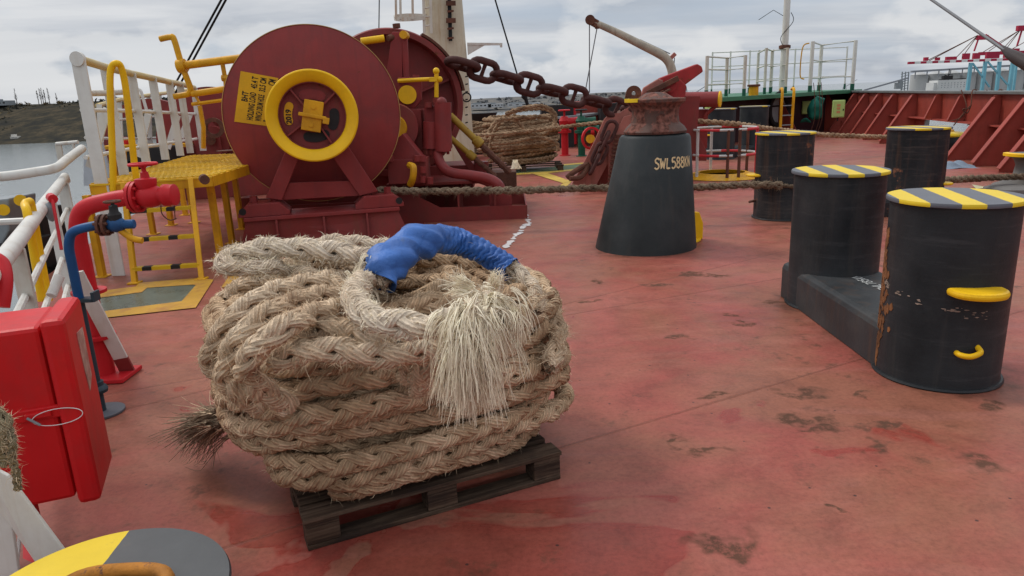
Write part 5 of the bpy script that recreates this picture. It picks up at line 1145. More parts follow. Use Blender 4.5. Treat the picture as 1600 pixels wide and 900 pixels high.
line('BHT', 0.27, 0.42, 0.62, 0.105); line('HOLDING LOAD', 0.47, 0.07, 0.62, 0.105); line('45.4 T', 0.47, 0.70, 0.93, 0.105); line('WINCH DRUM HOLE', 0.69, 0.07, 0.60, 0.105); line('32.5 CM', 0.69, 0.66, 0.93, 0.105); line('B', 0.93, 0.07, 0.11, 0.12); line('.. CM', 0.93, 0.74, 0.93, 0.12)
m.build('stencil_text', blk, dp)
# A-frame bearing stand in front of the flange
AFp = DC + nz*0.26
def P_on(px, py, o=AFp):
    d = ray(px, py); t = np.dot(o-CAM, nz)/np.dot(d, nz); return CAM+d*t
af = []
for side in (0, 1):
    if side == 0: q = [P_on(452, 222), P_on(470, 240), P_on(441, 312), P_on(416, 308)]
    else: q = [P_on(516, 240), P_on(541, 224), P_on(590, 298), P_on(562, 305)]
    MB().plate(q, nz, 0.16).build('leg', maroon, mw, bevel=0.008)
m = MB(); m.lathe([(0.14, 0.0), (0.33, 0.0), (0.33, -0.14), (0.14, -0.14)], AFp+nz*0.07, nz, 40, closed=True); m.build('bearing', maroon2, mw)
m = MB(); m.plate([P_on(452, 285, AFp-nz*0.02), P_on(556, 282, AFp-nz*0.02), P_on(566, 305, AFp-nz*0.02), P_on(440, 312, AFp-nz*0.02)], nz, 0.10); m.build('crossbeam', maroon, mw, bevel=0.006)
# foundation: top flange and skirt with stiffeners
zt = 0.40; fmid = (fa+fb)/2; wf_ = np.linalg.norm(fb-fa)
m = MB(); m.box(fmid-nz*0.25+V(0, 0, zt), (wf_, 0.62, 0.045), (e1, nz, ZU)); m.build('top_flange', maroon, mw, bevel=0.005)
m = MB(); m.plate([fa+V(-0.10, 0, 0.0), fb+V(0.12, 0, 0.0), fb+V(-0.02, 0, zt-0.025), fa+V(0.02, 0, zt-0.025)], nz, 0.02); sk = m.build('skirt', maroon2, mw)
m = MB(); m.plate([fa-nz*0.5+V(-0.10, 0, 0.0), fb-nz*0.5+V(0.12, 0, 0.0), fb-nz*0.5+V(-0.02, 0, zt-0.025), fa-nz*0.5+V(0.02, 0, zt-0.025)], nz, 0.02); m.build('skirt', maroon2, mw)
for t in (0.20, 0.5, 0.78): 
    q = fa+(fb-fa)*t; MB().prism([(0.012, 0), (0.10, 0), (0.07, zt-0.026), (0.012, zt-0.026)], q, nz, ZU, 0.025).build('stiffener', maroon2, mw)
for xo, w_ in ((-0.74, 0.40), (0.74, 0.40)):
    m = MB(); q = fmid+e1*xo+nz*-0.22; m.prism([(-w_/2-0.12, 0.0), (w_/2+0.12, 0), (w_/2+0.12, 0.05), (w_/2, 0.16), (-w_/2, 0.16), (-w_/2-0.12, 0.05)], q+V(0, 0, zt+0.024), e1, ZU, 0.42); pd_ = m.build('foot_pad', maroon, mw, bevel=0.006)
    m = MB()
    for dx in (-0.13, 0.13): m.cyl(q+e1*dx+V(0, 0, zt+0.18), q+e1*dx+V(0, 0, zt+0.27), 0.05, n=6)
    m.build('bolt', maroon, pd_)
    m = MB().cyl(q+e1*(w_/2+0.06 if xo > 0 else -w_/2-0.06)+nz*0.215+V(0, 0, zt+0.10), q+e1*(w_/2+0.06 if xo > 0 else -w_/2-0.06)+nz*0.20+V(0, 0, zt+0.10), 0.045, n=16); m.build('hole', darkm, pd_)

# ================================================================ ANCHOR WINDLASS (second machine behind)
WY = 12.0
WC = P(612, 163, WY)
al = thing('anchor_windlass', 'maroon anchor windlass behind the front drum with open brake wheel and yellow brake rod', 'windlass', V(WC[0], WC[1], 0))
RW = np.linalg.norm(P(612, 43, WY)-WC)
MB().lathe([(RW, -0.30), (RW, 0.0), (RW-0.02, 0.03), (RW-0.10, 0.03), (RW-0.11, 0.0), (RW-0.12, -0.26), (0.45, -0.28), (0.3, -0.28), (0.3, -0.36), (RW, -0.36)], WC, nz, 112, closed=True).build('brake_wheel', maroon2, al)
m = MB()
for a in (20, 75, 140, 200, 255, 320): a = R(a); d = e1*math.cos(a)+ZU*math.sin(a); m.bar(WC-nz*0.2+d*0.3, WC-nz*0.2+d*(RW-0.13), 0.03, 0.14, nz)
m.build('rib', maroon2, al)
MB().cyl(WC-nz*0.4, WC+nz*0.35, 0.34, n=40).build('hub', maroon2, al)
# chain wheel behind with pockets
m = MB(); m.lathe([(0.5, 0), (RW*0.97, 0), (RW*0.97, -0.07), (0.78, -0.14), (0.70, -0.25), (0.78, -0.36), (RW*0.97, -0.43), (RW*0.97, -0.5), (0.5, -0.5)], WC-nz*0.42, nz, 80, closed=True); m.build('chain_wheel', maroon2, al)
# brake band segment standing proud of the upper right rim
MB().lathe([(RW+0.01, 0.02), (RW+0.05, 0.02), (RW+0.05, -0.26), (RW+0.01, -0.26)], WC, nz, 30, closed=True, a0=R(8), a1=R(62), ref=e1 if np.dot(np.cross(nz, e1), ZU) > 0 else e1).build('brake_band', rusty, al)
def slab(name, pts, Y, th, mat=maroon2, parent=al, bevel=0.008):
    return MB().plate([P(x, y, Y) for x, y in pts], V(0, 1, 0), th).build(name, mat, parent, bevel=bevel)
def blk_(name, px0, py0, px1, py1, Y, dep, mat=maroon2, parent=al, bevel=0.012):
    a = P(px0, py0, Y); b = P(px1, py1, Y); c_ = (a+b)/2; c_[1] = Y+dep/2
    return MB().box(c_, (abs(b[0]-a[0]), dep, abs(b[2]-a[2]))).build(name, mat, parent, bevel=bevel)
slab('upright', [(613, 50), (629, 50), (629, 225), (590, 225)], 11.45, 0.06, maroon)
MB().tube([P(606, 60, 11.4), P(620, 57, 11.5)], 0.05, 10).build('pin', rusty, al)
MB().tube([P(564, 65, 11.3), P(600, 60, 11.4)], 0.055, 10).build('yellow_rod', yellow, al)
MB().cyl(P(630, 54, 11.3), P(634, 56, 11.5), 0.06, n=12).build('yellow_nut', yellowr, al)
MB().cyl(P(632, 58, 11.45), P(635, 126, 11.45), 0.05, n=12).build('link_rod', maroon, al)
slab('gear_cover', [(622, 121), (659, 121), (659, 156), (650, 168), (624, 168)], 11.2, 0.12, maroon)
MB().cyl(P(636.5, 148, 11.12), P(636.5, 148, 11.05), 0.135, n=36).build('yellow_cap', yellow, al)
MB().cyl(P(650, 122, 11.2), P(650, 117, 11.2), 0.05, n=12).build('nipple', maroon, al)
m = MB(); m.tube([P(622, 126.5, 11.1), P(668, 124, 11.0), P(686, 123.5, 11.0)], [0.03, 0.03, 0.03], 8); m.bar(P(671, 124.5, 11.0), P(683, 124, 11.0), 0.09, 0.06); m.sphere(P(687, 124, 11.0), 0.045, 10); m.build('brake_rod', yellow, al)
m = MB(); m.tube([P(682, 112, 11.0), P(682, 152, 11.0)], 0.032, 10); m.sphere(P(681.5, 111, 11.0), 0.05, 12); m.build('brake_spindle', yellow, al)
# hydraulic motor block and cylinders
hm = blk_('motor_block', 663, 166, 704, 234, 11.0, 0.45, maroon)
MB().cyl(P(673, 232, 10.95), P(673, 190, 10.95), 0.115, n=28).build('cylinder', maroon, hm); MB().cyl(P(692, 236, 10.9), P(692, 160, 10.9), 0.125, n=28).build('cylinder', maroon, hm)
MB().cyl(P(670, 168, 10.95), P(670, 160, 10.95), 0.06, n=12).build('fitting', maroon2, hm); MB().cyl(P(686, 160, 10.95), P(686, 153, 10.95), 0.09, n=16).build('fitting', maroon2, hm); MB().sphere(P(690, 160, 10.85), 0.08, 12).build('fitting', maroon2, hm)
for x in (666, 674, 684, 692, 700): MB().cyl(P(x, 233, 10.9), P(x, 241, 10.9), 0.025, n=6).build('fitting', maroon2, hm)
blk_('gearbox', 624, 172, 662, 236, 11.1, 0.6, maroon2)
MB().lathe([(0.18, 0.0), (0.34, 0.0), (0.36, -0.05), (0.36, -0.28), (0.18, -0.28)], P(617, 200, 10.8), nz, 40, closed=True).build('coupling_ring', maroon2, al)
MB().lathe([(0.05, 0.02), (0.17, 0.02), (0.19, -0.02), (0.15, -0.1)], P(616, 200, 10.75), nz, 32).build('yellow_coupling', yellowr, al)
# sloping guard plate and bearing housings low down
slab('bearing_bracket', [(632, 208), (668, 252), (668, 262), (598, 262), (602, 232)], 10.6, 0.35, maroon)
blk_('bearing_base', 604, 250, 668, 286, 10.4, 0.5, maroon2)
m = MB()
for x in (609, 652, 660): m.cyl(P(x, 252, 10.35), P(x, 243, 10.35), 0.05, n=8)
for x, y in ((661, 270), (661, 285), (672, 287)): m.cyl(P(x, y, 10.3), P(x, y-10, 10.3), 0.045, n=8)
m.build('bolt', maroon, al)
MB().tube(smooth_path([P(640, 258, 10.3), P(646, 262, 10.2), P(645, 278, 10.2), P(641, 288, 10.3)], 5), 0.05, 8).build('yellow_dog', yellowr, al)
# big bent pipe
MB().tube(smooth_path([P(684, 238, 10.9), P(686, 250, 10.85), P(693, 262, 10.8), P(706, 270, 10.7), P(735, 274, 10.6), P(762, 279, 10.55), P(778, 288, 10.5), P(785, 303, 10.5)], 8), 0.075, 16).build('bent_pipe', maroon, al)
MB().tube(smooth_path([P(706, 268, 11.2), P(738, 278, 11.0), P(764, 287, 10.9), P(775, 300, 10.9)], 8), 0.055, 12).build('bent_pipe', maroon2, al)
# brake screws slanting down to the right
for (a, b, r_) in (((703, 180), (797, 270), 0.055), ((700, 212), (775, 276), 0.045)):
    p0 = P(a[0], a[1], 11.6); p1 = P(b[0], b[1], 11.6); m = MB(); m.tube([p0, p0+(p1-p0)*0.42], r_, 10); m.lathe([(r_, 0), (r_*1.5, 0.02), (r_*1.5, 0.14), (r_, 0.16)], p0+(p1-p0)*0.40, p1-p0, 12); m.build('brake_screw_sleeve', paint('grimy yellow', (0.36, 0.22, 0.03), 0.6, rust=0.4, rust_scale=5, dirt_amt=0.7), al)
    m = MB(); 
    for t in np.linspace(0.45, 1, 7)[:-1]: m.tube([p0+(p1-p0)*t, p0+(p1-p0)*(t+0.045), p0+(p1-p0)*(t+0.09)], [r_*0.8, r_*1.05, r_*0.8], 8)
    m.build('brake_screw', rusty, al)
slab('brake_arm', [(706, 222), (712, 220), (752, 272), (738, 274)], 11.9, 0.06, maroon2)
# foundation bed
m = MB(); bedY0 = 10.25
bd = [G(628, 352), G(818, 340)]
a = V(-1.62, 10.62, 0); b = V(0.27, 10.72, 0)
MB().prism([(0, 0), (2.02, 0), (2.02, 0.20), (0.72, 0.22), (0.0, 0.62)], V(-1.75, 10.75, 0), V(1, 0.0, 0), ZU, 0.02).build('bed_side', maroon2, al)
MB().prism([(0, 0), (2.02, 0), (2.02, 0.20), (0.72, 0.22), (0.0, 0.62)], V(-1.75, 12.3, 0), V(1, 0.0, 0), ZU, 0.02).build('bed_side', maroon2, al)
MB().prism([(0, 0), (1.5, 0), (1.5, 0.20), (0.0, 0.20)], V(0.27, 10.76, 0), V(0, 1, 0), ZU, 0.02).build('bed_end', maroon2, al)
for x in (-1.35, -0.75, -0.2):
    MB().box(V(x, 11.2, 0.24), (0.025, 0.9, 0.46)).build('bed_rib', maroon2, al)
MB().box(V(-1.1, 11.6, 0.55), (1.5, 1.2, 0.05)).build('bed_plate', maroon2, al, bevel=0.01)
MB().box(V(-0.12, 11.05, 0.27), (0.34, 0.34, 0.22)).build('bed_block', maroon, al, bevel=0.012)
blk_('bracket_block', 768, 270, 808, 300, 12.2, 0.5, rusty); MB().cyl(P(752, 270, 11.9), P(752, 252, 11.9), 0.12, n=20).build('bollard_pin', maroon2, al)
blk_('rear_block', 630, 262, 740, 296, 12.0, 0.9, maroon2)
# machinery filling behind the wheel so that it stands on the bed
MB().plate([V(WC[0]-0.75, 12.35, 0.05), V(WC[0]+0.85, 12.35, 0.05), V(WC[0]+0.3, 12.35, 1.7), V(WC[0]-0.3, 12.35, 1.7)], V(0, 1, 0), 0.1).build('bearing_stand', maroon2, al)
MB().plate([V(WC[0]-0.6, 13.15, 0.0), V(WC[0]+0.6, 13.15, 0.0), V(WC[0]+0.3, 13.15, 1.7), V(WC[0]-0.3, 13.15, 1.7)], V(0, 1, 0), 0.1).build('bearing_stand', maroon2, al)
MB().tube([P(620, 44, 11.9), P(619, 37, 11.9)], 0.06, 8).build('top_lug', rusty, al)

# ================================================================ ANCHOR CHAIN
ch = thing('anchor_chain', 'heavy rust brown stud link anchor chain running from the windlass down to the stopper', 'chain', P(860, 140, 12.9))
cpts = [P(723, 101, 12.05), P(755, 110, 12.25), P(792, 121.5, 12.5), P(827, 132, 12.7), P(863, 141.5, 12.95), P(897, 150, 13.15), P(932, 159, 13.4), P(964, 169, 13.6), P(990, 180, 13.8), P(1004, 203, 13.95)]
cpts = [P(690, 92, 11.95)]+cpts
for i in range(len(cpts)-1):
    a, b = cpts[i], cpts[i+1]
    c_ = (cpts[i]); 
for i in range(1, len(cpts)-1):
    c_ = cpts[i]; d = unit(cpts[i+1]-cpts[i-1]); L = 0.63; W = 0.41; r_ = 0.058
    s_ = unit(np.cross(d, V(0, 1, 0))); f_ = np.cross(d, s_)
    if i % 2 == 0: side = unit(s_*0.98+f_*0.2)
    else: side = unit(f_*0.94+s_*0.30)
    hl = L/2-r_; hw = W/2-r_; p_ = []
    for t in np.linspace(-math.pi/2, math.pi/2, 9): p_.append(c_+d*(hl-hw+hw*math.cos(t))+side*hw*math.sin(t))
    for t in np.linspace(math.pi/2, 3*math.pi/2, 9): p_.append(c_+d*(-(hl-hw)+hw*math.cos(t))+side*hw*math.sin(t))
    m = MB().tube(p_, r_, 14, closed=True); m.tube([c_-side*hw, c_-side*hw*0.6, c_, c_+side*hw*0.6, c_+side*hw], [r_*1.0, r_*0.62, r_*0.55, r_*0.62, r_*1.0], 10); m.build('link', chainm, ch)

# ================================================================ CHAIN STOPPER
cs = thing('chain_stopper', 'rust stained sloping chain stopper with hinged red claw bar behind the black cone pedestal', 'chain stopper', V(1.9, 14.3, 0))
stopm = paint('faded stopper paint', (0.37, 0.13, 0.10), 0.6, var=0.25, rust=0.25, rust_scale=3, dirt=(0.13, 0.08, 0.06), dirt_amt=0.6, streak=0.5)
def slab2(name, pts, Y, th, mat=stopm, parent=cs, bevel=0.008): return slab(name, pts, Y, th, mat, parent, bevel)
slab2('side_plate', [(893, 288), (914, 250), (928, 222), (944, 186), (952, 178), (968, 176), (1000, 156), (1010, 158), (988, 190), (958, 240), (930, 292)], 13.6, 0.05)
slab2('side_plate', [(915, 288), (944, 232), (962, 190), (975, 180), (1030, 150), (1040, 168), (1010, 230), (985, 288)], 14.5, 0.05, bulred)
# sloping trough between the plates
a = P(903, 286, 14.05); b = P(958, 182, 14.05); c_ = P(1040, 140, 14.05)
m = MB(); m.bar(a, b, 0.86, 0.03, unit(V(-0.7, 0, 0.7))); m.bar(b, c_, 0.86, 0.03, unit(V(-0.3, 0, 0.9))); m.build('trough', rusty, cs)
slab2('tread_plate', [(975, 182), (1000, 176), (990, 210), (957, 290), (950, 290), (951, 225)], 13.5, 0.04, stopm)
m = MB()
for i in range(13): 
    y = 212+i*6.2; x = 960-(i*0.9); m.bar(P(x, y, 13.42), P(x+26, y-1, 13.42), 0.05, 0.035)
m.build('grating', rusty, cs)
slab2('gusset', [(940, 226), (970, 226), (988, 290), (902, 290)], 14.1, 0.06, bulred)
# chain falling into the pipe
for i, (x, y) in enumerate(((952, 206), (944, 222), (937, 240), (929, 256))):
    c_ = P(x, y, 13.35); d = unit(P(929, 256, 13.35)-P(952, 206, 13.35)); side = V(0, 1, 0) if i % 2 else unit(np.cross(d, V(0, 1, 0))); p_ = [c_+d*(0.10*(1 if math.cos(t) > 0 else -1)+0.10*math.cos(t))+side*0.10*math.sin(t) for t in np.linspace(0, 2*math.pi, 21)[:-1]]
    MB().tube(p_, 0.034, 8, closed=True).build('link', chainm, cs)
# loose shackle bar at the left foot
MB().tube(smooth_path([P(886, 278, 13.3), P(895, 270, 13.3), P(918, 257, 13.5), P(908, 276, 13.3), P(890, 279, 13.2)], 6), 0.05, 8).build('pawl_foot', rusty, cs)
# claw
slab2('claw_bar', [(1017, 140), (1030, 122), (1088, 100), (1095, 104), (1097, 112), (1062, 138), (1050, 150), (1020, 152)], 14.2, 0.18, clawred, bevel=0.02)
slab2('claw_side', [(1000, 152), (1005, 137), (1028, 123), (1036, 126), (1030, 150), (1008, 156)], 13.9, 0.10, stopm, bevel=0.02)
slab2('claw_side', [(1035, 155), (1043, 128), (1062, 124), (1072, 134), (1070, 150), (1062, 158)], 14.0, 0.12, clawred, bevel=0.02)
MB().bar(P(1012, 146, 13.8), P(1060, 122, 13.8), 0.06, 0.10).build('claw_link', rusty, cs, bevel=0.01)
m = MB(); m.lathe([(0.04, -0.03), (0.14, -0.03), (0.14, 0.03), (0.04, 0.03)], P(990, 146, 13.6), V(0, 1, 0), 20, closed=True); m.bar(P(986, 148, 13.6), P(984, 158, 13.6), 0.2, 0.05, V(0, 1, 0)); m.build('lug', rusty, cs)
MB().cyl(P(1046, 134, 13.85), P(1046, 134, 14.4), 0.13, n=20).build('hinge_pin', clawred, cs)
slab2('base_side', [(1010, 150), (1090, 150), (1085, 205), (1100, 235), (1100, 250), (1000, 250)], 15.0, 0.4, maroon2)
# maroon roller shaft with yellow end, right of the cone roller
q0 = P(1060, 156, 16.4); q1 = P(1126, 155, 16.0)
hs = thing('roller_shaft', 'thick maroon horizontal tube with yellow end disc, right of the rusty roller', 'tube', V(q1[0], q1[1], 0))
MB().cyl(q0, q1, 0.165, n=32).build('tube', maroon, hs); d_ = unit(q1-q0)
MB().lathe([(0.0001, 0.006), (0.16, 0.006), (0.172, 0.0), (0.172, -0.03)], q1, unit(d_*0.8+V(0, -0.6, 0)) if False else d_, 32).build('end_disc', yellow, hs)
blk_('stand', 1068, 172, 1105, 232, 16.3, 0.4, maroon, hs); MB().tube(smooth_path([P(1104, 196, 16.2), P(1103, 180, 16.2), P(1118, 166, 16.1), P(1123, 160, 16.1)], 5), 0.045, 8).build('bent_strut', maroon2, hs)
MB().box(P(1078, 168, 16.2), (0.22, 0.2, 0.16)).build('green_box', green, hs, bevel=0.01)
MB().tube([P(1068, 177, 16), P(1088, 175, 16)], 0.03, 8).build('rail_stub', maroon, hs)

# ================================================================ CHAIN LOCKER OPENING: yellow coaming + guard rail
oc_ = G(1128, 276); 
cm = thing('deck_opening', 'round deck opening with wide yellow painted ring', 'opening', oc_)
MB().lathe([(0.50, 0.004), (0.82, 0.008), (0.82, 0.012), (0.50, 0.10), (0.46, 0.10)], oc_, n=56, closed=True).build('yellow_ring', yellowr, cm)
MB().lathe([(0.0001, 0.03), (0.47, 0.03)], oc_, n=40).build('dark_well', darkm, cm)
gr = thing('round_guardrail', 'round red and white striped pipe guard rail around the deck opening', 'railing', oc_)
rw = stripe_mat('red white bands', oc_, (0.6, 0.8), 0.85, 0.5, 0.2, two=(0.55, 0.03, 0.04), one=(0.5, 0.48, 0.45))
RG = 0.66
for z, s0, s1 in ((0.98, -20, 330), (0.48, -20, 330)):
    MB().tube([oc_+V(RG*math.cos(R(t)), RG*math.sin(R(t)), z) for t in np.linspace(s0-60, s1-60, 40)], 0.026, 10).build('rail', rw, gr)
for i, t in enumerate((-78, -20, 25, 95, 160, 205, 262)):
    a = oc_+V(RG*math.cos(R(t)), RG*math.sin(R(t)), 0); MB().tube([a, a+V(0, 0, 0.98)], 0.03, 10).build('post', rw if i % 2 else rusty, gr)

# ================================================================ MAST, DAVIT
mb_ = P(704, 210, 21.5); mast = thing('foremast', 'broad cream and white foremast with rusty caged ladder, cable tray and side arm', 'mast', V(mb_[0], mb_[1], 0))
mc = V(mb_[0], mb_[1], 0)
def rpx(px, Y): return px/FPX*Y*0.985
MB().lathe([(rpx(36, 21.5), 0), (rpx(33, 21.5), 2.2), (rpx(29, 21.5), 4.7), (rpx(27, 21.5), 6.5)], mc, n=40).build('mast_tube', cream, mast)
m = MB()
for px_ in ((703, 0, 701, 64),): m.bar(P(704, 64, 20.85), P(701, -30, 20.85), 0.10, 0.05, V(0, 1, 0))
m.build('cable_tray', cable, mast)
m = MB()
for y in (5, 32): m.bar(P(697, y, 20.8), P(712, y, 20.8), 0.06, 0.12)
for y in (-12, 18, 45, 60): m.bar(P(699, y, 20.8), P(709, y-1, 20.8), 0.03, 0.05)
m.build('tray_clamp', rusty, mast)
m = MB(); m.plate([P(730, 68, 21.5), P(785, 68, 21.5), P(785, 70.5, 21.5), P(757, 71, 21.5), P(731, 86, 21.5)], V(0, 1, 0), 0.06); m.bar(P(730, 68.5, 21.5), P(785, 69, 21.5), 0.10, 0.06); m.tube([P(783, 70, 21.4), P(783, 74, 21.4)], 0.04, 6); m.build('side_arm', white, mast)
# ladder with cage
m = MB()
for x in (663, 674): m.bar(P(x, 52, 20.6), P(x-2, -30, 20.6), 0.07, 0.05, V(0, 1, 0))
for y in range(-30, 50, 14): m.tube([P(663, y+1, 20.6), P(674, y-1, 20.6)], 0.025, 6)
m.build('ladder', whiter, mast)
m = MB(); hoop = lambda y: smooth_path([P(664, y, 20.6), P(640, y+2, 20.3), P(620, y+2, 20.4), P(618, y-2, 20.9), P(640, y-4, 21.2), P(666, y-3, 21.0)], 6)
for y in (28,):
    hh_ = hoop(y); 
    for i in range(len(hh_)-1): m.bar(hh_[i], hh_[i+1], 0.03, 0.10, ZU)
for x, Y in ((619, 20.4), (626, 20.3), (645, 20.3)): m.bar(P(x, 30, Y), P(x-1, -35, Y), 0.06, 0.03, V(0, 1, 0))
m.build('ladder_cage', whiter, mast)
m = MB(); m.lathe([(0.10, -0.02), (0.14, -0.02), (0.14, 0.02), (0.10, 0.02)], P(729, 152, 20.9), V(0, 1, 0), 16, closed=True)
for y in range(120, 200, 12): m.tube([P(727, y, 20.9), P(731, y-1, 20.9)], 0.02, 5)
m.build('step_iron', cable, mast)
dv = thing('davit', 'slender cream swan neck davit with jib raised to the left and rusty tip', 'davit', V(P(1051, 122, 17)[0], 17, 0))
dpts = smooth_path([P(926, 34, 17), P(960, 49, 17), P(1000, 69, 17), P(1030, 84, 17), P(1042, 93, 17), P(1048, 104, 17), P(1051, 120, 17), P(1052, 150, 17), P(1052, 215, 17)], 6)
MB().tube(dpts, np.interp(np.arange(len(dpts)), [0, 18, 48], [0.07, 0.10, 0.10]), 14).build('jib', paint('dull cream davit paint', (0.40, 0.35, 0.27), 0.5, rust=0.25, rust_scale=3, dirt_amt=0.6, streak=0.4), dv)
m = MB(); m.bar(P(919, 30, 17), P(933, 38, 17), 0.16, 0.14, V(0, 1, 0)); m.cyl(P(922, 31, 16.9), P(922, 31, 17.1), 0.11, n=14); m.build('jib_head', rusty, dv)
m = MB(); m.bar(P(1046, 93, 17), P(1055, 84, 17), 0.10, 0.08); m.build('rear_lug', stopm, dv)
m = MB(); m.tube([P(921, 36, 17), P(921, 145, 17)], 0.012, 4); m.tube([P(933, 43, 17), P(915, 140, 17)], 0.012, 4); m.tube([P(1000, 62, 17), P(1047, 84, 17)], 0.012, 4); m.tube([P(1054, 90, 17), P(1053, 105, 17)], 0.01, 4); m.build('fall_wire', wire, dv)
MB().cyl(P(933, 41, 17), P(933, 45, 17), 0.05, n=8).build('sheave', rusty, dv)

# ================================================================ FAR ROPE PILES
def far_pile(name, label, cx, cy, hw, hd, ztop, n, seed, zb=0.14, r_=0.055):
    rg = np.random.default_rng(seed); root = thing(name, label, 'rope', V(cx, cy, zb), 'far rope piles'); ctr = V(cx, cy, 0)
    def sp(th, a, b): return V(a*math.cos(th), b*math.sin(th), 0)
    pts = []
    for k_ in range(n):
        f = k_/(n-1); z = zb+0.07+(ztop-zb-0.14)*f; wdt = 1.0-0.26*abs(f-0.45)**1.4*2.0+rg.normal()*0.03; tx, ty = rg.normal()*0.04, rg.normal()*0.03; tl = rg.normal()*0.04+0.04
        for q in range(26):
            th = 2*math.pi*q/26-2.0; pts.append(ctr+sp(th, hw*wdt*(1+0.03*math.sin(3*th+k_)), hd*wdt)+V(tx, ty, z+tl*math.cos(th)+0.03*math.sin(2*th+k_*1.3)+(ztop-zb-0.14)/(n-1)*q/26))
    braid(smooth_path(pts, 2), r_, rope_far, 'coil', root, lay=0.26, ds=0.03, nside=6, fuzz=1500, fuzz_mat=fibre_brown, fuzz_len=0.02, seed=seed)
    return root, ctr
q = V(*G(808, 258)); fc = V(0.30, 18.0, 0)
fp, fctr = far_pile('rope_pile', 'tan rope coil on a low pallet in the distance, in front of the green valves', 0.33, 18.2, 0.98, 0.62, 1.30, 13, 71)
# inner core so that the coil is not hollow-looking
m = MB().sphere(V(0.33, 18.2, 0.62), 0.8, 20, (0.95, 0.6, 0.62)); m.build('core', rope_far, fp)
for i, pp in enumerate(([ (765, 240), (772, 205), (795, 178), (830, 170), (858, 172), (866, 192), (850, 205), (815, 204)], [(800, 170), (808, 188), (822, 203), (845, 210), (865, 200)], [(760, 215), (775, 190), (800, 185), (840, 182), (862, 185)], [(768, 225), (800, 222), (840, 215), (868, 222), (872, 236)], [(790, 178), (820, 168), (850, 166), (868, 180), (864, 205)])):
    pth = smooth_path([P(x, y, 17.45-0.1*i) for x, y in pp], 8); braid(pth, 0.055, rope_far, 'loop', fp, lay=0.26, ds=0.03, nside=6, fuzz=150, fuzz_mat=fibre_brown, seed=80+i)
fpal = thing('pallet', 'low dark pallet under the distant rope coil', 'pallet', V(0.4, 18.1, 0))
for y in (17.6, 18.1, 18.6):
    for x in (-0.45, 0.4, 1.3): MB().box(V(x, y, 0.06), (0.14, 0.12, 0.11)).build('block', wood_old, fpal)
    MB().box(V(0.43, y, 0.127), (1.9, 0.14, 0.02)).build('deck_board', wood, fpal)
rcd = fibres  # loose strands at the foot of the far coil
m = MB(); rgf = np.random.default_rng(4)
for i in range(50):
    a = P(805+rgf.normal()*2, 250, 17.3); b = P(802+rgf.uniform(-5, 14), 264, 17.1); m.tube([a, (a+b)/2+V(0, -0.03, 0.03), b], 0.008, 3)
m.build('frayed_end', fibre_pale, fp)
far_pile('rope_pile', 'smaller tan rope coil half hidden behind the white mast', -1.05, 22.5, 0.62, 0.5, 1.05, 9, 72, r_=0.05)
# line from the far coil to the right, behind the stopper and on over the rails
def line_rope(name, pts, r_, mat, label, fuzz=400, seed=1, nside=7, lay=None, pairs=True):
    p_ = smooth_path(pts, 10); o = braid(p_, r_, mat, name, None, loc=pts[0], lay=lay or r_*5, ds=r_*0.35, nside=nside, fuzz=fuzz, fuzz_mat=fibre_brown if mat is not rope_grey else fibre_grey, fuzz_len=0.03, seed=seed, pairs=pairs)
    return tag(o, label, 'rope', 'ropes stretched across the deck')
line_rope('mooring_rope', [P(733, 211, 17.2), P(770, 210, 17.1), P(830, 204, 17.0), P(890, 197, 16.9), P(942, 191, 16.8), P(985, 190, 16.7)], 0.05, rope_far, 'taut tan rope running from the windlass across the distant coil to the stopper', seed=90)
line_rope('mooring_rope', [P(1040, 182, 15.2), P(1066, 187, 15.2), P(1100, 190, 15.1), P(1150, 194, 15.4), P(1200, 201, 16.0), P(1250, 207, 17.0), P(1300, 211.5, 17.6), P(1380, 214, 18.1), P(1480, 220, 18.4)], 0.065, rope_far, 'tan braided rope leading over the red rail and behind the middle bollards', seed=91)
line_rope('mooring_rope', [P(590, 297, 9.95), P(660, 299, 9.95), P(740, 298, 9.9), P(830, 297, 9.85), P(920, 294, 9.8), P(1010, 294, 9.75), P(1100, 292, 9.7), P(1160, 289, 9.65), P(1200, 289, 9.58), P(1222, 290, 9.56)], 0.058, rope_grey, 'long grey brown rope stretched low behind the cone from front winch to middle bollards', fuzz=5000, seed=92)
line_rope('mooring_rope', [P(1400, 284, 10.3), P(1450, 283, 10.8), P(1500, 280, 11.2), P(1560, 277, 11.5), P(1640, 275, 11.7)], 0.06, rope_grey, 'grey brown rope leading from the rusty middle bollard to the right edge', fuzz=1500, seed=93)
# turns around the worn middle bollard
m_pts = []
for k_, z in enumerate((0.56, 0.44)):
    pass
tn = [V(C3[0]+(r3+0.035)*math.cos(t), C3[1]+(r3+0.035)*math.sin(t), 0.52-0.06*t/6.28+0.02*math.sin(t*2)) for t in np.linspace(0, 6.28*1.02, 60)]
o = braid(np.array(tn), 0.03, rope_grey, 'bollard_turns', None, loc=C3, ds=0.02, nside=6, fuzz=1200, fuzz_mat=fibre_grey, fuzz_len=0.03, seed=95); tag(o, 'dirty dark rope turns around the worn left bollard of the middle pair', 'rope')
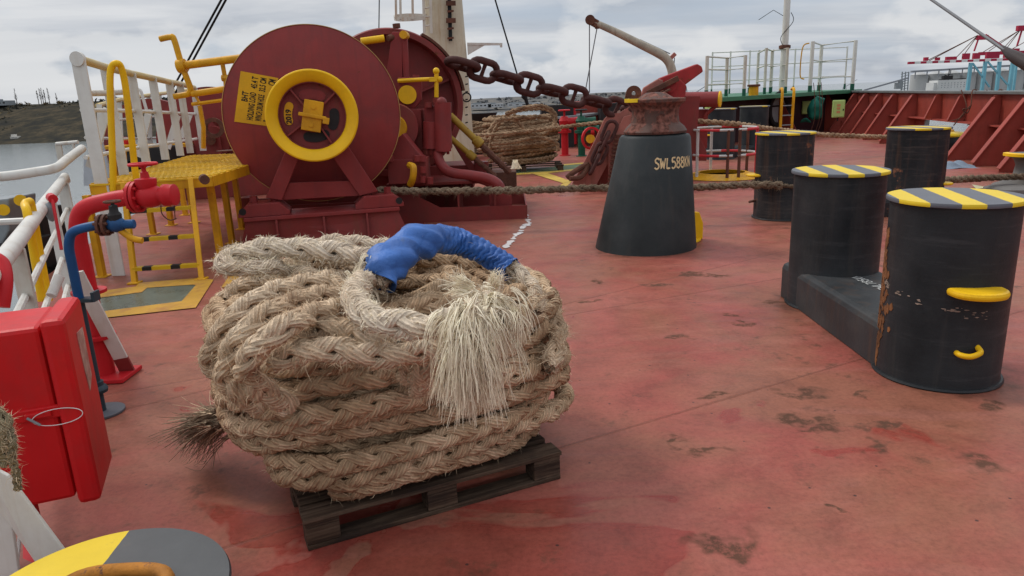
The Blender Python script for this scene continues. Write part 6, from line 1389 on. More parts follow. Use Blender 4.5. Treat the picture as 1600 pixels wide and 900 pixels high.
# small bow fairlead at the right edge
fq = G(1588, 292); fr = thing('mushroom_bollard', 'bare steel mushroom shaped bollard with yellow head at the right edge', 'bollard', fq)
MB().lathe([(0.50, 0), (0.46, 0.04), (0.30, 0.10), (0.20, 0.20), (0.18, 0.36), (0.22, 0.46), (0.33, 0.50), (0.35, 0.54), (0.001, 0.56)], fq+V(0.15, 0, 0), n=40).build('body', paint('grey worn fairlead', (0.14, 0.13, 0.12), 0.6, var=0.3, rust=0.2), fr)
MB().lathe([(0.30, 0.50), (0.37, 0.51), (0.37, 0.555), (0.30, 0.565)], fq+V(0.15, 0, 0), n=16, closed=True, a0=R(-60), a1=R(40), ref=V(-1, -0.5, 0)).build('yellow_band', yellow, fr)
tag(MB().lathe([(0.36, 0.0), (0.34, 0.07), (0.25, 0.10), (0.001, 0.10)], G(1575, 300), n=30).build('base_ring', MATS['grey worn fairlead'], loc=G(1575, 300)), 'grey steel base disc lying in front of the mushroom bollard at the right edge', 'base plate')
q = G(1530, 294); tag(MB().add([q+V(-.12, -.1, .01), q+V(.1, -.12, .02), q+V(.14, .08, .01), q+V(-.05, .12, .05)], [(0, 1, 2, 3)]).build('paper_scrap', paint('cream paper', (0.5, 0.47, 0.3), 0.9), loc=q), 'crumpled cream scrap on deck by the mushroom bollard', 'scrap')

# ================================================================ VALVES BEHIND
def valve(px, py, mat, matw, label, flip=1):
    b = G(px, py); r_ = thing('deck_valve', label, 'valve', b, 'pipe valves behind the distant coil')
    MB().lathe([(0.06, 0), (0.06, 0.72), (0.09, 0.74), (0.09, 0.82), (0.06, 0.84)] if False else [(0.17, 0), (0.17, 0.02), (0.105, 0.025), (0.105, 0.66), (0.20, 0.67), (0.20, 0.75), (0.13, 0.76), (0.15, 0.95), (0.17, 1.02), (0.12, 1.1), (0.10, 1.15), (0.03, 1.16), (0.03, 1.32)], b, n=20).build('stand_pipe', mat, r_)
    MB().lathe([(0.15, 1.30), (0.18, 1.31), (0.18, 1.335), (0.15, 1.345), (0.04, 1.33)], b, n=20).build('handwheel', matw, r_)
    MB().cyl(b+V(0.1, -0.02, 0.98), b+V(0.42*flip, -0.05, 1.0), 0.12, n=20).build('outlet', mat, r_)
    return r_
valve(883, 243, redpaint, redpaint, 'red stand pipe valve with red handwheel beside the distant rope coil')
v2_ = valve(909, 244, green, darkm, 'dark green stand pipe valve with dark handwheel, right of the red one')
MB().cyl(P(912, 203, 21.3), P(936, 201, 21.3), 0.10, n=16).build('side_pipe', green, v2_)
q = G(925, 240); rwh = thing('reel_wheel', 'small red valve wheel with yellow centre standing low behind the stopper', 'valve', q)
MB().lathe([(0.26, -0.03), (0.32, -0.03), (0.32, 0.03), (0.26, 0.03)], P(924, 216, 20.8), unit(V(0.4, -0.9, 0)), 24, closed=True).build('wheel', redpaint, rwh)
MB().cyl(P(923, 217, 20.8), P(922, 217, 20.6), 0.12, n=14).build('hub', yellowr, rwh); MB().bar(q, P(926, 205, 20.9), 0.10, 0.08).build('stand', redpaint, rwh)
# dark and red housings behind the valves
hb = thing('hatch_house', 'low red and black deck house behind the valves with pale roof edge', 'deck house', V(3.2, 25, 0))
a = P(862, 232, 25); 
MB().box(V(P(872, 200, 25)[0], 25.6, 0.72), (1.1, 1.0, 1.43)).build('black_wall', darkm, hb); MB().box(V(P(925, 200, 26)[0], 26.6, 0.76), (1.75, 1.2, 1.5)).build('red_wall', bulred, hb)
MB().bar(P(868, 184, 24.9), P(975, 172, 27), 0.9, 0.07, ZU).build('roof_edge', greysteel, hb)
MB().cyl(V(P(893, 200, 25.3)[0], 25.3, 0.1), V(P(893, 200, 25.3)[0], 25.3, 1.45), 0.17, n=16).build('pillar', redpaint, hb); MB().bar(P(932, 200, 25.8), P(932, 170, 25.8), 0.12).build('post', bulred, hb)
MB().box(V(P(955, 195, 25)[0], 25.3, 0.72), (0.75, 0.8, 1.4)).build('dark_door', darkm, hb)
m = MB()
for a, b in (((868, 178), (868, 164)), ((868, 165), (884, 164)), ((884, 164), (884, 176)), ((868, 171), (884, 170))): m.tube([P(a[0], a[1], 26), P(b[0], b[1], 26)], 0.035, 6)
tag(m.build('yellow_rail', yellow, loc=P(870, 175, 26)), 'small yellow rail frame on top of the low deck house', 'railing')
db4 = G(742, 218); MB_ = MB().lathe([(0.42, 0), (0.42, 0.95), (0.46, 1.0), (0.60, 1.25), (0.62, 1.3), (0.0001, 1.32)], V(P(748, 190, 24)[0], 24, 0), n=30)
tag(MB_.build('dark_bollard', darkm, loc=V(P(748, 190, 24)[0], 24, 0)), 'dark flared bollard top peeking out beside the mast', 'bollard')
# raised low side wall behind the far coils
m = MB(); m.plate([V(-4, 26.5, 0), V(2.1, 26.5, 0), V(2.1, 26.5, 0.62), V(-4, 26.5, 0.62)], V(0, 1, 0), 0.1); tag(m.build('side_coaming', white, loc=V(0, 26.5, 0)), 'low pale coaming wall behind the distant rope coils', 'coaming')
# painted walkway: green with yellow borders; yellow lines; white spilled paint
def sheet(name, pts, z, mat, label, cat):
    p_ = [G(x, y) for x, y in pts]; c_ = sum(p_)/len(p_); o = MB().add([V(q[0], q[1], z) for q in p_], [tuple(range(len(p_)))]).build(name, mat, loc=V(c_[0], c_[1], 0)); o['kind'] = 'structure'; return o
greenwalk = paint('walkway green', (0.10, 0.16, 0.08), 0.6, dirt=(0.25, 0.1, 0.07), dirt_amt=0.5)
sheet('painted_walkway', [(795, 266), (840, 263), (925, 255), (925, 263), (860, 269), (800, 272)], 0.004, greenwalk, '', '')
ylw = paint('deck line yellow', (0.52, 0.36, 0.06), 0.6, dirt=(0.3, 0.11, 0.07), dirt_amt=0.8, dirt_scale=4)
sheet('painted_line', [(870, 258), (925, 253), (925, 255), (870, 260)], 0.008, ylw, '', ''); sheet('painted_line', [(800, 271.5), (860, 268), (925, 262), (925, 264.5), (860, 270.5), (800, 274)], 0.008, ylw, '', '')
sheet('painted_line', [(825, 270), (850, 269), (893, 284), (880, 287)], 0.012, ylw, '', ''); sheet('painted_line', [(893, 284), (880, 287), (872, 292), (886, 292)], 0.008, ylw, '', '')
oy = paint('deck outline orange yellow', (0.50, 0.27, 0.035), 0.5, dirt=(0.28, 0.10, 0.05), dirt_amt=0.9, dirt_scale=5, rust=0.2, rust_scale=7)
hp_ = paint('hatch plate grey green', (0.11, 0.125, 0.095), 0.3, var=0.3, vscale=4, dirt=(0.05, 0.05, 0.04), dirt_amt=0.5)
sheet('hatch_plate', [(150, 465), (222, 455), (226, 450), (305, 443), (325, 446), (302, 474), (160, 492)], 0.006, hp_, '', '')
O = [(140, 458), (212, 449), (218, 443), (305, 436), (334, 438), (306, 482), (155, 499)]; I_ = [(152, 467), (222, 458), (230, 451), (302, 446), (306, 447), (284, 472), (160, 488)]
po = [G(*q) for q in O]; pi = [G(*q) for q in I_]; kk = len(po)
o = MB().add([V(q[0], q[1], 0.010) for q in po+pi], [(i, (i+1) % kk, kk+(i+1) % kk, kk+i) for i in range(kk)]).build('hatch_outline', oy, loc=V(po[0][0], po[0][1], 0)); o['kind'] = 'structure'
sheet('painted_patch', [(360, 428), (380, 427), (372, 440), (398, 437), (395, 446), (346, 450)], 0.006, oy, '', '')
# spilled white paint trail
rs = np.random.default_rng(9); tr = [(822, 336), (824, 343), (828, 350), (822, 352), (816, 356), (812, 364), (806, 368), (800, 376), (794, 382), (790, 388)]
m = MB()
for i in range(len(tr)-1):
    for t in np.linspace(0, 1, 5)[:-1]:
        x = tr[i][0]*(1-t)+tr[i+1][0]*t+rs.normal()*0.8; y = tr[i][1]*(1-t)+tr[i+1][1]*t+rs.normal()*0.5; c_ = G(x, y); s_ = rs.uniform(0.02, 0.055)
        m.add([V(c_[0]+s_*math.cos(a)*rs.uniform(.6, 1.3), c_[1]+1.5*s_*math.sin(a)*rs.uniform(.6, 1.3), 0.004+0.0004*i+0.0001*rs.random()) for a in np.linspace(0, 6.28, 8)[:-1]], [tuple(range(7))])
o = m.build('paint_spill', paint('spilled white paint', (0.62, 0.58, 0.56), 0.5), loc=G(806, 366)); o['kind'] = 'structure'
# ================================================================ LEFT SIDE: work platform, rails, pipes, fire box
ZP = 1.05
n0 = G(141, 288, ZP); n1 = G(331, 275, ZP); f1 = G(382, 236, ZP); f0 = G(240, 226, ZP)
nd = unit(n1-n0)
n0 = V(n0[0], n0[1], 0); n1 = V(n1[0], n1[1], 0); f1 = n1 + V(-0.13, 3.6, 0); f0 = n0 + V(-0.75, 4.3, 0)
wp = thing('work_platform', 'yellow steel platform with grating top on legs and striped steps', 'platform', (n0+n1)/2)
m = MB()
for a, b in ((n0, n1), (n1, f1), (f1, f0), (f0, n0)): m.bar(a+V(0, 0, ZP-0.06), b+V(0, 0, ZP-0.06), 0.03, 0.12, ZU)
m.build('frame', yellowr, wp, bevel=0.004)
m = MB(); nb = 34
for i in range(nb+1):
    t = i/nb; a = n0+(f0-n0)*t; b = n1+(f1-n1)*t; m.bar(a+V(0, 0, ZP-0.012), b+V(0, 0, ZP-0.012), 0.05, 0.02, ZU)
for i in range(26):
    t = (i+0.5)/26; a = n0+(n1-n0)*t; b = f0+(f1-f0)*t; m.bar(a+V(0, 0, ZP-0.03), b+V(0, 0, ZP-0.03), 0.02, 0.02, ZU)
# raised anti-slip weave
rgw = np.random.default_rng(2)
for i in range(nb):
    t = (i+0.5)/nb; a = n0+(f0-n0)*t; b = n1+(f1-n1)*t
    for s_ in np.linspace(0.03, 0.97, 20):
        c_ = a+(b-a)*(s_+0.02*(i % 2)); m.bar(c_+V(-0.03, -0.045, ZP+0.004), c_+V(0.03, 0.045, ZP+0.006+0.004*rgw.random()), 0.022, 0.012, ZU)
m.build('grating', grateyel, wp)
m = MB(); cpl = G(357, 235.5, ZP+0.012); m.lathe([(0.0001, 0), (0.2, 0.0), (0.2, 0.01)], cpl, n=20); m.build('cover_plate', rusty, wp)
legs = [(160, 432), (345, 402), (363, 380), (378, 358), (240, 366), (268, 352), (290, 336), (304, 348)]
for i, (x, y) in enumerate(legs):
    g_ = G(x, y); m = MB(); m.bar(V(g_[0], g_[1], 0), V(g_[0], g_[1], ZP-0.122), 0.075, 0.075)
    m.box(V(g_[0], g_[1], 0.006), (0.16, 0.16, 0.012)); m.build('leg', yellowr, wp, bevel=0.006)
# steps
sa, sb_ = G(211, 443), G(315, 437); d = unit(sb_-sa); back_ = V(0.03, 0.30, 0)
ta = n0+nd*np.dot(sa-n0, nd); tb = n0+nd*np.dot(sb_-n0, nd)
st = thing('steps', 'short yellow steps with black striped rungs leaning on the platform', 'steps', (sa+sb_)/2)
off = unit(V(0.03, -1, 0))*0.05
for q, t_ in ((sa, ta), (sb_, tb)):
    topq = V(t_[0], t_[1], ZP-0.01)+off; m = MB(); m.bar(q, topq, 0.055, 0.055); m.box(q+V(0, 0, 0.01), (0.12, 0.12, 0.02)); m.build('side_rail', yellowr, st, bevel=0.006)
ybk = paint('rung yellow', (0.58, 0.36, 0.015), 0.5, rust=0.15, rust_scale=6, dirt_amt=0.6)
for f in (0.14, 0.42, 0.70, 0.9):
    a = sa*(1-f)+V(ta[0], ta[1], ZP)*f; b = sb_*(1-f)+V(tb[0], tb[1], ZP)*f
    if f == 0.9: continue
    m = MB(); k_ = 7
    for i in range(k_):
        m.m = 1 if i in (1, 4) or (f > 0.3 and i == 0) else 0
        m.bar(a+(b-a)*i/k_, a+(b-a)*(i+1)/k_, 0.08, 0.04, ZU)
    m.build('rung', [ybk, darkm], st)
MB().cyl(P(318, 279, 7.7), P(320, 281, 7.55), 0.05, n=12).build('hinge', rusty, st)
# yellow grab hoop
hq0 = G(180, 300, ZP-0.1); 
hp2 = [V(n0[0], n0[1], 0)+nd*0.36+V(0, -0.03, 0.45), V(n0[0], n0[1], 0)+nd*0.34+V(0, -0.02, 1.9)]
Yh = 8.0; hpts = smooth_path([P(178, 335, Yh), P(176, 250, Yh), P(173, 170, Yh), P(172, 120, Yh), P(175, 104, Yh), P(182, 99, Yh), P(189, 105, Yh+0.05), P(196, 135, Yh+0.1), P(205, 210, Yh+0.15), P(213, 285, Yh+0.2)], 6)
tag(MB().tube(hpts, 0.035, 14).build('grab_hoop', yellow, loc=hpts[0]), 'tall bright yellow bent grab hoop at the head of the platform steps', 'handrail')
# second hoop: yellow hooked handrail of the far guard rail
Yg = 11.5
yg = thing('yellow_handrail', 'yellow pipe handrail with hooked upper end left of the big flange', 'handrail', P(290, 230, Yg))
MB().tube(smooth_path([P(250, 61, Yg), P(266, 58, Yg), P(272, 62, Yg), P(284, 102, Yg), P(297, 136, Yg), P(296, 145, Yg), P(290, 148, Yg), P(272, 151, Yg)], 6), 0.045, 10).build('hooked_bar', yellowr, yg)
MB().tube([P(281, 103, Yg), P(385, 90, Yg)], 0.06, 12).build('top_rail', yellowr, yg); MB().lathe([(0.03, -0.06), (0.10, -0.06), (0.10, 0.06), (0.03, 0.06)], P(284, 103, Yg), unit(V(1, 0, 0.1)), 14, closed=True).build('collar', yellowr, yg)
MB().tube([P(300, 147, Yg), P(352, 139, Yg), P(385, 133, Yg)], 0.05, 10).build('lower_rail', yellowr, yg)
MB().tube([P(347, 96, Yg), P(352, 124, Yg), P(354, 145, Yg)], 0.035, 8).build('post', yellowr, yg); MB().tube([P(347, 122, Yg), P(370, 122, Yg)], 0.05, 8).build('stub', yellowr, yg)
m = MB(); m.tube([P(303, 145, Yg), P(311, 159, Yg), P(302, 162, Yg)], 0.025, 6); m.tube([P(300, 163, Yg), P(360, 155, Yg)], 0.03, 6); m.tube([P(312, 165, Yg), P(318, 200, Yg), P(318, 232, Yg)], 0.035, 6); m.build('brace', yellowr, yg)
# white gate railing along the ship side of the platform
wr = thing('side_railing', 'high white flat bar railing with yellow top rail along the platform edge', 'railing', V(-4.66, 7.98, 0))
tops = [(122, 92), (164, 105), (205, 115), (238, 122), (264, 128), (281, 131), (303, 137)]
bots = [(148, 432), (180, 285), (217, 258), (246, 250), (267, 244), (280, 240), (308, 236)]
base0 = G(*bots[0]); zt0 = P(122, 92, base0[1])[2]
posts = []
for i, (t_, b_) in enumerate(zip(tops, bots)):
    # true position: where the top rail (constant height) is seen
    q = G(t_[0], t_[1], zt0) if False else None
    Yi = [7.98, 8.9, 9.9, 10.9, 11.9, 12.8, 13.9][i]
    a = P(t_[0], t_[1], Yi); posts.append(a)
    w_ = 0.15 if i == 0 else 0.12
    zb_ = 0.0 if i == 0 else P(b_[0], b_[1], Yi)[2]
    MB().box(V(a[0], a[1], (a[2]+zb_)/2), (w_, 0.02, a[2]-zb_)).build('post', whiter if i == 5 else white, wr, bevel=0.004)
MB().tube(np.array([p_+V(0, 0, 0.0) for p_ in posts]), 0.045, 12).build('top_rail', paint('yellowed white rail', (0.55, 0.42, 0.18), 0.5, rust=0.2, rust_scale=4, dirt=(0.6, 0.55, 0.45), dirt_amt=0.6), wr)
MB().cyl(posts[0]+V(0.0, 0.02, 0.0), posts[0]+V(0.0, -0.03, 0.0), 0.075, n=20).build('post_cap', white, wr)
for ys in ((172, 172.5, 173.5, 175, 176, 177, 178), (246, 238, 231, 227, 223, 221, 217)):
    MB().tube(np.array([P(t_[0]+(b_[0]-t_[0])*(y-t_[1])/(b_[1]-t_[1]), y, p_[1]) for t_, b_, p_, y in zip(tops, bots, posts, ys)]), 0.024, 8).build('rail', white, wr)
m = MB(); m.tube([P(126, 146, 7.98), P(168, 145.5, 8.9), P(190, 144, 9.5)], 0.035, 10); m.build('rail', whiter, wr)
for (a, b, Y) in (((168, 170), (140, 262), 9.0), ((232, 178), (216, 245), 11.0), ((278, 180), (262, 232), 12.6), ((297, 178), (283, 215), 13.6)):
    MB().bar(P(a[0], a[1], Y), P(b[0], b[1], Y), 0.10, 0.02, V(0, 1, 0)).build('diagonal_brace', white, wr)
# further ship side rail beyond (behind)
Yf = 16.0
fr_ = thing('far_side_railing', 'lower white railing of the ship side seen through the high white one', 'railing', P(200, 240, Yf))
for (x0, y0, x1, y1, Y) in ((155, 163, 158, 222, 13.0), (186, 152, 190, 238, 14.5), (232, 147, 235, 225, 16), (249, 147, 252, 228, 17), (270, 138, 272, 225, 18), (288, 140, 290, 215, 19)):
    MB().bar(P(x0, y0, Y), P(x1, y1, Y), 0.09, 0.02, V(0, 1, 0)).build('post', white, fr_)
MB().tube([P(152, 165, 13), P(187, 156, 14.5), P(232, 149, 16), P(262, 145, 17.5), P(300, 140, 19)], 0.04, 8).build('top_rail', MATS['yellowed white rail'], fr_)
MB().tube([P(152, 190, 13), P(232, 183, 16), P(300, 176, 19)], 0.025, 6).build('rail', white, fr_); MB().tube([P(134, 215, 12), P(190, 217, 14.5), P(300, 214, 19)], 0.03, 6).build('rail', white, fr_)
MB().tube(smooth_path([P(212, 140, 15), P(219, 141, 15), P(224, 155, 15), P(229, 172, 15)], 5), 0.03, 6).build('hook', white, fr_)
m = MB(); m.plate([P(132, 290, 11), P(132, 250, 11), P(150, 222, 11), P(160, 222, 11), P(172, 268, 11), P(170, 290, 11)], V(0, 1, 0), 0.05); tag(m.build('side_plate', paint('pale grey side plate', (0.42, 0.45, 0.48), 0.6, rust=0.1), loc=P(150, 260, 11)), 'pale grey plate panel standing outboard behind the white railing', 'panel')
m = MB()
for x0 in (178, 186, 194): m.bar(P(x0, 235, 12.5), P(x0+3, 282, 12.5), 0.05)
tag(m.build('yellow_stanchion', yellowr, loc=P(186, 280, 12.5)), 'rusty yellow stanchions outboard behind the grab hoop', 'stanchion')
ob = thing('outboard_gear', 'dark outboard gear with red drums seen through the gaps of the white railing', 'gear', P(220, 250, 14))
for x, y in ((186, 222), (199, 222)): MB().cyl(P(x, y+6, 15), P(x, y-7, 15), 0.10, n=14).build('drum', redpaint, ob)
for x, y, s_ in ((225, 245, 0.5), (256, 242, 0.5), (200, 262, 0.5), (172, 275, 0.35)):
    MB().box(P(x, y, 14.5), (s_, s_, s_*0.7)).build('housing', darkm, ob, bevel=0.03)
MB().bar(P(165, 230, 14.6), P(300, 226, 15), 0.5, 0.06, ZU).build('yellow_walkway', yellowr, ob)
# small outboard rail frame in front of the water
m = MB(); Y = 10.0; m.bar(P(91, 225, Y), P(96, 254, Y), 0.08, 0.02, V(0, 1, 0)); 
tr_ = thing('outboard_rail', 'small weathered rail frame outboard against the water', 'railing', P(95, 256, Y)); m.build('post', whiter, tr_); MB().tube([P(88, 225, Y), P(122, 222, Y)], 0.025, 8).build('rail', white, tr_); MB().tube([P(114, 223, Y), P(116, 236, Y)], 0.02, 6).build('rod', white, tr_)
# ---------------------------------------------------------------- second winch far left
W2 = P(333, 213, 15.5); w2 = thing('mooring_winch', 'second maroon mooring winch farther off behind the white railing', 'winch', V(W2[0], W2[1], 0))
R2 = np.linalg.norm(P(333, 140, 15.5)-W2)
W2 = P(335, 222, 15.5); R2 = 1.13
MB().lathe([(0.3, 0), (R2, 0), (R2, -0.05), (0.3, -0.05)], W2, nz, 72, closed=True).build('flange', maroon, w2)
MB().lathe([(0.45, -0.05), (0.45, -1.4)], W2, nz, 36).build('barrel', maroon2, w2); MB().lathe([(0.3, 0), (R2, 0), (R2, -0.05), (0.3, -0.05)], W2-nz*1.4, nz, 60, closed=True).build('flange', maroon, w2)
MB().lathe([(R2-0.25, 0.3), (R2*0.96, 0.3), (R2*0.96, 0.01), (R2-0.25, 0.01)], W2-e1*1.2+V(0, 0, -0.15)-nz*0.4, nz, 60, closed=True).build('brake_wheel', maroon2, w2)
m = MB(); m.cyl(W2+nz*0.0, W2+nz*0.35, 0.34, n=30); m.build('hub', maroon2, w2); MB().lathe([(0.12, 0.30), (0.2, 0.30), (0.2, 0.38), (0.12, 0.38)], P(338, 199, 15.0), nz, 20, closed=True).build('ring', rusty, w2)
MB().cyl(P(345, 187, 15.1), P(343, 187, 14.8), 0.14, n=20).build('flange_boss', maroon, w2); MB().cyl(P(329, 219, 15), P(329, 219, 14.9), 0.10, n=16).build('boss', rusty, w2)
MB().box(V(W2[0], W2[1], 0.35), (2.4, 1.2, 0.7), (e1, nz, ZU)).build('bed', maroon2, w2, bevel=0.01); MB().box(V(W2[0], W2[1]-0.3, 0.75), (0.5, 0.4, 1.0), (e1, nz, ZU)).build('gearbox', maroon2, w2, bevel=0.03)
MB().box(P(322, 141, 15.3), (0.12, 0.1, 0.1)).build('lug', rusty, w2)
MB().tube([P(318, 202, 12.9), P(318, 232, 12.9)], 0.03, 8).build('yellow_lever', yellow, w2)
# beds and frames between platform and front winch (dark machinery under the flange)
bdk = thing('winch_bed', 'dark maroon machinery bed behind the front winch foundation', 'foundation', V(-3.4, 11, 0))
MB().box(V(-3.2, 10.55, 0.42), (1.1, 0.08, 0.14)).build('beam', maroon2, bdk); MB().box(V(-2.9, 11.2, 0.25), (1.3, 0.9, 0.5)).build('bed', maroon2, bdk, bevel=0.01); 
MB().prism([(-0.16, 0), (0.16, 0), (0.08, 0.45), (-0.08, 0.45)], G(395, 352), V(1, 0, 0), ZU, 0.3).build('stand', maroon2, bdk, bevel=0.01)
MB().box(V(-2.5, 10.4, 0.2), (1.6, 0.06, 0.4)).build('skirt', maroon2, bdk)

# ---------------------------------------------------------------- near handrail along the deck edge
ra = G(-60, 470, 1.1); rb_ = G(0, 412, 1.1); rc_ = G(101, 277, 1.1)
hr = thing('handrail', 'near white pipe handrail with flat stanchions running along the left deck edge', 'railing', V(rb_[0], rb_[1], 0))
rend = rc_ + V(0.02, 0.35, -0.12)
MB().tube(smooth_path([ra, rb_, (rb_+rc_)/2, rc_-unit(rc_-rb_)*0.25, rc_+unit(rc_-rb_)*0.02, rc_+unit(rc_-rb_)*0.10+V(0, 0, -0.05)], 6), 0.047, 18).build('top_rail', white, hr)
ra2 = [P(-60, 275, 7.6), P(0, 276, 7.6), P(60, 268, 7.8), P(88, 262, 7.9), P(104, 250, 8.3), P(128, 232, 9.3)]
MB().tube(smooth_path(ra2, 6), 0.05, 16).build('outer_rail', white, hr)
rd = unit(rc_-rb_)
def stanch(px, py, w_=0.10, z=1.08, mat=white, lean=0.0):
    a = G(px, py, z); yaw = unit(V(0.85, -0.5, 0))
    return MB().bar(V(a[0], a[1], 0), V(a[0]+lean, a[1], z), w_, 0.015, V(0.3, 0.9, 0)).build('stanchion', mat, hr, bevel=0.003), a
s1, a1 = stanch(25, 388, 0.13, mat=whiter); s2, a2 = stanch(78, 312, 0.13); s3, a3 = stanch(98, 286, 0.16)
for z in (0.80, 0.55, 0.30): MB().tube([V(rb_[0], rb_[1], z)-rd*1.0, V(rc_[0], rc_[1], z)], 0.022, 8).build('rail', white, hr)
for z in (0.7, 0.35): MB().tube([P(-60, 350 if z > 0.5 else 400, 6.5), P(38, 345 if z > 0.5 else 392, 6.6)], 0.03, 8).build('outer_rail', white, hr)
# long white brace with maroon foot
fb_ = G(202, 585); bt = P(118, 425, 4.55)
m = MB(); dv_ = bt-fb_; m.bar(fb_+dv_*0.17, bt, 0.095, 0.018, V(0.1, -1, 0)); br = m.build('brace', white, hr, bevel=0.003); MB().bar(fb_, fb_+dv_*0.17, 0.097, 0.02, V(0.1, -1, 0)).build('brace_foot', maroon, br)
MB().tube([P(80, 462, 4.3), P(93, 432, 4.4)], 0.03, 10).build('stub_pipe', white, hr)
# steel wire stay with red sleeve hanging from the rail
MB().tube([P(82, 312, 5.6), P(88, 345, 5.5), P(96, 390, 5.4)], 0.012, 6).build('red_cord', redpaint, hr); m = MB().cyl(P(79, 308, 5.7), P(83, 311, 5.6), 0.035, n=10); m.build('red_plug', redpaint, hr)
MB().sphere(P(79, 331, 5.6), 0.05, 10, (0.8, 0.8, 1.6)).build('cord_knot', greysteel, hr)
# narrow yellow hoop behind the handrail
Yk = 5.0
hk = smooth_path([P(66, 470, Yk-0.1), P(54, 400, Yk-0.1), P(43, 335, Yk-0.1), P(39, 320, Yk), P(44, 316, Yk+0.05), P(49, 322, Yk+0.1), P(60, 385, Yk+0.15), P(76, 470, Yk+0.15)], 6)
tag(MB().tube(hk, 0.028, 12).build('grab_hoop', yellow, loc=hk[0]), 'narrow yellow hoop seen edge on behind the near white handrail', 'handrail')
# red curved pipe at the very left
tag(MB().tube(smooth_path([P(-20, 400, 3.3), P(2, 412, 3.3), P(7, 440, 3.25), P(2, 480, 3.2)], 6), 0.035, 12).build('red_pipe', redpaint, loc=P(0, 440, 3.3)), 'short curved red pipe at the extreme left under the handrail', 'pipe')
# wharf gear outside: grey steel with yellow discs
wg = thing('gangway_housing', 'grey steel housing with yellow discs outboard at the left edge', 'housing', P(15, 350, 8.5))
MB().plate([P(-30, 312, 8.5), P(36, 305, 8.5), P(36, 355, 8.5), P(20, 385, 8.5), P(-30, 385, 8.5)], V(0, 1, 0), 0.5).build('body', greysteel, wg, bevel=0.02)
for x, y in ((5, 328), (32, 313)): MB().cyl(P(x, y, 8.3), P(x, y, 8.2), 0.065, n=20).build('yellow_disc', yellow, wg)
m = MB(); m.box(P(10, 400, 8.5), (0.8, 0.6, 0.4)); m.box(P(60, 380, 9), (0.5, 0.5, 0.9)); m.build('frame', darkm, wg, bevel=0.02)

# ---------------------------------------------------------------- red fire main hydrant
hb_ = V(-2.92, 5.02, 0)
hb_ = G(166, 590)
fh = thing('fire_hydrant', 'red fire main stand pipe bending over to a red hydrant valve with handwheel', 'hydrant', hb_)
MB().box(hb_+V(0, 0, 0.02), (0.38, 0.28, 0.03)).build('base_plate', redpaint, fh, bevel=0.005)
zv = P(207, 308, hb_[1])[2]; vx = P(207, 308, hb_[1])
hp3 = smooth_path([hb_+V(0, 0, 0.02), hb_+V(0, 0, 0.4), hb_+V(0, 0, 0.85), hb_+V(0.005, 0, zv-0.22), hb_+V(0.07, 0, zv-0.07), V(vx[0]-0.14, vx[1], zv-0.015), V(vx[0], vx[1], zv)], 8)
MB().tube(hp3, 0.055, 24).build('stand_pipe', redpaint, fh)
for z, r_ in ((0.30, 0.115), (0.62, 0.11)): MB().lathe([(0.06, z), (r_, z), (r_, z+0.022), (0.06, z+0.022)], hb_, n=32, closed=True).build('pipe_flange', redpaint, fh)
MB().lathe([(0.066, 0.03), (0.066, 0.29)], hb_, n=24).build('lower_sleeve', redpaint, fh)
X = V(1, -0.05, 0.02); X = unit(X); v0 = V(vx[0], vx[1], zv)
m = MB()
for o_ in (0.0, 0.035): m.lathe([(0.05, o_), (0.125, o_), (0.125, o_+0.024), (0.05, o_+0.024)], v0, X, 36, closed=True)
for t in range(8): a = 2*math.pi*t/8; q = v0+X*0.03+(np.cross(X, ZU)*math.cos(a)+ZU*math.sin(a))*0.10; m.cyl(q-X*0.05, q+X*0.05, 0.014, n=6)
m.build('flange', redpaint, fh)
vb = MB().lathe([(0.065, 0.06), (0.08, 0.07), (0.092, 0.12), (0.092, 0.16), (0.078, 0.21), (0.062, 0.23), (0.062, 0.26), (0.088, 0.265), (0.088, 0.30), (0.082, 0.31), (0.085, 0.35), (0.075, 0.355), (0.001, 0.355)], v0, X, 36).build('valve_body', redpaint, fh)
b0 = v0+X*0.13
MB().lathe([(0.06, 0.05), (0.075, 0.075), (0.082, 0.12), (0.082, 0.14), (0.06, 0.145), (0.035, 0.15), (0.03, 0.19), (0.018, 0.20), (0.018, 0.26)], b0, ZU, 28).build('bonnet', redpaint, vb)
m = MB(); m.tube([b0+V(0.10*math.cos(t), 0.10*math.sin(t), 0.255) for t in np.linspace(0, 2*math.pi, 33)[:-1]], 0.012, 10, closed=True)
for t in range(5): a = 2*math.pi*t/5; m.bar(b0+V(0, 0, 0.245), b0+V(0.10*math.cos(a), 0.10*math.sin(a), 0.253), 0.022, 0.012, ZU)
m.lathe([(0.03, 0.23), (0.03, 0.27), (0.001, 0.27)], b0, ZU, 16); m.build('handwheel', redpaint, vb)
m = MB(); c0 = v0+X*0.22+V(0, 0, -0.08); m.tube(smooth_path([c0, c0+V(0.0, 0, -0.07), c0+V(0.05, 0, -0.12), c0+V(0.11, 0, -0.11)], 5), 0.005, 5); m.tube([v0+X*0.33+V(0, 0, -0.08), v0+X*0.33+V(-0.01, 0, -0.2)], 0.004, 5); m.build('chain', rusty, vb)
def shrink(objs, c, k_, root):
    c = Vector(c)-root.location
    for o in objs:
        for v in o.data.vertices: v.co = c+(v.co-c)*k_
shrink([o for o in list(fh.children_recursive) if o.name.split('.')[0] in ('flange', 'valve_body', 'bonnet', 'handwheel', 'chain')], v0, 0.82, fh)
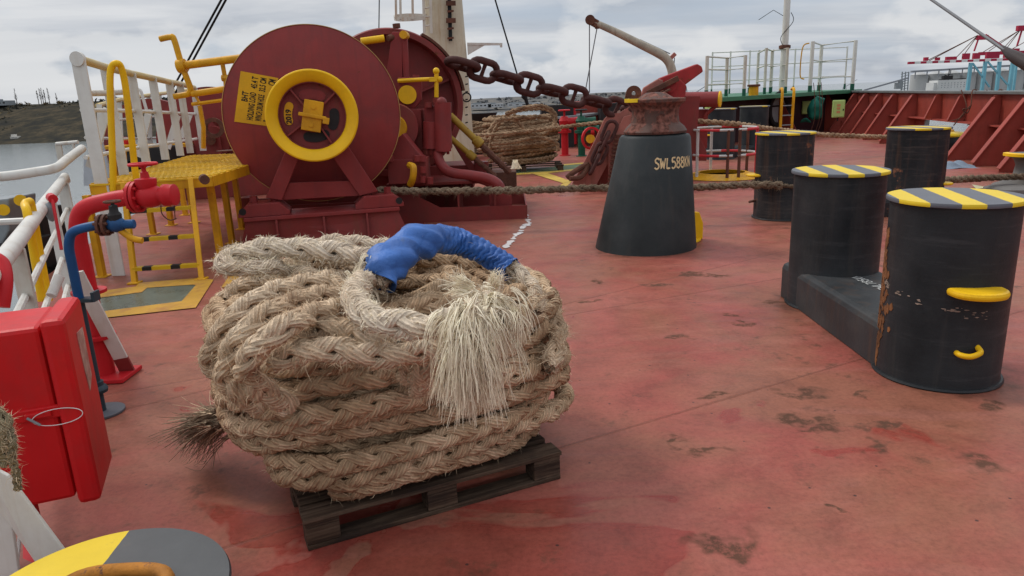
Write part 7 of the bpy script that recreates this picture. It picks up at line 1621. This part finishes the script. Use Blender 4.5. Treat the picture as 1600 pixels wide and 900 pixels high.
# ---------------------------------------------------------------- blue / dark thin pipe with valve
bb0 = G(160, 645); bpz = P(150, 355, bb0[1]); bl = thing('water_pipe', 'thin dark blue pipe bending over to a small rusty valve beside the red hydrant', 'pipe', bb0)
MB().lathe([(0.001, 0.004), (0.13, 0.004), (0.13, 0.016), (0.001, 0.018)], bb0, n=40).build('base_disc', grey, bl)
zb_ = bpz[2]
MB().tube([bb0+V(0, 0, 0.01), bb0+V(0, 0, 0.35), bb0+V(0, 0, zb_-0.42)], 0.026, 16).build('lower_pipe', bluedk, bl)
e_ = P(152, 352, bb0[1])
MB().tube(smooth_path([bb0+V(0, 0, zb_-0.42), bb0+V(0, 0, zb_-0.22), bb0+V(0.005, 0, zb_-0.10), bb0+V(0.05, 0, zb_-0.02), V(e_[0], e_[1], e_[2])], 8), 0.027, 18).build('upper_pipe', bluep, bl)
MB().lathe([(0.02, 0.13), (0.055, 0.14), (0.06, 0.16), (0.05, 0.18), (0.04, 0.185), (0.04, 0.21), (0.02, 0.215)], bb0, n=28, closed=True).build('coupling', bluedk, bl)
zc = P(135, 468, bb0[1])[2]; m = MB(); m.box(bb0+V(0.02, 0, zc), (0.16, 0.07, 0.022)); m.box(bb0+V(0.10, 0, zc+0.02), (0.02, 0.07, 0.06)); m.build('pipe_clip', bluedk, bl, bevel=0.003)
Xb = unit(V(1, 0.02, -0.01)); e0 = V(e_[0], e_[1], e_[2]); m = MB()
for o_ in (0.02, 0.055): m.lathe([(0.02, o_), (0.075, o_), (0.075, o_+0.018), (0.02, o_+0.018)], e0, Xb, 28, closed=True)
for t in range(6): a = 2*math.pi*t/6+0.3; q = e0+Xb*0.045+(np.cross(Xb, ZU)*math.cos(a)+ZU*math.sin(a))*0.056; m.cyl(q-Xb*0.045, q+Xb*0.05, 0.011, n=6)
m.build('flange', rusty, bl)
vb2 = MB().lathe([(0.028, 0.07), (0.045, 0.09), (0.055, 0.13), (0.045, 0.17), (0.032, 0.185), (0.032, 0.25), (0.026, 0.255), (0.001, 0.255)], e0, Xb, 24).build('valve_body', bluep, bl)
c0 = e0+Xb*0.13
MB().lathe([(0.042, 0.02), (0.045, 0.07), (0.03, 0.09), (0.028, 0.13), (0.012, 0.14), (0.012, 0.165)], c0, ZU, 20).build('bonnet', darkm, vb2)
m = MB(); m.tube([c0+V(0.05*math.cos(t), 0.05*math.sin(t), 0.16) for t in np.linspace(0, 2*math.pi, 25)[:-1]], 0.008, 8, closed=True); m.bar(c0+V(-0.05, 0, 0.16), c0+V(0.05, 0, 0.16), 0.014, 0.008); m.bar(c0+V(0, -0.05, 0.16), c0+V(0, 0.05, 0.16), 0.014, 0.008); m.build('handwheel', rusty, vb2)
m = MB(); m.tube(smooth_path([c0+V(0.02, 0, -0.04), c0+V(0.09, 0, -0.10), c0+V(0.16, 0, -0.12)], 5), 0.022, 10); m.build('yellow_outlet', yellowr, vb2)
shrink([o for o in list(bl.children_recursive) if o.name.split('.')[0] in ('flange', 'valve_body', 'bonnet', 'handwheel', 'yellow_outlet')], e0, 0.84, bl)
# ---------------------------------------------------------------- fire hose box
FB = thing('fire_box', 'bright red fire hose box with lidded edge and wire seal at the left foreground', 'box', V(-1.95, 2.75, 0))
zt_b = 1.03; A_ = G(101, 508, zt_b); B_ = G(113, 452, zt_b); 
ux_ = unit(V(0.93, 0.37, 0)); uy_ = V(-ux_[1], ux_[0], 0)
zb2 = P(136, 775, A_[1])[2]; w_ = 0.75; dep = 0.34; hgt = zt_b-zb2
cbx = V(A_[0], A_[1], 0)-ux_*(0.07+w_/2)+uy_*(dep/2+0.025)+V(0, 0, zt_b-hgt/2)
MB().box(cbx-ux_*0.01, (w_-0.02, dep, hgt), (ux_, uy_, ZU)).build('body', redbox_m, FB, bevel=0.018)
lid = MB().box(cbx+ux_*(w_/2+0.028), (0.084, dep+0.05, hgt+0.05), (ux_, uy_, ZU)).build('lid', redbox_m, FB, bevel=0.022)
m = MB(); lbp = cbx+ux_*(w_/2+0.0715); m.plate([lbp-uy_*0.03+V(0, 0, 0.28), lbp+uy_*0.10+V(0, 0, 0.27), lbp+uy_*0.09+V(0, 0, 0.06), lbp+uy_*0.0+V(0, 0, 0.02), lbp-uy_*0.02+V(0, 0, 0.12)], ux_, 0.003); m.build('peeling_label', paint('peeling label', (0.42, 0.25, 0.2), 0.7, var=0.3, vscale=20, chips=(0.45, 0.02, 0.02), dirt=(0.4, 0.04, 0.04), dirt_amt=0.9, dirt_scale=9), lid)
m = MB(); hl_ = A_*0; d0 = ray(68, 645); fp_ = cbx-uy_*dep/2; hq = CAM+d0*np.dot(fp_-CAM, uy_)/np.dot(d0, uy_); m.bar(hq-ux_*0.10, hq+ux_*0.09, 0.02, 0.05, ZU); m.bar(hq-ux_*0.06-uy_*0.015, hq+ux_*0.03-uy_*0.015, 0.02, 0.025, ZU); la = m.build('latch', redbox_m, FB, bevel=0.005)
m = MB(); lp = [hq-uy_*0.03+ux_*(0.05+0.085*math.cos(t))+V(0, 0, -0.015+0.033*math.sin(t)) for t in np.linspace(0, 2*math.pi, 31)[:-1]]; m.tube(lp, 0.0016, 6, closed=True); m.build('wire_seal', paint('bright wire', (0.7, 0.68, 0.66), 0.4), la)
MB().tube([hq-ux_*0.05-uy_*0.03, hq-ux_*0.01-uy_*0.035+V(0, 0, -0.035)], 0.005, 6).build('pin', greysteel, la)
q = P(57, 790, 2.75); q2 = G(50, 850, 0); MB().bar(V(q[0], 2.72, 0), V(q[0], 2.72, zb2+0.01), 0.035).build('leg', redpaint, FB)
# hanging rope end at the left edge
hrp = smooth_path([P(-14, 640, 2.05), P(4, 655, 2.03), P(8, 680, 2.02), P(2, 705, 2.02), P(12, 725, 2.02)], 8)
o = braid(hrp, 0.024, rope_mat('old olive rope', (0.50, 0.42, 0.27), (0.36, 0.29, 0.17), (0.16, 0.12, 0.07)), 'hanging_rope', None, loc=P(0, 650, 2.05), ds=0.006, nside=7, fuzz=900, fuzz_mat=fibre_brown, fuzz_len=0.014, seed=97, lay=0.11)
tag(o, 'short piece of old rope hanging at the left edge in front of the red box', 'rope', 'old rope ends at the left edge')
hr2 = smooth_path([P(10, 660, 2.04), P(20, 690, 2.0), P(19, 715, 2.0), P(25, 740, 2.0), P(28, 765, 2.0)], 8)
o = braid(hr2, 0.013, MATS.get('x') or bpy.data.materials['old olive rope'], 'hanging_rope', None, loc=P(15, 650, 2.0), ds=0.004, nside=6, fuzz=500, fuzz_mat=fibre_brown, fuzz_len=0.012, seed=98, lay=0.06)
tag(o, 'thinner twisted rope tail dangling beside the thicker one at the left edge', 'rope', 'old rope ends at the left edge')
# near white bracket plate at the lower left
m = MB(); nb_ = thing('rail_bracket', 'white flat bar bracket of the near railing at the lower left corner', 'bracket', G(80, 880))
Yq = 2.15
MB().plate([P(-40, 690, Yq), P(0, 735, Yq), P(14, 742, Yq), P(108, 868, Yq-0.02), P(100, 940, Yq-0.02), P(62, 885, Yq-0.02), P(22, 826, Yq), P(-40, 745, Yq)], V(0, 1, 0), 0.014).build('diagonal_bar', white, nb_, bevel=0.003)
MB().plate([P(-30, 760, Yq+0.02), P(20, 815, Yq+0.02), P(32, 900, Yq+0.02), P(36, 960, Yq+0.02), P(-30, 960, Yq+0.02)], V(0, 1, 0), 0.014).build('post_plate', white, nb_, bevel=0.003)
MB().tube([P(24, 905, 2.5), P(31, 835, 2.6)], 0.008, 8).build('rod', white, nb_)
tag(MB().plate([G(38, 870), G(42, 836)+V(0, 0, 0.05), G(60, 880)], V(0, 1, 0), 0.02).build('red_gusset', redpaint, loc=G(45, 880)), 'small red gusset behind the white bracket bar', 'gusset')
